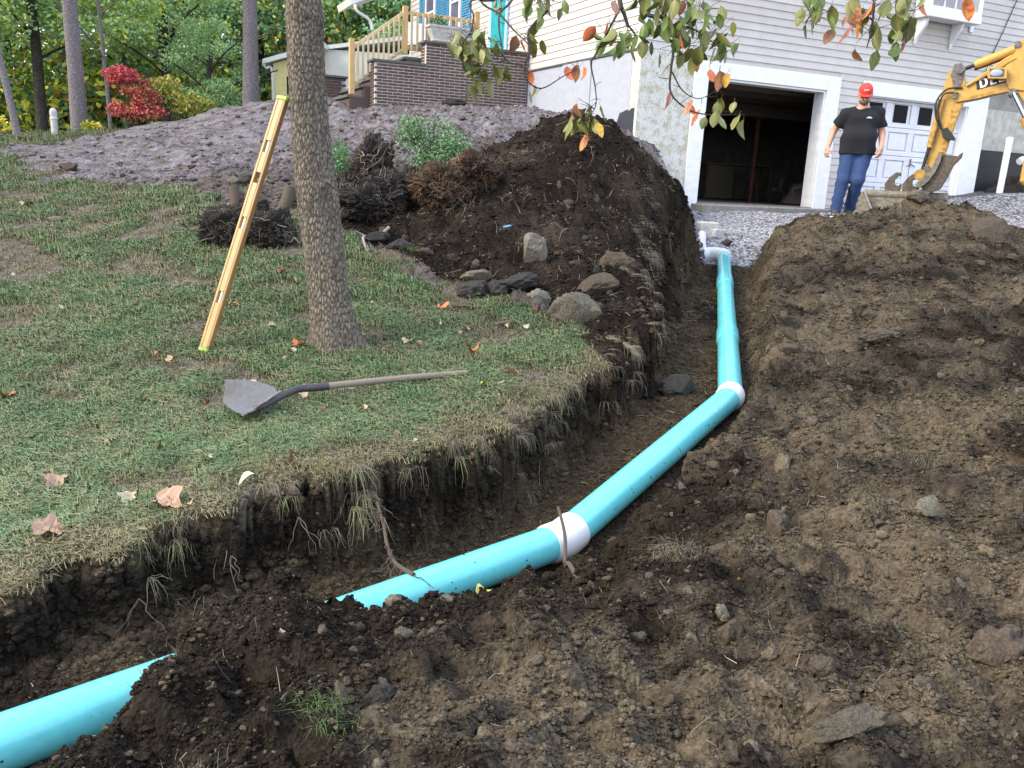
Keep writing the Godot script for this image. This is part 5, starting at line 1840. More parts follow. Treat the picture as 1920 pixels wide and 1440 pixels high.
	for q in [[Vector3(1.3, 3.45, 1.2), 0.7], [Vector3(2.4, 3.3, 1.8), 0.6], [Vector3(-1.6, 3.9, 0.4), 0.7], [Vector3(0.2, 4.5, -1.4), 0.8], [Vector3(0.3, 4.7, 0.3), 0.8]]:
		add_leaves(mb, q[0], Vector3(q[1], 0.22, q[1]), 130, 0.10, 0.06, cl, [4, 4, 1], 0.5)
	put(mb, "foliage", M.leaf_v, root).set_meta("kind", "stuff")

# ---------------------------------------------------------------- level and shovel
func make_tools():
	rng.seed = 41
	# wooden spirit level leaning on the trunk
	var foot := Vector3(-1.92, height(-1.92, -5.18) + 0.01, -5.18)
	var head := Vector3(-1.515, 2.02, -5.58)
	var root := thing("spirit_level", "long wooden spirit level with lime end caps leaning on the tree trunk", "spirit level", foot)
	var d := head - foot
	var L := d.length()
	var zax := d.normalized()
	var xax := Vector3(0.93, 0.0, 0.36)
	xax = (xax - zax * xax.dot(zax)).normalized()
	var bas := Basis(xax, zax, xax.cross(zax).normalized())   # x width of the broad face, y along, z thickness towards the viewer
	var W := 0.074
	var TH := 0.036
	var stops := [0.0, 0.19, 0.235, 0.48, 0.525, 0.66, 0.70, 0.78, 0.825, 1.0]
	# wooden body in two edge strips with core pieces between the openings
	for s in [-1.0, 1.0]:
		var e := MB.new()
		e.box(bas * Vector3(s * (W * 0.5 - 0.009), L * 0.5, 0), Vector3(0.018, L - 0.05, TH), 0.003, bas)
		put(e, "edge_strip", M.level_wood if s < 0 else M.level_side, root)
	for k in range(0, stops.size() - 1, 2):
		var e := MB.new()
		var a: float = maxf(stops[k] * L, 0.025)
		var b: float = minf(stops[k + 1] * L, L - 0.025)
		e.box(bas * Vector3(0, (a + b) * 0.5, 0), Vector3(W - 0.037, b - a - 0.001, TH - 0.004), 0.002, bas)
		put(e, "core", M.level_wood, root)
	for q in [[0.19, 0.235], [0.48, 0.525], [0.78, 0.825]]:
		var e := MB.new()
		var cy: float = (q[0] + q[1]) * 0.5 * L
		e.tube([bas * Vector3(0, cy - 0.036, 0.002), bas * Vector3(0, cy + 0.036, 0.002)], [0.009], 12)
		put(e, "vial", M.vial, root)
		e = MB.new()
		e.box(bas * Vector3(0, cy, -0.010), Vector3(W - 0.037, 0.08, 0.006), 0.001, bas)
		put(e, "vial_plate", M.off_white, root)
	for y in [0.012, L - 0.012]:
		var e := MB.new()
		e.box(bas * Vector3(0, y, 0), Vector3(W + 0.004, 0.026, TH + 0.004), 0.004, bas)
		put(e, "end_cap", M.lime, root)
	# --- shovel lying on the grass
	var sp := Vector3(-1.03, 0.0, -4.42)
	sp.y = height(sp.x, sp.z) + 0.085
	var sh := thing("shovel", "worn shovel lying on the grass with its grey handle towards the trench", "shovel", sp)
	var tip := Vector3(-1.58, 0, -4.34)
	var tail := Vector3(-0.27, 0, -4.88)
	tail.y = height(tail.x, tail.z) + 0.035
	# handle
	var mb := MB.new()
	var hs := spline([Vector3.ZERO, (tail - sp) * 0.5 + Vector3(0, 0.004, 0), tail - sp], 6)
	mb.tube(hs, taper(hs.size(), 0.0185, 0.0175), 14)
	put(mb, "handle", M.handle, sh)
	# socket
	var back := (sp - tail).normalized()
	mb = MB.new()
	var neck := Vector3(-1.26, height(-1.26, -4.10) + 0.075, -4.10) - sp
	var ss := spline([-back * 0.05, back * 0.04, back * 0.13 + Vector3(0, -0.004, 0), neck + (-back) * 0.03 + Vector3(0, 0.012, 0), neck + back * 0.02], 5)
	mb.tube(ss, [0.0215, 0.0215, 0.0215, 0.0215, 0.0215, 0.021, 0.021, 0.021, 0.0205, 0.020, 0.020, 0.019, 0.0185, 0.018, 0.018, 0.018, 0.0175, 0.017, 0.0165, 0.016, 0.015], 14)
	var so := put(mb, "socket", M.sleeve, sh)
	for k in 2:
		mb = MB.new()
		mb.box(back * (0.02 + k * 0.06) + Vector3(0, 0.021, 0.004), Vector3(0.008, 0.004, 0.008), 0.002)
		put(mb, "rivet", M.metal, so)
	# blade: dished plate, pointed end left, step edge near
	mb = MB.new()
	var bl := (tip - Vector3(-1.26, 0, -4.10))
	bl.y = 0
	bl = bl.normalized()
	var side := Vector3(-bl.z, 0, bl.x)
	var nu := 14
	var nv := 10
	var gy := height(-1.42, -4.22)
	for u in nu + 1:
		var t := float(u) / nu
		var hw := 0.118 * maxf(0.02, 1.0 - pow(t, 2.6)) * (0.86 + 0.14 * smoothstep(0.0, 0.15, t))
		for w in nv + 1:
			var s := float(w) / nv * 2.0 - 1.0
			var p := neck + bl * (t * 0.30 - 0.02) + side * s * hw
			p.y = gy - sp.y + 0.045 + s * s * 0.022 + 0.012 * sin(t * 3.0) + (s + 1.0) * 0.042 + t * 0.02
			mb.vert(p, Vector3(0, 1, 0))
	for u in nu:
		for w in nv:
			var a := u * (nv + 1) + w
			mb.tri(a, a + 1, a + nv + 2)
			mb.tri(a, a + nv + 2, a + nv + 1)
	# underside, 2 mm below, closed round the rim
	var top_n := mb.v.size()
	for k in top_n:
		mb.vert(mb.v[k] - Vector3(0, 0.0025, 0), Vector3.DOWN)
	for u in nu:
		for w in nv:
			var a := top_n + u * (nv + 1) + w
			mb.tri(a, a + 1, a + nv + 2)
			mb.tri(a, a + nv + 2, a + nv + 1)
	put(mb, "blade", std(lin(0.17, 0.16, 0.16), 0.5, T.grain, 5.0), sh)
	mb = MB.new()
	mb.bar(neck - bl * 0.028 + side * 0.115 + Vector3(0, gy - sp.y - neck.y + 0.152, 0), neck - bl * 0.028 - side * 0.115 + Vector3(0, gy - sp.y - neck.y + 0.066, 0), 0.022, 0.004, 0.001)
	put(mb, "foot_step", M.steel_worn, sh)

# ---------------------------------------------------------------- rocks
func rock_mesh(sd: int, sub := 3, rough := 0.22, flats := 4, crumb := 0.0) -> ArrayMesh:
	var r := RandomNumberGenerator.new()
	r.seed = sd
	var f := noise(FastNoiseLite.TYPE_SIMPLEX_SMOOTH, 0.9, 3, sd)
	var planes := []
	for k in flats:
		planes.append([Vector3(r.randfn(), r.randfn(), r.randfn()).normalized(), r.randf_range(0.55, 0.85)])
	var mb := MB.new()
	var N := 4 * sub
	# cube sphere
	for ax in 3:
		for s in [-1.0, 1.0]:
			var st := mb.v.size()
			for i in N + 1:
				for j in N + 1:
					var p := Vector3.ZERO
					p[ax] = s
					p[(ax + 1) % 3] = tan((2.0 * i / N - 1.0) * PI / 4.0)
					p[(ax + 2) % 3] = tan((2.0 * j / N - 1.0) * PI / 4.0)
					p = p.normalized()
					var rad := 1.0 + f.get_noise_3dv(p * 1.3) * rough * 2.0 + f.get_noise_3dv(p * 6.0) * rough * 0.35
					var q := p * rad
					for pl in planes:
						var e: float = q.dot(pl[0]) - pl[1]
						if e > 0.0: q -= pl[0] * e * 0.9
					q += p * (f.get_noise_3dv(p * 9.0 + Vector3(7, 0, 0)) * (0.045 + crumb) + f.get_noise_3dv(p * 22.0) * (0.018 + crumb * 0.8))
					mb.vert(q, p)
			for i in N:
				for j in N:
					var a := st + i * (N + 1) + j
					mb.tri(a, a + 1, a + N + 2)
					mb.tri(a, a + N + 2, a + N + 1)
	var acc := {}
	for t in range(0, mb.ix.size(), 3):
		var g := (mb.v[mb.ix[t + 2]] - mb.v[mb.ix[t]]).cross(mb.v[mb.ix[t + 1]] - mb.v[mb.ix[t]])
		for q in 3:
			var k := (mb.v[mb.ix[t + q]] * 2000.0).round()
			acc[k] = acc.get(k, Vector3.ZERO) + g
	for k in mb.v.size():
		mb.n[k] = (acc[(mb.v[k] * 2000.0).round()] as Vector3).normalized()
	return mb.mesh()

var rock_shapes := []
func make_rocks():
	for k in 7: rock_shapes.append(rock_mesh(200 + k, 2, 0.2, 5))
	# x, y (centre above ground), z, size, turn, material, label
	var big := [
		[0.43, 0.10, -6.20, Vector3(0.19, 0.165, 0.15), 0.3, "rock", 301, "large rounded tan boulder at the near foot of the dark soil heap"],
		[0.13, 0.05, -7.36, Vector3(0.135, 0.15, 0.08), 0.5, "rock_pale", 302, "upright pale lichen-spotted rock in the front of the soil heap"],
		[0.17, 0.03, -6.78, Vector3(0.13, 0.075, 0.10), 0.6, "rock_pale", 303, "pale flat rock under the long dark stone at the heap foot"],
		[0.02, 0.07, -6.93, Vector3(0.17, 0.07, 0.09), 0.35, "rock_dark", 304, "long dark stone lying slantwise at the foot of the heap"],
		[-0.36, 0.02, -6.87, Vector3(0.14, 0.085, 0.11), 0.0, "rock_dark", 305, "dark grey stone under the tan flat one at the lawn edge"],
		[-0.15, 0.03, -6.88, Vector3(0.11, 0.09, 0.1), 1.0, "rock_dark", 306, "dark rounded stone between two others at the heap foot"],
		[-0.33, 0.11, -6.98, Vector3(0.12, 0.05, 0.08), 0.1, "rock", 307, "tan flat stone lying on a dark stone at the lawn edge"],
		[0.66, 0.05, -6.85, Vector3(0.17, 0.11, 0.13), 0.5, "rock_brown", 308, "grey-brown rock just behind the large tan boulder"],
		[0.80, 0.03, -7.25, Vector3(0.20, 0.12, 0.14), 0.2, "rock_brown", 309, "brown slab of earth below the grass tuft on the heap"],
		[-0.10, 0.012, -6.13, Vector3(0.10, 0.025, 0.05), 0.1, "rock", 310, "thin flat stone lying in the grass before the heap"],
		[-0.42, 0.015, -6.55, Vector3(0.09, 0.03, 0.06), 0.3, "rock_brown", 311, "low grey stone half sunk in the grass near the heap"],
		[1.10, 0.05, -5.62, Vector3(0.13, 0.10, 0.11), 0.3, "rock_dark", 312, "dark rounded stone on the trench floor left of the upper bend"],
		[2.10, 0.03, -7.35, Vector3(0.07, 0.045, 0.06), 0.3, "rock_brown", 313, "small brown stone in the trench right of the pipe"],
		[-1.08, 0.03, -7.82, Vector3(0.13, 0.085, 0.1), 0.4, "rock_dark", 314, "dark stone beside the grass clump left of the heap"],
		[-1.32, 0.03, -7.92, Vector3(0.12, 0.07, 0.09), 0.9, "rock_dark", 315, "grey split stone by the pale bent stick"],
		[2.45, 0.04, -5.75, Vector3(0.16, 0.05, 0.08), 0.25, "rock_brown", 316, "flat reddish-brown stone lying mid-slope on the right bank"],
		[4.3, 0.05, -9.55, Vector3(0.12, 0.07, 0.09), 0.3, "rock", 317, "tan stone on the crest of the right bank below the digger bucket"],
		[4.85, 0.03, -9.0, Vector3(0.24, 0.17, 0.16), 0.6, "rock_brown", 318, "big brown clod on the right shoulder of the bank"],
		[2.86, 0.04, -11.95, Vector3(0.09, 0.055, 0.07), 0.2, "rock_dark", 319, "dark stone on the gravel in front of the open garage"],
		[1.56, 0.03, -2.98, Vector3(0.065, 0.035, 0.04), 0.7, "rock", 320, "pale wedge-shaped stone on the right of the near bank"],
		[0.84, 0.01, -3.05, Vector3(0.065, 0.04, 0.05), 0.4, "rock_brown", 321, "rounded tan stone beside the dry grass on the near bank"],
		[1.06, 0.01, -3.13, Vector3(0.075, 0.055, 0.05), 1.4, "rock_brown", 322, "upright brown stone right of the dry grass on the near bank"],
		[1.41, 0.005, -2.58, Vector3(0.035, 0.02, 0.025), 0.4, "rock_pale", 323, "small pale block on the ridge of the near bank"],
		[0.70, 0.0, -2.35, Vector3(0.045, 0.07, 0.035), 0.2, "rock_brown", 324, "narrow upright brown stone in the near bank"],
		[1.40, 0.0, -2.17, Vector3(0.10, 0.06, 0.06), 0.5, "rock_brown", 325, "large smooth ochre stone at the right edge of the near bank"],
		[1.09, 0.0, -1.95, Vector3(0.06, 0.045, 0.045), 0.5, "rock_brown", 326, "reddish-brown stone low in the right of the near bank"],
		[0.84, 0.0, -1.99, Vector3(0.035, 0.032, 0.03), 0.5, "rock_brown", 327, "round brown stone low in the middle of the near bank"],
		[-0.29, 0.0, -1.96, Vector3(0.05, 0.05, 0.04), 0.5, "rock_dark", 328, "dark round lump of soil low in the left of the near bank"],
		[0.82, -0.015, -1.75, Vector3(0.09, 0.035, 0.04), 0.2, "stone_grey", 329, "long grey stone at the bottom edge of the near bank"],
		[-0.55, -0.10, -3.40, Vector3(0.11, 0.09, 0.08), 0.2, "rock_brown", 330, "grey stone sticking out of the trench wall below the grass"]]
	for q in big:
		var y := height(q[0], q[2])
		var o := put_mesh(rock_mesh(q[6], 6, 0.17, 5), "rock", M[q[5]])
		o.position = Vector3(q[0], y + q[1], q[2])
		o.basis = Basis(Vector3.UP, q[4]) * Basis(Vector3.BACK, 0.15) * Basis.from_scale(q[3])
		tag(o, q[7], "rock", "rocks dug out of the trench")
	# broken concrete by the garage slab
	var cbm := MB.new()
	cbm.box(Vector3.ZERO, Vector3(1.7, 1.6, 1.5), 0.12)
	cbm.box(Vector3(0.7, -0.3, 0.5), Vector3(1.1, 0.9, 0.9), 0.1, Basis(Vector3.UP, 0.4))
	var cb := put(cbm, "concrete_chunk", M.stone_white)
	cb.position = Vector3(2.72, height(2.72, -12.6) + 0.09, -12.6)
	cb.basis = Basis(Vector3.UP, 0.2) * Basis.from_scale(Vector3(0.17, 0.14, 0.12))
	tag(cb, "broken white concrete chunk beside the gravel at the garage", "rubble")
	# stones bedded in the banks: parts of the bank and of the heap
	rng.seed = 500
	var bank := get_node("spoil_bank")
	var heap := get_node("spoil_heap")
	var mats := [M.stone_tan, M.rock_brown, M.rock_brown, M.stone_grey, M.stone_grey, M.rock_brown, M.stone_tan, M.rock]
	var made := 0
	while made < 240:
		var z := -1.35 - pow(rng.randf(), 1.5) * 8.0
		var x := rng.randf_range(-0.9, 1.0) * absf(z) * 0.68 + 0.3
		var y := height(x, z)
		if q_region != 4: continue
		var s := rng.randf_range(0.006, 0.012) * (1.0 + absf(z) * 0.35) * (1.0 if rng.randf() < 0.85 else 1.7)
		var o := put_mesh(rock_shapes[rng.randi() % 7], "stone", mats[rng.randi() % 8], bank)
		o.position = Vector3(x, y + s * 0.25, z)
		o.basis = Basis(rv(1.0).normalized(), rng.randf() * TAU) * Basis.from_scale(Vector3(s * rng.randf_range(0.9, 1.6), s * rng.randf_range(0.6, 1.0), s))
		made += 1
	made = 0
	while made < 60:
		var x := rng.randf_range(-1.4, 1.6)
		var z := rng.randf_range(-9.5, -6.3)
		var y := height(x, z)
		if q_region != 2: continue
		var s := rng.randf_range(0.018, 0.045)
		var o := put_mesh(rock_shapes[rng.randi() % 7], "stone", [M.rock_dark, M.rock_dark, M.rock_brown][rng.randi() % 3], heap)
		o.position = Vector3(x, y + s * 0.2, z)
		o.basis = Basis(rv(1.0).normalized(), rng.randf() * TAU) * Basis.from_scale(Vector3(s * rng.randf_range(0.9, 1.5), s * 0.8, s))
		made += 1

# ---------------------------------------------------------------- dug-out root balls and shrubs
func fuzz(mb: MB, c: Vector3, r: Vector3, count: int, ll: float, cols: Array) -> void:
	for k in count:
		var d := Vector3(rng.randfn(), rng.randfn(), rng.randfn()).normalized()
		var p := c + d * r * rng.randf_range(0.9, 1.03)
		var t := d.cross(rv(1.0)).normalized()
		var L := ll * rng.randf_range(0.4, 1.4)
		var q1 := p + t * L * 0.5 + d * L * rng.randf_range(0.05, 0.3)
		var q2 := p + t * L * rng.randf_range(0.6, 1.0) + d * L * rng.randf_range(-0.2, 0.45) + Vector3(0, -L * 0.25, 0)
		mb.col = cols[rng.randi() % cols.size()]
		mb.ribbon([p - d * 0.01, q1, q2], 0.004, 0.0015, d.cross(t))
	mb.col = Color.WHITE

func root_ball(called: String, label: String, at: Vector3, lumps: Array, cols: Array, m: Material, hairs: int) -> Node3D:
	var root := thing(called, label, "root ball", at)
	var k := 0
	for q in lumps:
		var o := put_mesh(rock_mesh(600 + int(absf(at.x) * 100) + k, 10, 0.22, 1, 0.16), "soil_lump", m, root)
		o.position = q[0]
		o.basis = Basis(Vector3.UP, k * 1.3) * Basis.from_scale(q[1])
		var mb := MB.new()
		fuzz(mb, q[0], q[1], hairs, 0.10, cols)
		put(mb, "root_hair", M.straw, root).set_meta("kind", "stuff")
		k += 1
	return root

func curly_root(mb: MB, a: Vector3, b: Vector3, r: float, wob: float) -> void:
	var pts := [a]
	for k in 4:
		pts.append(a.lerp(b, (k + 1) / 5.0) + rv(wob))
	pts.append(b)
	var sp := spline(pts, 4)
	mb.tube(sp, taper(sp.size(), r, r * 0.3), 6)

func make_rootballs():
	rng.seed = 900
	var hair := [Color(0.07, 0.05, 0.035), Color(0.13, 0.10, 0.07), Color(0.20, 0.16, 0.12)]
	var darkm := std(lin(0.045, 0.034, 0.026), 0.95, T.soil, 3.0, T.soil_n, 1.0)
	var brownm := std(lin(0.12, 0.065, 0.034), 0.95, T.soil, 3.0, T.soil_n, 1.0)
	var y := height(-2.5, -7.8)
	var rb := root_ball("root_ball", "dark tangled root ball with cut stubs lying left of the tree trunk", Vector3(-2.5, y, -7.8),
		[[Vector3(-0.12, 0.12, 0.0), Vector3(0.26, 0.20, 0.2)], [Vector3(0.28, 0.11, 0.05), Vector3(0.22, 0.19, 0.18)], [Vector3(0.04, 0.24, -0.16), Vector3(0.22, 0.14, 0.16)]], hair, darkm, 420)
	for q in [[Vector3(-0.10, 0.26, -0.1), Vector3(-0.13, 0.50, -0.16), 0.05], [Vector3(0.0, 0.26, -0.1), Vector3(0.05, 0.47, -0.18), 0.045], [Vector3(0.30, 0.24, -0.1), Vector3(0.38, 0.52, -0.2), 0.055]]:
		var mb := MB.new()
		mb.tube(spline([q[0], q[0].lerp(q[1], 0.5) + Vector3(0.01, 0, 0), q[1]], 3), [q[2] * 1.3, q[2] * 1.15, q[2], q[2], q[2] * 0.96, q[2] * 0.95, q[2] * 0.95], 12)
		put(mb, "cut_stub", M.root, rb)
	for k in 14:
		var mb := MB.new()
		var a := Vector3(rng.randf_range(-0.35, 0.45), rng.randf_range(0.05, 0.3), rng.randf_range(0.02, 0.18))
		curly_root(mb, a, a + Vector3(rng.randf_range(-0.3, 0.3), rng.randf_range(-0.15, 0.12), rng.randf_range(0.05, 0.2)), 0.006, 0.03)
		put(mb, "root", M.root if k % 3 else M.root_pale, rb)
	# tall torn root mass right of the trunk
	y = height(-1.55, -9.1)
	var rb2 := root_ball("root_ball", "upright torn root mass between the two uprooted green shrubs", Vector3(-1.55, y, -9.1),
		[[Vector3(0.0, 0.32, 0.0), Vector3(0.20, 0.32, 0.18)], [Vector3(0.18, 0.10, 0.2), Vector3(0.34, 0.24, 0.24)], [Vector3(-0.24, 0.06, 0.1), Vector3(0.25, 0.2, 0.2)], [Vector3(0.05, 0.0, 0.45), Vector3(0.34, 0.18, 0.25)]], hair, darkm, 420)
	for k in 26:
		var mb := MB.new()
		var a := Vector3(rng.randf_range(-0.15, 0.25), rng.randf_range(0.2, 0.6), rng.randf_range(0.0, 0.2))
		curly_root(mb, a, a + Vector3(rng.randf_range(-0.2, 0.35), rng.randf_range(-0.2, 0.38), rng.randf_range(0.0, 0.2)), 0.005, 0.035)
		put(mb, "root", M.root if k % 3 else M.root_pale, rb2)
	# brown root ball
	y = height(-0.72, -8.75)
	var rb3 := root_ball("root_ball", "big brown fibrous root ball resting on the left flank of the soil heap", Vector3(-0.70, y, -8.78),
		[[Vector3(-0.08, 0.13, 0.0), Vector3(0.34, 0.23, 0.26)], [Vector3(0.20, 0.30, -0.1), Vector3(0.27, 0.18, 0.22)]], [Color(0.16, 0.095, 0.05), Color(0.24, 0.15, 0.085), Color(0.10, 0.06, 0.035)], brownm, 900)
	for k in 6:
		var mb := MB.new()
		var a := Vector3(rng.randf_range(-0.35, 0.3), rng.randf_range(0.0, 0.25), 0.22)
		curly_root(mb, a, a + Vector3(rng.randf_range(-0.2, 0.2), -0.18, 0.08), 0.004, 0.02)
		put(mb, "root", M.root, rb3)
	# uprooted evergreen shrubs
	var gs := [Color(0.10, 0.22, 0.09), Color(0.16, 0.30, 0.13), Color(0.24, 0.38, 0.20), Color(0.07, 0.15, 0.06)]
	var spots := [[Vector3(-1.0, 0, -9.75), [[Vector3(-0.25, 0.42, 0.0), Vector3(0.20, 0.20, 0.2)], [Vector3(0.0, 0.36, 0.0), Vector3(0.30, 0.28, 0.25)], [Vector3(0.24, 0.28, 0.05), Vector3(0.22, 0.22, 0.2)], [Vector3(0.02, 0.14, 0.15), Vector3(0.32, 0.16, 0.18)]], "uprooted small-leaved green shrub behind the brown root ball"],
		[Vector3(-1.93, 0, -9.25), [[Vector3(0.0, 0.40, 0.0), Vector3(0.14, 0.24, 0.16)], [Vector3(0.13, 0.22, 0.05), Vector3(0.18, 0.18, 0.16)], [Vector3(-0.08, 0.14, 0.05), Vector3(0.16, 0.2, 0.16)]], "uprooted green shrub close behind the right side of the tree trunk"]]
	for q in spots:
		var p: Vector3 = q[0]
		p.y = height(p.x, p.z) + 0.02
		var sh := thing("evergreen_shrub", q[2], "shrub", p, 0.0, "uprooted evergreen shrubs")
		var mb := MB.new()
		for e in q[1]:
			add_leaves(mb, e[0], e[1], 620, 0.042, 0.024, gs, [4, 5, 3, 2], 0.55)
		put(mb, "foliage", M.leaf_v, sh)
		mb = MB.new()
		for e in q[1]:
			for k in 9:
				var t: Vector3 = e[0] + Vector3(rng.randfn(), absf(rng.randfn()), rng.randfn()) * 0.45 * e[1]
				mb.tube([Vector3(rng.randf_range(-0.08, 0.08), -0.05, 0), t * 0.6 + rv(0.02), t], [0.007, 0.004, 0.0015], 5)
		put(mb, "stems", M.twig, sh)
	# bent pale stick, splintered board, blue wrapper
	var st := Vector3(-1.36, height(-1.36, -7.9) + 0.02, -7.9)
	var s := thing("stick", "bent pale stick lying at the left foot of the soil heap", "stick", st)
	var mb := MB.new()
	var tp := [Vector3(0.12, 0.13, -0.28), Vector3(0.05, 0.09, -0.12), Vector3(-0.04, 0.04, 0.02), Vector3(-0.05, 0.02, 0.12), Vector3(0.02, 0.02, 0.3), Vector3(0.08, 0.01, 0.42)]
	for k in tp.size():
		var g: Vector3 = st + tp[k]
		tp[k].y = height(g.x, g.z) - st.y + 0.02 + (0.03 if k == 2 else 0.0)
	var sp := spline(tp, 5)
	mb.tube(sp, taper(sp.size(), 0.016, 0.009), 8)
	put(mb, "stem", M.root_pale, s)
	mb = MB.new()
	mb.tube([tp[2], tp[2] + Vector3(-0.10, 0.05, 0.03)], [0.008, 0.004], 6)
	put(mb, "side_shoot", M.root_pale, s)
	var b0 := Vector3(-0.42, 0, -8.78)
	var b1 := Vector3(-0.24, 0, -9.04)
	b0.y = height(b0.x, b0.z) + 0.03
	b1.y = height(b1.x, b1.z) + 0.04
	mb = MB.new()
	mb.bar(b0, b1, 0.055, 0.012, 0.003)
	mb.bar(b0 + Vector3(0.012, 0.010, 0.01), b0.lerp(b1, 0.7) + Vector3(0.012, 0.010, 0.01), 0.012, 0.012, 0.002)
	tag(put(mb, "broken_board", M.root_pale), "splintered pale board lying on the left slope of the soil heap", "board")
	var bw := Vector3(-0.12, height(-0.12, -8.0) + 0.025, -8.0)
	var bo := thing("wrapper", "small bright blue wrapper on the front of the soil heap", "litter", bw, 30.0)
	mb = MB.new()
	mb.tube([Vector3(-0.045, 0, 0), Vector3(-0.03, 0.002, 0), Vector3(0.03, 0.012, 0), Vector3(0.045, 0.016, 0)], [0.008, 0.018, 0.018, 0.008], 8, true, Vector2(1.0, 0.6))
	put(mb, "sleeve", M.blue_paper, bo)
	mb = MB.new()
	mb.tube([Vector3(-0.066, -0.008, 0), Vector3(-0.045, 0, 0)], [0.014, 0.009], 8)
	put(mb, "dark_end", M.black, bo)
	# roots sticking out over the trench
	for q in [[Vector3(0.22, 0.27, -3.36), Vector3(0.25, 0.14, -3.12), Vector3(0.28, 0.17, -2.93), Vector3(0.31, 0.14, -2.72), 0.011, "dark root lying across the near white pipe coupling"],
		[Vector3(-0.52, 0.30, -3.24), Vector3(-0.46, 0.17, -3.10), Vector3(-0.40, 0.13, -3.00), Vector3(-0.33, 0.14, -2.93), 0.0095, "thick torn root hanging from the trench wall over the pipe"]]:
		var rt := thing("root_strand", q[5], "root", q[0])
		mb = MB.new()
		var pts := spline([Vector3.ZERO, (q[1] - q[0]) * 0.5 + rv(0.02), q[1] - q[0] + rv(0.015), (q[1] + q[2]) * 0.5 - q[0] + rv(0.015), q[2] - q[0] + rv(0.012), q[3] - q[0]], 5)
		mb.tube(pts, taper(pts.size(), q[4] * 0.6, q[4] * 1.0), 8)
		put(mb, "stem", M.root, rt)
		if q[4] < 0.010:
			for k in 16:
				mb = MB.new()
				var a: Vector3 = pts[rng.randi() % pts.size()]
				curly_root(mb, a, a + Vector3(rng.randf_range(-0.10, 0.10), rng.randf_range(-0.08, 0.05), rng.randf_range(-0.03, 0.08)), 0.003, 0.015)
				put(mb, "rootlet", M.root, rt)
	for q in [[-0.80, 0.20, -3.06, "pale forked root dangling from the trench wall"], [-1.25, 0.05, -2.62, "pale bent root lying low on the trench wall"], [-1.0, 0.12, -2.85, "thin pale root end poking from the trench wall"]]:
		var rt := thing("root_strand", q[3], "root", Vector3(q[0], q[1], q[2]))
		for k in 3:
			mb = MB.new()
			curly_root(mb, Vector3(-0.02, 0.05, -0.10), Vector3(rng.randf_range(-0.10, 0.14), rng.randf_range(-0.12, 0.0), rng.randf_range(-0.02, 0.05)), 0.0024, 0.010)
			put(mb, "rootlet", M.root, rt)

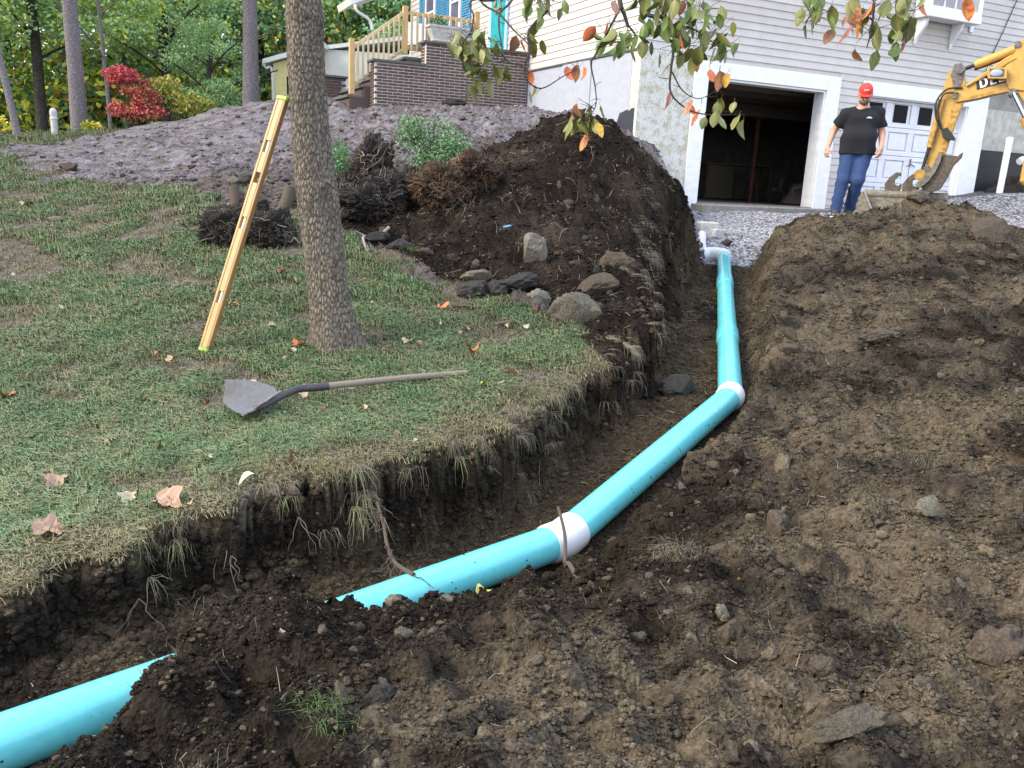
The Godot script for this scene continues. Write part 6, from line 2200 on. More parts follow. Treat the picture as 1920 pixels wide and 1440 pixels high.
func make_yard_things():
	# stones and rubbish scattered over the lawn and bare ground
	rng.seed = 60
	var spots := []
	var lab := ["small pale stone lying on the bare slope", "small pale stone lying in the far grass"]
	var n := 0
	while n < 26:
		var z := rng.randf_range(-17.0, -8.5)
		var x := rng.randf_range(-0.58, -0.2) * absf(z)
		var y := height(x, z)
		if q_region > 1: continue
		var r := q_region
		var s := rng.randf_range(0.02, 0.055)
		var o := put_mesh(rock_shapes[rng.randi() % 7], "pale_stone", M.rock_pale)
		o.position = Vector3(x, y + s * 0.2, z)
		o.basis = Basis(Vector3.UP, rng.randf() * TAU) * Basis.from_scale(Vector3(s * 1.4, s * 0.7, s))
		tag(o, lab[0] if r == 1 else lab[1], "stone", "small stones on the bare slope" if r == 1 else "small stones in the far grass")
		n += 1
	# stones heaped at the left edge of the root ball
	for q in [[-3.35, -10.2, 0.11, "rock", "pale stone on the near edge of the bare slope, left one of the pair"], [-3.0, -10.1, 0.09, "rock_pale", "pale stone on the near edge of the bare slope, right one of the pair"], [-3.18, -10.25, 0.14, "rock_dark", "dark clod between two pale stones on the bare slope"], [-6.9, -13.3, 0.10, "rock_brown", "brown clod on the far left of the bare slope"], [-3.6, -15.6, 0.16, "rock_pale", "flat pale slab lying high on the bare slope"]]:
		var o := put_mesh(rock_shapes[rng.randi() % 7], "slope_stone", M[q[3]])
		o.position = Vector3(q[0], height(q[0], q[1]) + q[2] * 0.25, q[1])
		o.basis = Basis(Vector3.UP, rng.randf() * TAU) * Basis.from_scale(Vector3(q[2] * 1.4, q[2] * 0.7, q[2]))
		tag(o, q[4], "stone")
	# flagstone lying on the lawn
	var fl := put_mesh(rock_mesh(777, 3, 0.10, 4), "flat_stone", M.rock)
	fl.position = Vector3(-4.9, height(-4.9, -9.2) + 0.02, -9.2)
	fl.basis = Basis.from_scale(Vector3(0.13, 0.03, 0.09))
	tag(fl, "flat pinkish stone lying in the grass at the far left", "stone")
	# rubble lying by the brick stoop
	var rp := hp(-1.7, 0, -4.1)
	var ru := put_mesh(rock_mesh(801, 3, 0.25, 5), "rubble", M.rock_dark)
	ru.position = Vector3(rp.x, height(rp.x, rp.z) + 0.05, rp.z)
	ru.basis = Basis.from_scale(Vector3(0.26, 0.09, 0.14))
	tag(ru, "dark rubble lying against the foot of the brick stoop", "rubble")
	# standpipe and vent at the far right of the house
	var sp := hp(8.86, 0, 0.32)
	var st := thing("standpipe", "white plastic standpipe leaning in front of the black waterproofing", "pipe", Vector3(sp.x, height(sp.x, sp.z) - 0.1, sp.z), HOUSE_TURN)
	var mb := MB.new()
	var y0 := height(sp.x, sp.z) - 0.1
	mb.tube([Vector3(-0.22, 0.0, 0.15), Vector3(0.0, 2.92 - y0, 0)], [0.065], 20, false)
	put(mb, "pipe_length", M.pipe_white, st)
	mb = MB.new()
	mb.tube([Vector3(-0.004, 2.82 - y0, 0.0), Vector3(0.0, 2.93 - y0, 0)], [0.072], 20)
	put(mb, "cap", M.pipe_white, st)
	sp = hp(9.15, 0, 0.5)
	var vt := thing("vent_elbow", "white plastic elbow at the right edge beside the digger boom", "pipe", Vector3(sp.x, height(sp.x, sp.z), sp.z), HOUSE_TURN)
	mb = MB.new()
	var vy := 2.45 - height(sp.x, sp.z)
	mb.tube(spline([Vector3(-0.12, vy, 0), Vector3(0.0, vy + 0.05, 0), Vector3(0.10, vy, 0), Vector3(0.12, vy - 0.15, 0)], 5), [0.07], 16)
	put(mb, "elbow", M.pipe_white, vt)
	mb = MB.new()
	mb.tube([Vector3(0.12, vy - 0.14, 0), Vector3(0.12, -0.1, 0)], [0.062], 16)
	put(mb, "riser", M.pipe_white, vt)

# ---------------------------------------------------------------- backhoe
# local frame: x to the right as seen from the yard, y up, z towards the yard
func bq(px: float, py: float) -> Vector2:
	return Vector2((px - 1850.0 - 0.138 * (395.0 - py)) * 0.00813, (395.0 - py + 0.0515 * (px - 1850.0)) * 0.00813)

func bpoly(pts: Array) -> PackedVector2Array:
	var out := PackedVector2Array()
	for p in pts: out.append(bq(p[0], p[1]))
	return out

func b3(px: float, py: float, z := 0.0) -> Vector3:
	var q := bq(px, py)
	return Vector3(q.x, q.y, z)

func make_backhoe():
	var at := Vector3(7.09, 1.48, -13.34)
	var root := thing("backhoe", "yellow backhoe digger arm reaching in from the right in front of the garage", "backhoe", at, -28.0)
	var mb := MB.new()
	# boom: a box beam that rises to an elbow and comes down to the stick
	mb.prism(bpoly([[1788, 190], [1793, 178], [1815, 172], [1845, 152], [1880, 128], [1889, 118], [1893, 101], [1900, 100], [1908, 112], [1926, 180], [1950, 290], [1930, 292], [1908, 210], [1895, 190], [1878, 186], [1860, 189], [1830, 196], [1795, 201]]), -0.14, 0.14)
	var boom := put(mb, "boom", M.yellow, root)
	# stiffening plates along the boom
	for z in [-0.16, 0.16]:
		mb = MB.new()
		mb.prism(bpoly([[1868, 150], [1884, 132], [1893, 104], [1899, 104], [1906, 116], [1916, 165], [1903, 186], [1880, 182]]), z - 0.012, z + 0.012)
		put(mb, "side_plate", M.yellow, boom)
	mb = MB.new()
	mb.prism(bpoly([[1797, 200], [1830, 195.5], [1858, 189], [1856, 184], [1828, 190], [1797, 195]]), -0.152, 0.152)
	put(mb, "lower_flange", M.yellow_dirty_shaded, boom)
	var tm := TextMesh.new()
	var fnt := SystemFont.new()
	fnt.font_names = PackedStringArray(["Droid Sans"])
	fnt.font_weight = 700
	tm.font = fnt
	tm.text = "DEERE"
	tm.font_size = 64
	tm.pixel_size = 0.0030
	tm.depth = 0.004
	tm.horizontal_alignment = HORIZONTAL_ALIGNMENT_LEFT
	mb = MB.new()
	mb.prism(bpoly([[1829, 181], [1827.5, 164], [1880, 145], [1880, 169]]), 0.1405, 0.1445)
	put(mb, "name_plate", M.black, boom)
	var txt := MeshInstance3D.new()
	txt.name = "lettering"
	txt.mesh = tm
	txt.material_override = M.white_paint
	boom.add_child(txt)
	var lp := b3(1831, 171, 0.147)
	txt.position = lp
	txt.rotation.z = deg_to_rad(18.0)
	# stick
	mb = MB.new()
	mb.prism(bpoly([[1784, 143], [1800, 141], [1811, 160], [1808, 200], [1798, 228], [1778, 294], [1756, 322], [1744, 322], [1753, 280], [1765, 213], [1773, 177]]), -0.11, 0.11)
	var stick := put(mb, "stick", M.yellow, root)
	mb = MB.new()
	mb.prism(bpoly([[1800, 163], [1810, 162], [1807.5, 200], [1797, 228], [1777, 294], [1765, 312], [1785, 228]]), 0.111, 0.122)
	put(mb, "shaded_side_face", M.yellow_dirty_shaded, stick)  # shade of the stick's side face put into a thin darker plate
	# pins
	for p in [[1793, 190, 0.022], [1801, 146, 0.03], [1892, 108, 0.03], [1748, 318, 0.03], [1886, 188, 0.035]]:
		mb = MB.new()
		mb.tube([b3(p[0], p[1], -0.19), b3(p[0], p[1], 0.19)], [p[2] + 0.015], 16)
		put(mb, "pin", M.steel_worn, root)
	mb = MB.new()
	mb.prism(bpoly([[1786, 152], [1792, 134], [1803, 132], [1810, 142], [1806, 160], [1800, 176], [1792, 176]]), -0.135, 0.135)
	put(mb, "stick_knuckle", M.steel_worn, stick)
	# dipper cylinder on top of the boom
	mb = MB.new()
	mb.tube([b3(1824, 136), b3(1828, 134.5), b3(1889, 113)], [0.05, 0.066, 0.066], 20)
	put(mb, "cylinder_barrel", M.yellow, root)
	mb = MB.new()
	mb.tube([b3(1802, 143), b3(1826, 135)], [0.028], 14)
	put(mb, "cylinder_rod", M.black, root)
	mb = MB.new()
	mb.tube([b3(1824, 142, 0.0), b3(1878, 124, 0.0)], [0.03], 10)
	put(mb, "steel_line", M.black, root)
	# boom cylinder
	mb = MB.new()
	mb.tube([b3(1886, 190, 0.2), b3(1908, 238, 0.2)], [0.032], 16)
	put(mb, "cylinder_rod", M.chrome, root)
	mb = MB.new()
	mb.tube([b3(1906, 233, 0.2), b3(1938, 310, 0.2)], [0.075], 20)
	put(mb, "cylinder_barrel", M.yellow, root)
	# bucket cylinder along the stick
	mb = MB.new()
	mb.tube([b3(1772, 195, 0.15), b3(1752, 280, 0.15)], [0.045], 16)
	put(mb, "cylinder_barrel", M.yellow_dirty_shaded, root)
	mb = MB.new()
	mb.tube([b3(1752, 278, 0.15), b3(1740, 322, 0.15)], [0.025], 12)
	put(mb, "cylinder_rod", M.black, root)
	# hoses
	for q in [[[b3(1806, 176, 0.16), b3(1780, 178, 0.18), b3(1763, 200, 0.2), b3(1764, 230, 0.2), b3(1778, 256, 0.16)], 0.014, M.black], [[b3(1800, 186, 0.17), b3(1776, 186, 0.2), b3(1766, 215, 0.2), b3(1772, 245, 0.17)], 0.012, M.black], [[b3(1815, 170, 0.1), b3(1846, 150, 0.12), b3(1880, 127, 0.12), b3(1896, 128, 0.12), b3(1920, 140, 0.1)], 0.018, M.yellow], [[b3(1812, 174, 0.16), b3(1848, 154, 0.17), b3(1890, 130, 0.17)], 0.014, M.yellow_dirty_shaded]]:
		mb = MB.new()
		mb.tube(spline(q[0], 6), [q[1]], 8)
		put(mb, "hose", q[2], root)
	mb = MB.new()
	mb.prism(bpoly([[1772, 250], [1782, 245], [1794, 262], [1796, 269], [1782, 267], [1774, 262]]), 0.10, 0.24)
	put(mb, "hose_bracket", M.black, root)
	# work lamp
	mb = MB.new()
	mb.prism(bpoly([[1844, 145], [1876, 148], [1875, 166], [1846, 164]]), 0.16, 0.30)
	var lamp := put(mb, "work_lamp", M.yellow, root)
	mb = MB.new()
	mb.prism(bpoly([[1848.5, 147.5], [1872, 150], [1871, 163], [1850, 161.5]]), 0.301, 0.306)
	put(mb, "lamp_bezel", M.bucket, lamp)
	mb = MB.new()
	var lc := b3(1859.5, 155.5, 0.306)
	mb.lathe([Vector2(0.0, 0.028), Vector2(0.045, 0.022), Vector2(0.075, 0.006), Vector2(0.078, 0.0)], 24, Transform3D(Basis(Vector3.RIGHT, PI / 2) * Basis.from_scale(Vector3(1.05, 1, 0.62)), lc))
	put(mb, "lens", M.lens, lamp)
	# digging bucket: curved shell with side plates
	mb = MB.new()
	mb.prism(bpoly([[1730, 352], [1731, 345], [1746, 330], [1760, 312], [1768, 290], [1775, 289], [1772, 305], [1764, 324], [1752, 342], [1738, 354]]), -0.25, 0.26)
	var bucket := put(mb, "bucket", M.bucket_olive, root)
	mb = MB.new()
	mb.prism(bpoly([[1752, 343], [1765, 325], [1774, 303], [1778, 294], [1800, 297], [1808, 290], [1806, 298], [1793, 312], [1781, 337], [1770, 356], [1756, 362], [1738, 358]]), -0.2, 0.2)
	put(mb, "back_plate", M.bucket, bucket)
	for k in 3:
		mb = MB.new()
		mb.prism(bpoly([[1738, 356], [1756, 361], [1750, 368], [1738, 364]]), -0.2 + k * 0.17, -0.14 + k * 0.17)
		put(mb, "tooth", M.steel_worn, bucket)
	mb = MB.new()
	mb.tube([b3(1737, 330, -0.1), b3(1737, 330, 0.22)], [0.085], 18)
	mb.tube([b3(1722, 334, 0.0), b3(1737, 330, 0.0)], [0.04, 0.06], 12)
	put(mb, "link", M.yellow_dirty_shaded, root)
	# stabiliser pad and rear wheel at the edge of the picture, chassis beyond it
	mb = MB.new()
	mb.box(b3(1930, 322, 0.1), Vector3(0.42, 0.46, 0.5), 0.05)
	put(mb, "stabiliser", M.yellow, root)
	mb = MB.new()
	mb.box(b3(1925, 296, 0.12), Vector3(0.30, 0.05, 0.3), 0.01)
	put(mb, "stabiliser_cap", M.steel_worn, root)
	for q in [[Vector3(0.78, -0.17, 0.85), 0.50], [Vector3(0.9, 0.05, -1.4), 0.50]]:
		mb = MB.new()
		var X := Transform3D(Basis(Vector3.BACK, PI / 2), q[0])
		mb.lathe([Vector2(0.26, -0.19), Vector2(0.40, -0.23), Vector2(q[1] - 0.06, -0.22), Vector2(q[1] - 0.025, -0.17), Vector2(q[1] - 0.02, 0.0), Vector2(q[1] - 0.025, 0.17), Vector2(q[1] - 0.06, 0.22), Vector2(0.40, 0.23), Vector2(0.26, 0.19)], 48, X)
		var tyre := put(mb, "tyre", M.rubber_dusty, root)
		for k in 22:
			for s in [-1.0, 1.0]:
				mb = MB.new()
				var a := TAU * (k + (0.25 if s > 0 else -0.25)) / 22.0
				var b := X.basis * Basis(Vector3.UP, -a) * Basis(Vector3.RIGHT, s * 0.7)
				mb.box(X * Vector3(cos(a) * (q[1] + 0.0), s * 0.105, sin(a) * (q[1] + 0.0)), Vector3(0.05, 0.25, 0.055), 0.01, b)
				put(mb, "tread_lug", M.rubber_dusty, tyre)
		mb = MB.new()
		mb.lathe([Vector2(0.0, -0.10), Vector2(0.10, -0.10), Vector2(0.16, -0.06), Vector2(0.24, -0.17), Vector2(0.27, -0.18), Vector2(0.27, 0.18), Vector2(0.0, 0.17)], 32, X)
		put(mb, "rim", M.yellow, tyre)
	mb = MB.new()
	mb.span(Vector3(1.1, 0.0, -1.0), Vector3(4.4, 0.5, 0.3), 0.04)
	mb.span(Vector3(3.0, 0.501, -0.9), Vector3(4.6, 1.2, 0.2), 0.08)
	put(mb, "chassis", M.yellow, root)
	mb = MB.new()
	mb.span(Vector3(0.86, 0.05, -0.5), Vector3(1.09, 1.25, 0.1), 0.03)
	put(mb, "swing_tower", M.yellow, root)
	# --- spare bucket with two hooks standing on the gravel
	var bb := Vector3(6.05, 0, -13.94)
	bb.y = height(bb.x, bb.z)
	var sb := thing("spare_bucket", "tan digger bucket with two hooks standing behind the bank by the man", "bucket", bb, -26.0)
	sb.scale = Vector3.ONE * 1.22
	mb = MB.new()
	mb.prism(PackedVector2Array([Vector2(-0.62, 0.0), Vector2(-0.52, 0.37), Vector2(-0.47, 0.40), Vector2(-0.26, 0.0)]), 0.18, 0.205)
	put(mb, "side_plate", M.bucket_olive, sb)
	mb = MB.new()
	mb.bar(Vector3(-0.47, 0.41, 0.208), Vector3(-0.25, 0.0, 0.208), 0.02, 0.02, 0.004)
	put(mb, "edge_strip", M.metal, sb)
	mb = MB.new()
	mb.prism(PackedVector2Array([Vector2(-0.50, 0.0), Vector2(-0.46, 0.36), Vector2(0.48, 0.36), Vector2(0.56, 0.0)]), -0.18, 0.10)
	put(mb, "shell", M.bucket_olive, sb)
	mb = MB.new()
	mb.tube([Vector3(-0.47, 0.37, 0.06), Vector3(0.52, 0.37, 0.06)], [0.055], 18)
	put(mb, "top_bar", M.bucket_olive, sb)
	var hook := PackedVector2Array([Vector2(-0.09, 0.0), Vector2(-0.10, 0.10), Vector2(-0.05, 0.19), Vector2(0.02, 0.25), Vector2(0.07, 0.25), Vector2(0.085, 0.21), Vector2(0.05, 0.20), Vector2(0.015, 0.15), Vector2(0.02, 0.10), Vector2(0.06, 0.08), Vector2(0.10, 0.11), Vector2(0.105, 0.05), Vector2(0.08, 0.0)])
	for x in [-0.14, 0.07]:
		mb = MB.new()
		mb.prism(hook, -0.025, 0.025, Transform3D(Basis.IDENTITY, Vector3(x, 0.405, 0.05)))
		put(mb, "hook", M.bucket, sb)
	# heap of spoil against the waterproofed wall, stones on the gravel
	var hp0 := hp(9.6, 0, 0.9)
	var hy := height(hp0.x, hp0.z)
	var hm := put_mesh(rock_mesh(950, 5, 0.3, 2), "small_spoil_heap", M.rock_dark)
	hm.position = Vector3(hp0.x, hy, hp0.z)
	hm.basis = Basis.from_scale(Vector3(1.1, 0.42, 0.6))
	tag(hm, "low heap of brown soil against the black waterproofed wall at the right", "dirt pile")

# ---------------------------------------------------------------- the man
class Field:
	var cell: float
	var lo: Vector3
	var n: Vector3i
	var g: PackedFloat32Array
	func _init(a: Vector3, b: Vector3, c: float):
		cell = c
		lo = a
		var s := (b - a) / c
		n = Vector3i(int(s.x) + 2, int(s.y) + 2, int(s.z) + 2)
		g.resize(n.x * n.y * n.z)
		g.fill(1.0)
	func capsule(a: Vector3, b: Vector3, ra: float, rb: float, k := 0.03, sq := Vector3.ONE) -> void:
		var mr := maxf(ra, rb) * maxf(1.0, maxf(1.0 / sq.x, 1.0 / sq.z)) + k + cell * 2.0
		var p0 := ((a.min(b) - Vector3.ONE * mr - lo) / cell).floor()
		var p1 := ((a.max(b) + Vector3.ONE * mr - lo) / cell).ceil()
		var ab := (b - a) * sq
		var l2 := maxf(ab.length_squared(), 1e-9)
		for z in range(maxi(0, int(p0.z)), mini(n.z, int(p1.z))):
			for y in range(maxi(0, int(p0.y)), mini(n.y, int(p1.y))):
				for x in range(maxi(0, int(p0.x)), mini(n.x, int(p1.x))):
					var p := (lo + Vector3(x, y, z) * cell - a) * sq
					var t := clampf(p.dot(ab) / l2, 0.0, 1.0)
					var d := (p - ab * t).length() - lerpf(ra, rb, t)
					var i := (z * n.y + y) * n.x + x
					var e := g[i]
					var h := maxf(k - absf(d - e), 0.0) / k
					g[i] = minf(d, e) - h * h * k * 0.25
	func cut(point: Vector3, normal: Vector3, near: Vector3, reach: float) -> void:
		# removes what lies on the normal's side, within reach of a place
		for z in n.z:
			for y in n.y:
				for x in n.x:
					var p := lo + Vector3(x, y, z) * cell
					if (p - near).length() > reach: continue
					var i := (z * n.y + y) * n.x + x
					g[i] = maxf(g[i], (p - point).dot(normal))
	func add_to(mb: MB) -> void:
		var id := PackedInt32Array()
		id.resize(g.size())
		id.fill(-1)
		var sx := 1
		var sy := n.x
		var sz := n.x * n.y
		var corner := [0, sx, sy, sx + sy, sz, sx + sz, sy + sz, sx + sy + sz]
		var offs := [Vector3(0, 0, 0), Vector3(1, 0, 0), Vector3(0, 1, 0), Vector3(1, 1, 0), Vector3(0, 0, 1), Vector3(1, 0, 1), Vector3(0, 1, 1), Vector3(1, 1, 1)]
		var edges := [[0, 1], [2, 3], [4, 5], [6, 7], [0, 2], [1, 3], [4, 6], [5, 7], [0, 4], [1, 5], [2, 6], [3, 7]]
		for z in n.z - 1:
			for y in n.y - 1:
				var row := (z * n.y + y) * n.x
				for x in n.x - 1:
					var i := row + x
					var c0 := g[i] < 0.0
					if c0 == (g[i + sx] < 0.0) and c0 == (g[i + sy] < 0.0) and c0 == (g[i + sz] < 0.0) and c0 == (g[i + sx + sy] < 0.0) and c0 == (g[i + sx + sz] < 0.0) and c0 == (g[i + sy + sz] < 0.0) and c0 == (g[i + sx + sy + sz] < 0.0): continue
					var s := Vector3.ZERO
					var cnt := 0
					for e in edges:
						var a := g[i + corner[e[0]]]
						var b := g[i + corner[e[1]]]
						if (a < 0.0) != (b < 0.0):
							var oa: Vector3 = offs[e[0]]
							s += oa.lerp(offs[e[1]], a / (a - b))
							cnt += 1
					var gr := Vector3(g[i + sx] - g[i] + g[i + sx + sy + sz] - g[i + sy + sz], g[i + sy] - g[i] + g[i + sx + sy + sz] - g[i + sx + sz], g[i + sz] - g[i] + g[i + sx + sy + sz] - g[i + sx + sy])
					id[i] = mb.vert(lo + (Vector3(x, y, z) + s / cnt) * cell, gr.normalized())
		for z in range(1, n.z - 1):
			for y in range(1, n.y - 1):
				var row := (z * n.y + y) * n.x
				for x in range(1, n.x - 1):
					var i := row + x
					var c0 := g[i] < 0.0
					if c0 != (g[i + sx] < 0.0):
						_quad(mb, id, i - sy - sz, i - sz, i, i - sy)
					if c0 != (g[i + sy] < 0.0):
						_quad(mb, id, i - sx - sz, i - sz, i, i - sx)
					if c0 != (g[i + sz] < 0.0):
						_quad(mb, id, i - sx - sy, i - sy, i, i - sx)
	func _quad(mb: MB, id: PackedInt32Array, a: int, b: int, c: int, d: int) -> void:
		if id[a] < 0 or id[b] < 0 or id[c] < 0 or id[d] < 0: return
		mb.tri(id[a], id[b], id[c])
		mb.tri(id[a], id[c], id[d])

func arm_chain(f: Field, sh: Vector3, el: Vector3, wr: Vector3, fat: float) -> void:
	f.capsule(sh, el, 0.062 + fat, 0.047 + fat, 0.03)
	f.capsule(el, wr, 0.048 + fat, 0.031 + fat, 0.02)

func hand(mb: MB, wrist: Vector3, dir: Vector3, palm_side: Vector3, thumb_side: Vector3) -> void:
	# palm and five separate, slightly curled fingers
	var lo := wrist - Vector3.ONE * 0.14
	var hi := wrist + dir * 0.10 + Vector3.ONE * 0.14
	var f := Field.new(lo, hi, 0.0045)
	var across := thumb_side
	f.capsule(wrist - dir * 0.03, wrist + dir * 0.02, 0.030, 0.030, 0.015)
	for k in 4:
		var o := across * (0.030 - 0.020 * k)
		f.capsule(wrist + dir * 0.01 + o * 0.6, wrist + dir * 0.085 + o, 0.018, 0.014, 0.014)
	var lens := [0.070, 0.080, 0.074, 0.058]
	for k in 4:
		var o := across * (0.031 - 0.0205 * k)
		var a := wrist + dir * 0.085 + o
		var L: float = lens[k]
		var d1 := (dir + palm_side * 0.45).normalized()
		var d2 := (dir + palm_side * (1.1 + 0.1 * k)).normalized()
		var b := a + d1 * L * 0.5
		f.capsule(a, b, 0.0098, 0.0090, 0.004)
		f.capsule(b, b + d2 * L * 0.5, 0.0090, 0.0075, 0.004)
	var t0 := wrist + dir * 0.025 + across * 0.028
	var t1 := t0 + (dir * 0.7 + across * 0.6 + palm_side * 0.3).normalized() * 0.045
	f.capsule(t0, t1, 0.015, 0.0115, 0.008)
	f.capsule(t1, t1 + (dir + palm_side * 0.5 + across * 0.1).normalized() * 0.035, 0.0112, 0.0088, 0.004)
	f.add_to(mb)

func make_person():
	var at := Vector3(4.75, 0, -12.69)
	at.y = height(at.x, at.z)
	var root := thing("person", "man in red cap, black T-shirt and blue jeans walking towards the trench, looking down", "person", at, -16.0)
	# joints, metres, facing +z
	var hipL := Vector3(-0.10, 0.93, 0.0)
	var hipR := Vector3(0.10, 0.93, 0.0)
	var kneeL := Vector3(-0.145, 0.50, 0.12)
	var kneeR := Vector3(0.055, 0.51, 0.13)
	var ankL := Vector3(-0.19, 0.09, 0.10)
	var ankR := Vector3(0.015, 0.13, -0.16)
	var shL := Vector3(-0.215, 1.40, 0.03)
	var shR := Vector3(0.215, 1.44, -0.03)
	var elL := Vector3(-0.345, 1.19, -0.05)
	var elR := Vector3(0.305, 1.165, -0.06)
	var wrL := Vector3(-0.40, 0.945, 0.06)
	var wrR := Vector3(0.30, 0.96, 0.14)
	var neck := Vector3(0.0, 1.53, 0.02)
	var head := Vector3(0.0, 1.675, 0.085)
	# --- body, one continuous skin
	var f := Field.new(Vector3(-0.52, -0.02, -0.32), Vector3(0.52, 1.62, 0.32), 0.0145)
	f.capsule(Vector3(-0.09, 1.34, -0.01), Vector3(0.09, 1.34, -0.01), 0.135, 0.135, 0.05)
	f.capsule(Vector3(-0.07, 1.10, 0.03), Vector3(0.07, 1.10, 0.03), 0.150, 0.150, 0.08)
	f.capsule(Vector3(-0.07, 0.95, 0.0), Vector3(0.07, 0.95, 0.0), 0.135, 0.135, 0.06)
	f.capsule(Vector3(0, 1.47, 0), shL, 0.06, 0.066, 0.05)
	f.capsule(Vector3(0, 1.47, 0), shR, 0.06, 0.066, 0.05)
	f.capsule(Vector3(0, 1.45, 0.0), neck + Vector3(0, 0.05, 0.02), 0.075, 0.062, 0.05)
	arm_chain(f, shL, elL, wrL, 0.0)
	arm_chain(f, shR, elR, wrR, 0.0)
	for q in [[hipL, kneeL, ankL], [hipR, kneeR, ankR]]:
		f.capsule(q[0], q[1], 0.098, 0.062, 0.04)
		f.capsule(q[1], q[2], 0.062, 0.042, 0.03)
	var mb := MB.new()
	f.add_to(mb)
	# head with a bowed face
	var tilt := Basis(Vector3.RIGHT, 0.42)
	var hf := Field.new(head + Vector3(-0.13, -0.17, -0.15), head + Vector3(0.13, 0.16, 0.17), 0.0065)
	var H := func(x, y, z): return head + tilt * Vector3(x, y, z)
	hf.capsule(H.call(0, 0.035, -0.02), H.call(0, 0.025, 0.015), 0.086, 0.083, 0.02)
	hf.capsule(H.call(0, -0.02, 0.03), H.call(0, -0.075, 0.045), 0.066, 0.046, 0.03)
	hf.capsule(H.call(-0.03, -0.055, 0.03), H.call(0.03, -0.055, 0.03), 0.05, 0.05, 0.03)
	hf.capsule(H.call(0, 0.0, 0.10), H.call(0, -0.035, 0.118), 0.010, 0.016, 0.012)
	hf.capsule(H.call(-0.04, 0.012, 0.088), H.call(0.04, 0.012, 0.088), 0.012, 0.012, 0.012)
	hf.capsule(H.call(-0.022, -0.065, 0.092), H.call(0.022, -0.065, 0.092), 0.008, 0.008, 0.008)
	for s in [-1.0, 1.0]:
		hf.capsule(H.call(s * 0.088, 0.02, 0.0), H.call(s * 0.086, -0.025, 0.006), 0.016, 0.010, 0.008)
	hf.capsule(head + Vector3(0, -0.13, -0.05), H.call(0, -0.02, -0.02), 0.060, 0.062, 0.04)
	hf.add_to(mb)
	hand(mb, wrL, Vector3(-0.12, -0.97, 0.2).normalized(), Vector3(0.75, 0, -0.65).normalized(), Vector3(0.65, 0.1, 0.75).normalized())
	hand(mb, wrR, Vector3(-0.10, -0.95, 0.28).normalized(), Vector3(-0.75, 0.1, -0.65).normalized(), Vector3(-0.65, 0.1, 0.75).normalized())
	put(mb, "body", M.skin, root)
	# eyes and beard
	for s in [-1.0, 1.0]:
		mb = MB.new()
		mb.lathe([Vector2(0, 0.006), Vector2(0.008, 0.004), Vector2(0.011, 0.0), Vector2(0.0, -0.002)], 12, Transform3D(tilt * Basis(Vector3.RIGHT, PI / 2), H.call(s * 0.032, -0.006, 0.095)))
		put(mb, "eye", M.black, root)
	var bf := Field.new(head + Vector3(-0.12, -0.18, -0.08), head + Vector3(0.12, 0.06, 0.17), 0.0065)
	bf.capsule(H.call(-0.035, -0.078, 0.048), H.call(0.035, -0.078, 0.048), 0.038, 0.038, 0.02)
	bf.capsule(H.call(0, -0.085, 0.06), H.call(0, -0.10, 0.055), 0.042, 0.034, 0.02)
	bf.capsule(H.call(-0.028, -0.050, 0.093), H.call(0.028, -0.050, 0.093), 0.009, 0.009, 0.008)
	mb = MB.new()
	bf.add_to(mb)
	put(mb, "beard", M.beard, root)
	# --- T-shirt
	f = Field.new(Vector3(-0.48, 0.80, -0.30), Vector3(0.48, 1.62, 0.32), 0.0135)
	f.capsule(Vector3(-0.10, 1.34, -0.01), Vector3(0.10, 1.34, -0.01), 0.155, 0.155, 0.05)
	f.capsule(Vector3(-0.075, 1.10, 0.035), Vector3(0.075, 1.10, 0.035), 0.168, 0.168, 0.10)
	f.capsule(Vector3(-0.085, 0.93, 0.015), Vector3(0.085, 0.93, 0.015), 0.162, 0.162, 0.08)
	f.capsule(Vector3(-0.085, 0.80, 0.01), Vector3(0.085, 0.80, 0.01), 0.162, 0.162, 0.05)
	f.capsule(Vector3(0, 1.475, 0), shL, 0.075, 0.080, 0.05)
	f.capsule(Vector3(0, 1.475, 0), shR, 0.075, 0.080, 0.05)
	f.capsule(shL, shL.lerp(elL, 0.75), 0.088, 0.083, 0.04)
	f.capsule(shR, shR.lerp(elR, 0.75), 0.088, 0.083, 0.04)
	f.capsule(Vector3(0, 1.46, 0.0), Vector3(0, 1.50, 0.01), 0.088, 0.082, 0.05)
	f.cut(Vector3(0, 0.865, 0), Vector3.DOWN, Vector3(0, 0.8, 0), 0.5)
	f.cut(shL.lerp(elL, 0.70), (elL - shL).normalized(), shL.lerp(elL, 0.85), 0.125)
	f.cut(shR.lerp(elR, 0.70), (elR - shR).normalized(), shR.lerp(elR, 0.85), 0.125)
	f.cut(Vector3(0, 1.515, 0.02), Vector3(0, 0.9, 0.4).normalized(), Vector3(0, 1.53, 0.02), 0.14)
	mb = MB.new()
	f.add_to(mb)
	for k in mb.v.size():
		# soft folds in the cloth
		var p := mb.v[k]
		mb.v[k] += mb.n[k] * (sin(p.y * 30.0 + p.x * 23.0 + sin(p.x * 14.0)) * 0.005 + sin(p.x * 31.0 - p.y * 22.0 + p.z * 11.0) * 0.005)
	var shirt := put(mb, "t_shirt", M.shirt, root)
	mb = MB.new()
	mb.span(Vector3(0.055, 1.355, 0.146), Vector3(0.125, 1.363, 0.156))
	mb.span(Vector3(0.07, 1.368, 0.145), Vector3(0.11, 1.373, 0.154))
	put(mb, "chest_print", M.white_paint, shirt)
	# --- jeans
	f = Field.new(Vector3(-0.36, 0.0, -0.32), Vector3(0.36, 1.02, 0.32), 0.0145)
	f.capsule(Vector3(-0.085, 0.93, 0.0), Vector3(0.085, 0.93, 0.0), 0.150, 0.150, 0.06)
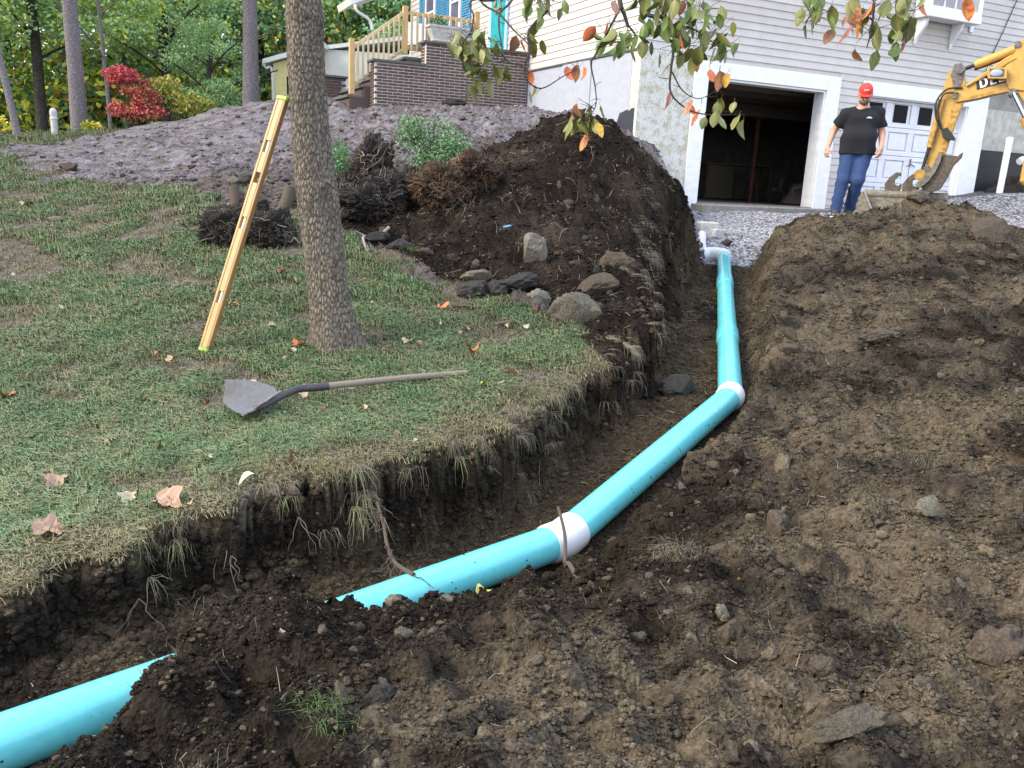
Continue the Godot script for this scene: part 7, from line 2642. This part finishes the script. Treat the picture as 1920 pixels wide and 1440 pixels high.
	for q in [[hipL, kneeL, ankL], [hipR, kneeR, ankR]]:
		f.capsule(q[0], q[1], 0.118, 0.088, 0.05)
		f.capsule(q[1], q[2] + Vector3(0, -0.04, 0), 0.088, 0.078, 0.03)
	f.cut(Vector3(0, 0.985, 0), Vector3.UP, Vector3(0, 1.05, 0), 0.3)
	mb = MB.new()
	f.add_to(mb)
	for k in mb.v.size():
		var p := mb.v[k]
		mb.v[k] += mb.n[k] * (sin(p.y * 55.0 + p.x * 20.0) * 0.008 * smoothstep(0.7, 0.1, p.y) + sin(p.y * 34.0 - p.x * 25.0) * 0.005)
	put(mb, "jeans", M.jeans, root)
	# --- boots
	for q in [[ankL, 0.0], [ankR, 0.35]]:
		f = Field.new(q[0] + Vector3(-0.14, -0.16, -0.18), q[0] + Vector3(0.14, 0.14, 0.28), 0.012)
		var bt := Basis(Vector3.RIGHT, q[1])
		f.capsule(q[0] + Vector3(0, 0.04, 0), q[0] + bt * Vector3(0, -0.03, 0), 0.05, 0.055, 0.02)
		f.capsule(q[0] + bt * Vector3(0, -0.045, -0.05), q[0] + bt * Vector3(-0.01, -0.05, 0.13), 0.042, 0.040, 0.03)
		f.cut(q[0] + bt * Vector3(0, -0.088, 0), bt * Vector3.DOWN, q[0], 0.4)
		mb = MB.new()
		f.add_to(mb)
		put(mb, "boot", M.boot, root)
	# --- cap
	f = Field.new(head + Vector3(-0.15, -0.06, -0.16), head + Vector3(0.15, 0.19, 0.24), 0.0075)
	f.capsule(H.call(0, 0.058, -0.022), H.call(0, 0.062, 0.015), 0.094, 0.092, 0.02)
	f.cut(H.call(0, 0.030, 0), tilt * Vector3.DOWN, head, 0.4)
	mb = MB.new()
	f.add_to(mb)
	var cap := put(mb, "cap", M.cap, root)
	mb = MB.new()
	var rows := 7
	var cols := 12
	for r in rows:
		for c in cols + 1:
			var a := lerpf(-0.95, 0.95, float(c) / cols)
			var rr := 0.088 + 0.075 * r / (rows - 1.0) * cos(a * 0.9)
			mb.vert(H.call(sin(a) * (0.092 + 0.01 * r / 6.0), 0.036 - 0.012 * r / 6.0 - 0.02 * a * a, cos(a) * rr + 0.005), tilt * Vector3.UP)
	for r in rows - 1:
		for c in cols:
			var a := r * (cols + 1) + c
			mb.tri(a, a + 1, a + cols + 2)
			mb.tri(a, a + cols + 2, a + cols + 1)
	var nn := mb.v.size()
	for k in nn: mb.vert(mb.v[k] - tilt * Vector3(0, 0.005, 0), tilt * Vector3.DOWN)
	for r in rows - 1:
		for c in cols:
			var a := nn + r * (cols + 1) + c
			mb.tri(a, a + 1, a + cols + 2)
			mb.tri(a, a + cols + 2, a + cols + 1)
	put(mb, "peak", M.cap, cap)
	mb = MB.new()
	for k in 4:
		mb.box(H.call(-0.024 + k * 0.016, 0.092, 0.1005 - 0.002 * absf(k - 1.5)), Vector3(0.011, 0.018, 0.006), 0.001, tilt * Basis(Vector3.UP, -0.15 * (1.5 - k)))
	put(mb, "cap_badge", M.white_paint, cap)
# x, z, kind, shape, size, label
var litter := [
	[-1.63, -2.83, "pink", "lobed", 1.15, "large curled pink-tan leaf near the left edge of the turf"],
	[-1.86, -3.29, "pink", "lobed", 1.00, "pinkish lobed leaf above the large curled one at the left"],
	[-1.48, -3.13, "pale", "lobed", 0.70, "pale tan curled leaf left of the trench lip leaf"],
	[-1.31, -3.08, "pink", "lobed", 1.20, "folded brown-pink leaf at the lip of the trench"],
	[-1.04, -3.25, "green", "oval", 1.00, "round pale green leaf on the turf near the trench"],
	[-0.91, -3.36, "pink", "oval", 0.60, "small pink leaf right of the pale green one"],
	[-0.20, -3.67, "pink", "oval", 0.95, "single pink leaf lying on bare soil at the trench lip"],
	[-2.73, -4.43, "rust", "lobed", 1.15, "reddish-brown leaf cut by the left edge of the picture"],
	[-1.87, -3.80, "pink", "oval", 0.75, "pink pointed leaf on the turf below the shovel"],
	[-1.47, -4.59, "pale", "lobed", 0.75, "pale leaf just above the shovel blade"],
	[-1.12, -4.12, "tan", "oval", 0.50, "small tan leaf under the shovel socket"],
	[-0.26, -5.29, "orange", "oval", 0.90, "bright orange leaf near the end of the shovel handle"],
	[0.00, -4.88, "pink", "lobed", 0.85, "brown folded leaf right of the shovel handle end"],
	[-0.56, -6.46, "orange", "lobed", 1.15, "big tan and orange leaf in the grass before the heap"],
	[-0.70, -5.49, "tan", "lobed", 0.80, "dry tan leaf right of the trunk"],
	[-0.62, -5.50, "rust", "oval", 0.80, "rusty leaf next to a dry tan leaf right of the trunk"],
	[-0.16, -4.65, "yellow", "oval", 0.80, "yellow leaf in the grass below the shovel handle end"],
	[0.07, -5.93, "pale", "oval", 0.80, "pale upright leaf left of the tan boulder"],
	[-0.06, -5.50, "pale", "oval", 0.50, "small whitish leaf in the grass below the flat stone"],
	[0.17, -6.36, "rust", "oval", 0.80, "rust leaf close to the left side of the tan boulder"],
	[-0.37, -5.82, "pink", "oval", 0.75, "pinkish leaf beside the dark clod in the grass"],
	[-1.36, -5.27, "orange", "lobed", 0.90, "orange-brown leaf at the foot of the trunk"],
	[-1.37, -5.16, "pale", "lobed", 0.60, "pale leaf in front of the trunk foot"],
	[-2.03, -4.95, "tan", "lobed", 0.70, "brown curled leaf between level and left edge"],
	[-2.16, -5.06, "rust", "oval", 0.60, "small rusty leaf left of the level foot"],
	[-2.62, -5.91, "pale", "lobed", 0.80, "pale ragged leaf left of the level"],
	[-2.01, -6.03, "orange", "lobed", 0.75, "orange leaf just right of the level"],
	[-2.05, -6.03, "pale", "oval", 0.50, "pale leaf touching the right side of the level"],
	[-1.88, -6.79, "orange", "lobed", 0.70, "orange leaf left of the trunk"],
	[-3.01, -5.59, "pink", "oval", 0.60, "pinkish leaf far left on the turf"],
	[-1.62, -5.61, "pale", "lobed", 0.60, "pale leaf close to the left side of the trunk foot"],
	[-0.06, -2.74, "yellow", "oval", 1.20, "yellow-green leaf standing against the pipe on the near bank"],
	[-0.58, -2.10, "tan", "oval", 0.45, "small tan leaf on the dark near bank"],
	[0.46, -3.11, "pale", "oval", 0.45, "small white leaf on the bank below the coupling"],
	[-0.89, -4.54, "pale", "oval", 0.60, "pale leaf under the middle of the shovel handle"],
	[-0.73, -4.23, "tan", "oval", 0.70, "brown leaf on dry turf below the shovel handle"],
	[-5.79, -10.14, "pink", "lobed", 1.60, "pinkish leaf litter patch on the far left turf"],
	[0.28, -5.82, "rust", "oval", 0.70, "brown leaf below the tan boulder"],
]

# ---------------------------------------------------------------- grass, clods, leaves
func lawn_bare(x: float, z: float) -> float:
	# 0 full turf .. 1 bare
	var g := n_col.get_noise_2d(x * 1.6, z * 1.6) + n_mid.get_noise_2d(x * 0.8, z * 0.8) * 0.25
	return smoothstep(-0.02, 0.44, g + smoothstep(-5.5, -8.0, z) * 0.20 - 0.02)

func tuft(sd: int, blades: int, h: float, spread: float, flat: float, w := 0.0020) -> ArrayMesh:
	var r := RandomNumberGenerator.new()
	r.seed = sd
	var mb := MB.new()
	for k in blades:
		var a := r.randf() * TAU
		var d := Vector3(cos(a), 0, sin(a))
		var b := Vector3(r.randfn() * spread, 0, r.randfn() * spread)
		var hh := h * r.randf_range(0.5, 1.2)
		var lean := r.randf_range(0.25, 0.9) + flat
		var m := b + Vector3.UP * hh * 0.62 + d * hh * lean * 0.3
		var t := b + Vector3.UP * hh * (1.0 - 0.35 * lean) + d * hh * lean
		var side := d.cross(Vector3.UP)
		var nn := (Vector3.UP * 0.6 + d * 0.4).normalized()
		var s := mb.v.size()
		mb.vert(b - side * w, nn); mb.vert(b + side * w, nn)
		mb.vert(m - side * w * 0.8, nn); mb.vert(m + side * w * 0.8, nn)
		mb.vert(t, nn)
		mb.tri(s, s + 1, s + 3); mb.tri(s, s + 3, s + 2); mb.tri(s + 2, s + 3, s + 4)
	return mb.mesh()

func scatter(called: String, mesh: Mesh, m: Material, xf: Array, cols: Array, parent: Node = null) -> MultiMeshInstance3D:
	var mm := MultiMesh.new()
	mm.transform_format = MultiMesh.TRANSFORM_3D
	mm.use_colors = true
	mm.mesh = mesh
	mm.instance_count = xf.size()
	for k in xf.size():
		mm.set_instance_transform(k, xf[k])
		mm.set_instance_color(k, cols[k])
	var o := MultiMeshInstance3D.new()
	o.multimesh = mm
	o.material_override = m
	o.set_meta("kind", "stuff")
	if parent == null:
		o.name = numbered(called)
		add_child(o)
	else:
		o.name = called
		parent.add_child(o, true)
	return o

func make_grass():
	rng.seed = 1234
	var shapes := [tuft(1, 9, 0.062, 0.018, 0.0, 0.0018), tuft(2, 9, 0.052, 0.02, 0.3, 0.0018), tuft(3, 8, 0.045, 0.022, 0.7, 0.0018), tuft(4, 10, 0.075, 0.022, 0.1, 0.0018)]
	var xf := [[], [], [], []]
	var cl := [[], [], [], []]
	var green := [Color(0.082, 0.158, 0.050), Color(0.112, 0.20, 0.070), Color(0.155, 0.24, 0.10), Color(0.19, 0.275, 0.14)]
	var dry := [Color(0.30, 0.25, 0.14), Color(0.24, 0.20, 0.11), Color(0.20, 0.19, 0.09)]
	var tries := 0
	var count := 0
	while tries < 210000 and count < 120000:
		tries += 1
		# denser near the viewer
		var u := rng.randf()
		var z := -2.2 * pow(22.0 / 2.2, pow(u, 1.25))
		var x := rng.randf_range(-0.75, 0.25) * absf(z) - 0.25
		if x > 1.2: continue
		var y := height(x, z)
		if q_region != 0: continue
		var edge := smoothstep(-0.95, -0.66, q_s)
		var bare := maxf(lawn_bare(x, z), edge * 0.55)
		if rng.randf() < bare * 0.80: continue
		var k := rng.randi() % 4
		var sc := rng.randf_range(0.55, 1.15) * (1.0 - 0.35 * bare) * (1.0 + clampf((absf(z) - 4.0) * 0.11, 0.0, 1.2))
		var b := Basis(Vector3.UP, rng.randf() * TAU).scaled(Vector3(sc * 1.15, sc * 0.9, sc * 1.15))
		b = Basis(Vector3(rng.randfn(), 0, rng.randfn()).normalized(), rng.randf() * 0.35) * b
		xf[k].append(Transform3D(b, Vector3(x, y - 0.004, z)))
		var pd := clampf(0.27 + bare * 0.7 + edge * 0.35 + n_mid.get_noise_2d(x * 0.5 + 3.0, z * 0.5) * 0.35, 0.03, 0.95)
		var c: Color = dry[rng.randi() % 3] if rng.randf() < pd else green[rng.randi() % 4]
		var f := rng.randf_range(0.8, 1.2)
		cl[k].append(Color(c.r * f, c.g * f, c.b * f))
		count += 1
	var parent := get_node("lawn")
	for k in 4:
		scatter("grass", shapes[k], M.grass, xf[k], cl[k], parent)
	print("grass ", count)
	# dry grass hanging over the cut edge
	var hang := []
	for q in 3:
		var r := RandomNumberGenerator.new()
		r.seed = 70 + q
		var mb := MB.new()
		for k in 16:
			var a := Vector3(r.randfn() * 0.02, 0.012, r.randfn() * 0.02)
			var o := Vector3(r.randfn() * 0.03, 0, absf(r.randfn()) * 0.03 + 0.015)
			var L := r.randf_range(0.04, 0.13)
			mb.ribbon([a, a + o + Vector3(0, 0.006, 0), a + o * 1.7 + Vector3(0, -L * 0.5, 0), a + o * 1.8 + Vector3(r.randfn() * 0.012, -L, r.randfn() * 0.008)], 0.0030, 0.001, Vector3(1, 0.2, r.randfn() * 0.3))
		hang.append(mb.mesh())
	xf = [[], [], []]
	cl = [[], [], []]
	for k in 1500:
		var t := rng.randf() * 0.93
		var seg := 0
		var along := t * 11.0 + 0.6
		var p := Vector2.ZERO
		var nrm := Vector2.ZERO
		var left := along
		for s in range(1, line.size() - 2):
			var a := Vector2(line[s][0], line[s][2])
			var b := Vector2(line[s + 1][0], line[s + 1][2])
			var L := (b - a).length()
			if left < L or s == line.size() - 3:
				p = a.lerp(b, clampf(left / L, 0, 1))
				var d := (b - a).normalized()
				nrm = Vector2(d.y, -d.x)
				break
			left -= L
		if n_mid.get_noise_2d(along * 0.9, 3.0) < 0.14 and rng.randf() < 0.93: continue
		# walk outwards to the lip
		var hit := false
		var off := 0.5
		var hmax := height(p.x + nrm.x * 0.95, p.y + nrm.y * 0.95)
		while off < 0.95:
			var yy := height(p.x + nrm.x * off, p.y + nrm.y * off)
			if hmax - yy < 0.05:
				hit = true
				break
			off += 0.025
		if not hit: continue
		var drop := 0.0 if rng.randf() < 0.7 else rng.randf() * 0.15
		var q := p + nrm * (off - drop * 0.6 + rng.randf_range(-0.03, 0.06))
		var h := height(q.x, q.y)
		var kk := rng.randi() % 3
		var yaw := atan2(-nrm.x, -nrm.y)
		var sc := rng.randf_range(0.35, 1.0)
		xf[kk].append(Transform3D(Basis(Vector3.UP, yaw + rng.randfn() * 0.5).scaled(Vector3(sc, sc, sc)), Vector3(q.x, h, q.y)))
		var c: Color = [Color(0.22, 0.18, 0.11), Color(0.15, 0.12, 0.075), Color(0.09, 0.072, 0.05), Color(0.16, 0.16, 0.07)][rng.randi() % 4]
		if along > 6.5: c = c.lerp(Color(0.06, 0.048, 0.036), 0.6)
		cl[kk].append(c)
	for k in 3:
		scatter("hanging_grass", hang[k], M.straw, xf[k], cl[k], get_node("trench"))
	# clumps of torn sod on the banks
	var clump := tuft(9, 46, 0.075, 0.035, 0.8, 0.0008)
	var spots := [[0.72, -3.02, 1.6, false, "dry grass clump on the near bank beside the pipe"], [0.60, -2.95, 1.2, false, "straw-coloured grass clump hanging towards the pipe"], [1.95, -3.75, 1.2, false, "dry tuft halfway up the right bank"], [-0.40, -1.72, 0.8, true, "green sod tuft low on the near bank, left"], [-0.62, -1.55, 0.9, false, "dry tuft at the bottom left of the near bank"], [-0.92, -2.12, 1.3, false, "pale dry grass on the trench side of the near bank"], [1.15, -2.35, 0.8, false, "thin dry tuft by the ochre stone"], [0.77, -7.18, 1.3, true, "green sod tuft on the brown slab of the heap"], [-0.92, -7.75, 1.6, true, "green grass clump left of the soil heap"], [1.05, -3.3, 1.0, false, "dry grass wisps behind the brown upright stone"]]
	for q in spots:
		var o := thing("grass_clump", q[4], "grass", Vector3(q[0], height(q[0], q[1]), q[1]))
		for k in 3:
			var mb := MeshInstance3D.new()
			mb.name = "tuft"
			mb.mesh = clump
			var gm := std(lin(0.10, 0.17, 0.045) if q[3] else lin(0.17, 0.145, 0.09), 0.8)
			gm.cull_mode = BaseMaterial3D.CULL_DISABLED
			mb.material_override = gm
			o.add_child(mb, true)
			mb.position = Vector3(rng.randfn() * 0.03, 0.0, rng.randfn() * 0.025)
			mb.basis = Basis(Vector3.UP, rng.randf() * TAU).scaled(Vector3.ONE * q[2] * rng.randf_range(0.6, 1.0))

func make_clods():
	rng.seed = 4321
	var shapes := []
	for k in 5: shapes.append(rock_mesh(900 + k, 1, 0.28, 3))
	var xf := [[], [], [], [], []]
	var cl := [[], [], [], [], []]
	var n := 0
	var tries := 0
	while n < 150000 and tries < 420000:
		tries += 1
		var u := rng.randf()
		var z := -1.25 * pow(13.0 / 1.25, pow(u, 0.9))
		var x := rng.randf_range(-0.72, 0.72) * absf(z) + 0.2
		if absf(x) > 7.0: continue
		var y := height(x, z)
		var rg := q_region
		if rg == 0 or (rg == 1 and rng.randf() < 0.5) or rg == 5: continue
		if rg == 3 and rng.randf() < 0.35: continue
		var s := 0.0026 + 0.0062 * pow(rng.randf(), 4.0)
		s *= 0.75 + absf(z) * 0.14
		if rng.randf() < 0.012: s *= 2.2
		var patch := n_mid.get_noise_2d(x * 0.5 + 50.0, z * 0.5)
		if patch < -0.1 and rng.randf() < 0.65: continue
		var c := soil_colour(x, y, z)
		var f := rng.randf_range(0.75, 1.25)
		if rng.randf() < 0.07: c = Color(0.24, 0.19, 0.125)
		var k := rng.randi() % 5
		xf[k].append(Transform3D(Basis(rv(1.0).normalized(), rng.randf() * TAU).scaled(Vector3(s * rng.randf_range(0.8, 1.5), s * rng.randf_range(0.6, 1.0), s)), Vector3(x, y + s * 0.2, z)))
		cl[k].append(Color(c.r * f, c.g * f, c.b * f))
		n += 1
	# lumps on the bare slope
	for t in 7000:
		var z := -8.5 - 11.0 * rng.randf()
		var x := rng.randf_range(-0.62, 0.02) * absf(z)
		var y := height(x, z)
		if q_region != 1: continue
		if n_mid.get_noise_2d(x * 0.35, z * 0.8) < 0.0 and rng.randf() < 0.75: continue
		var s := 0.012 + 0.035 * pow(rng.randf(), 4.0)
		var c := soil_colour(x, y, z)
		var f := rng.randf_range(0.75, 1.15)
		var q := rng.randi() % 5
		xf[q].append(Transform3D(Basis(rv(1.0).normalized(), rng.randf() * TAU).scaled(Vector3(s * 1.3, s * 0.8, s)), Vector3(x, y + s * 0.1, z)))
		cl[q].append(Color(c.r * f, c.g * f, c.b * f))
	# clods stuck in the cut wall
	for t in 5000:
		var s := rng.randf_range(0.005, 0.022)
		var k := 1 + rng.randi() % (line.size() - 3)
		var a := Vector2(line[k][0], line[k][2])
		var b := Vector2(line[k + 1][0], line[k + 1][2])
		var d := (b - a).normalized()
		var p := a.lerp(b, rng.randf()) + Vector2(d.y, -d.x) * rng.randf_range(0.38, 0.72)
		var y := height(p.x, p.y)
		if q_region != 3: continue
		var c := soil_colour(p.x, y, p.y)
		var f := rng.randf_range(0.7, 1.3)
		var q := rng.randi() % 5
		xf[q].append(Transform3D(Basis(rv(1.0).normalized(), rng.randf() * TAU).scaled(Vector3(s, s * 0.8, s)), Vector3(p.x, y, p.y)))
		cl[q].append(Color(c.r * f, c.g * f, c.b * f))
	for k in 5:
		var o := scatter("soil_crumbs", shapes[k], M.clod, xf[k], cl[k])
		tag(o, "crumbs and clods of loose brown soil over the banks and trench", "soil")
	# gravel
	var gx := []
	var gc := []
	n = 0
	tries = 0
	while n < 60000 and tries < 240000:
		tries += 1
		var z := rng.randf_range(-18.0, -10.2)
		var x := rng.randf_range(1.8, 11.5)
		if z < -15.5 and x < 6.0: continue
		if x > 4.2 and rng.randf() < 0.3: continue
		var y := height(x, z)
		if q_region != 5 and not (x > 3.0 and z < -10.6 and rng.randf() < 0.1): continue
		var s := rng.randf_range(0.010, 0.022)
		var g := rng.randf_range(0.08, 0.36)
		gx.append(Transform3D(Basis(rv(1.0).normalized(), rng.randf() * TAU).scaled(Vector3(s * 1.3, s * 0.8, s)), Vector3(x, y + s * 0.3, z)))
		gc.append(Color(g * 0.96, g * 0.96, g * 1.05))
		n += 1
	scatter("gravel", shapes[1], M.gravel, gx, gc, get_node("gravel_bed"))
	# fine root hairs over the heap and the cut wall
	var mb := MB.new()
	for k in 4200:
		var x := 0.0
		var z := 0.0
		if k % 2 == 0:
			x = rng.randf_range(-1.4, 2.2); z = rng.randf_range(-10.5, -5.2)
		else:
			z = -1.3 * pow(8.0, rng.randf()); x = rng.randf_range(-0.7, 0.6) * absf(z)
		var y := height(x, z)
		if q_region == 0 or q_region == 1 or q_region == 5: continue
		if q_region == 4 and rng.randf() < 0.55: continue
		var L := rng.randf_range(0.02, 0.09) * (0.5 + absf(z) * 0.12)
		var d := Vector3(rng.randfn(), rng.randfn() * 0.3, rng.randfn()).normalized()
		var p := Vector3(x, y + 0.004, z)
		var e := p + d * L
		e.y = height(e.x, e.z) + rng.randf_range(0.0, 0.02)
		var mid := p.lerp(e, 0.5) + rv(0.2 * L)
		mid.y = maxf(mid.y, height(mid.x, mid.z) + 0.006)
		mb.col = [Color(0.09, 0.07, 0.05), Color(0.16, 0.125, 0.085), Color(0.26, 0.215, 0.15)][rng.randi() % 3]
		mb.ribbon([p, mid, e], 0.0022 + 0.0002 * absf(z), 0.001, Vector3(rng.randfn(), 0.6, rng.randfn()))
	var ro := put(mb, "fine_roots", M.straw)
	ro.set_meta("kind", "stuff")
	tag(ro, "fine broken roots and straw strewn over the dug soil", "roots")

func lobed_leaf(sd: int) -> ArrayMesh:
	# dry lobed leaf lying flat, curled at the rim, 11 cm across
	var r := RandomNumberGenerator.new()
	r.seed = sd
	var mb := MB.new()
	var n := 36
	var c := mb.vert(Vector3(0, 0.006, 0), Vector3.UP, Vector2(0.5, 0.5))
	var ph := r.randf() * TAU
	for ring in [0.5, 1.0]:
		for k in n:
			var a := TAU * k / n
			var rad: float = 0.052 * (0.62 + 0.38 * absf(cos(a * 2.5))) * (1.0 + 0.18 * cos(a)) * ring
			if ring == 1.0: rad *= r.randf_range(0.88, 1.08)
			var y: float = 0.006 + ring * ring * (0.012 + 0.016 * sin(a * 2.0 + ph) + 0.008 * r.randf())
			mb.vert(Vector3(cos(a) * rad, y, sin(a) * rad), Vector3(-cos(a) * 0.35, 1, -sin(a) * 0.35).normalized(), Vector2(0.5 + cos(a) * 0.5 * ring, 0.5 + sin(a) * 0.5 * ring))
	for k in n:
		var k2 := (k + 1) % n
		mb.tri(c, 1 + k, 1 + k2)
		mb.tri(1 + k, 1 + n + k, 1 + n + k2)
		mb.tri(1 + k, 1 + n + k2, 1 + k2)
	mb.tube([Vector3(0.055, 0.012, 0), Vector3(0.075, 0.008, 0.004), Vector3(0.09, 0.002, 0.002)], [0.0012], 4)
	return mb.mesh()

func oval_leaf(curl: float) -> ArrayMesh:
	var mb := MB.new()
	for k in 9:
		var t := k / 8.0
		var w := 0.026 * sin(PI * clampf(t, 0.02, 0.99))
		for s in [-1.0, 0.0, 1.0]:
			mb.vert(Vector3((t - 0.5) * 0.10, 0.004 + curl * pow(t - 0.5, 2.0) * 0.25 + absf(s) * w * 0.6 * absf(curl), s * w), Vector3(0, 1, -s * 0.4).normalized(), Vector2(s * 0.5 + 0.5, t))
	for k in 8:
		for s in 2:
			var a := k * 3 + s
			mb.tri(a, a + 1, a + 4)
			mb.tri(a, a + 4, a + 3)
	return mb.mesh()

func make_leaf_litter():
	rng.seed = 2024
	var kinds := {
		"pink": [lin(0.36, 0.21, 0.145), lin(0.46, 0.30, 0.21), 0.4], "tan": [lin(0.36, 0.25, 0.16), lin(0.48, 0.36, 0.24), 0.4],
		"rust": [lin(0.36, 0.13, 0.06), lin(0.25, 0.09, 0.05), 0.4], "orange": [lin(0.58, 0.19, 0.06), lin(0.5, 0.1, 0.04), 0.3],
		"pale": [lin(0.46, 0.39, 0.27), lin(0.38, 0.30, 0.2), 0.4], "green": [lin(0.42, 0.56, 0.33), lin(0.50, 0.60, 0.40), 0.4],
		"yellow": [lin(0.55, 0.48, 0.10), lin(0.36, 0.40, 0.08), 0.4]}
	var mats := {}
	var sd := 3
	for k in kinds:
		var m := StandardMaterial3D.new()
		m.albedo_texture = leaf_texture(kinds[k][0], kinds[k][1], kinds[k][2], sd)
		m.roughness = 0.75
		m.cull_mode = BaseMaterial3D.CULL_DISABLED
		m.backlight_enabled = true
		m.backlight = Color(0.12, 0.09, 0.05)
		mats[k] = m
		sd += 1
	var lobed := [lobed_leaf(1), lobed_leaf(2), lobed_leaf(3)]
	var oval := [oval_leaf(0.5), oval_leaf(1.4), oval_leaf(-0.6)]
	for q in litter:
		var shape: Mesh
		if q[3] == "lobed": shape = lobed[rng.randi() % 3]
		else: shape = oval[rng.randi() % 3]
		var o := put_mesh(shape, "fallen_leaf", mats[q[2]])
		var y := height(q[0], q[1])
		var on_grass := q_region == 0
		o.position = Vector3(q[0], y + (0.036 if on_grass else 0.006), q[1])
		o.basis = Basis(Vector3(rng.randfn(), 0, rng.randfn()).normalized(), rng.randf_range(0.05, 0.5)) * Basis(Vector3.UP, rng.randf() * TAU) * Basis.from_scale(Vector3.ONE * q[4])
		tag(o, q[5], "leaf", "fallen leaves")
	# many small leaves that nothing tells apart
	var n := 0
	while n < 46:
		var z := -2.8 * pow(5.0, rng.randf())
		var x := rng.randf_range(-0.66, 0.08) * absf(z) - 0.1
		height(x, z)
		if q_region != 0: continue
		var o := put_mesh(oval[rng.randi() % 3] if rng.randf() < 0.6 else lobed[rng.randi() % 3], "small_leaf", mats[["tan", "pink", "pale", "rust", "tan", "pale"][rng.randi() % 6]])
		o.position = Vector3(x, height(x, z) + 0.034, z)
		o.basis = Basis(Vector3(rng.randfn(), 0, rng.randfn()).normalized(), rng.randf_range(0.0, 0.6)) * Basis(Vector3.UP, rng.randf() * TAU) * Basis.from_scale(Vector3.ONE * rng.randf_range(0.3, 0.65))
		tag(o, "small dry curled leaf lying among the grass blades of the lawn", "leaf", "small dry leaves in the lawn")
		n += 1
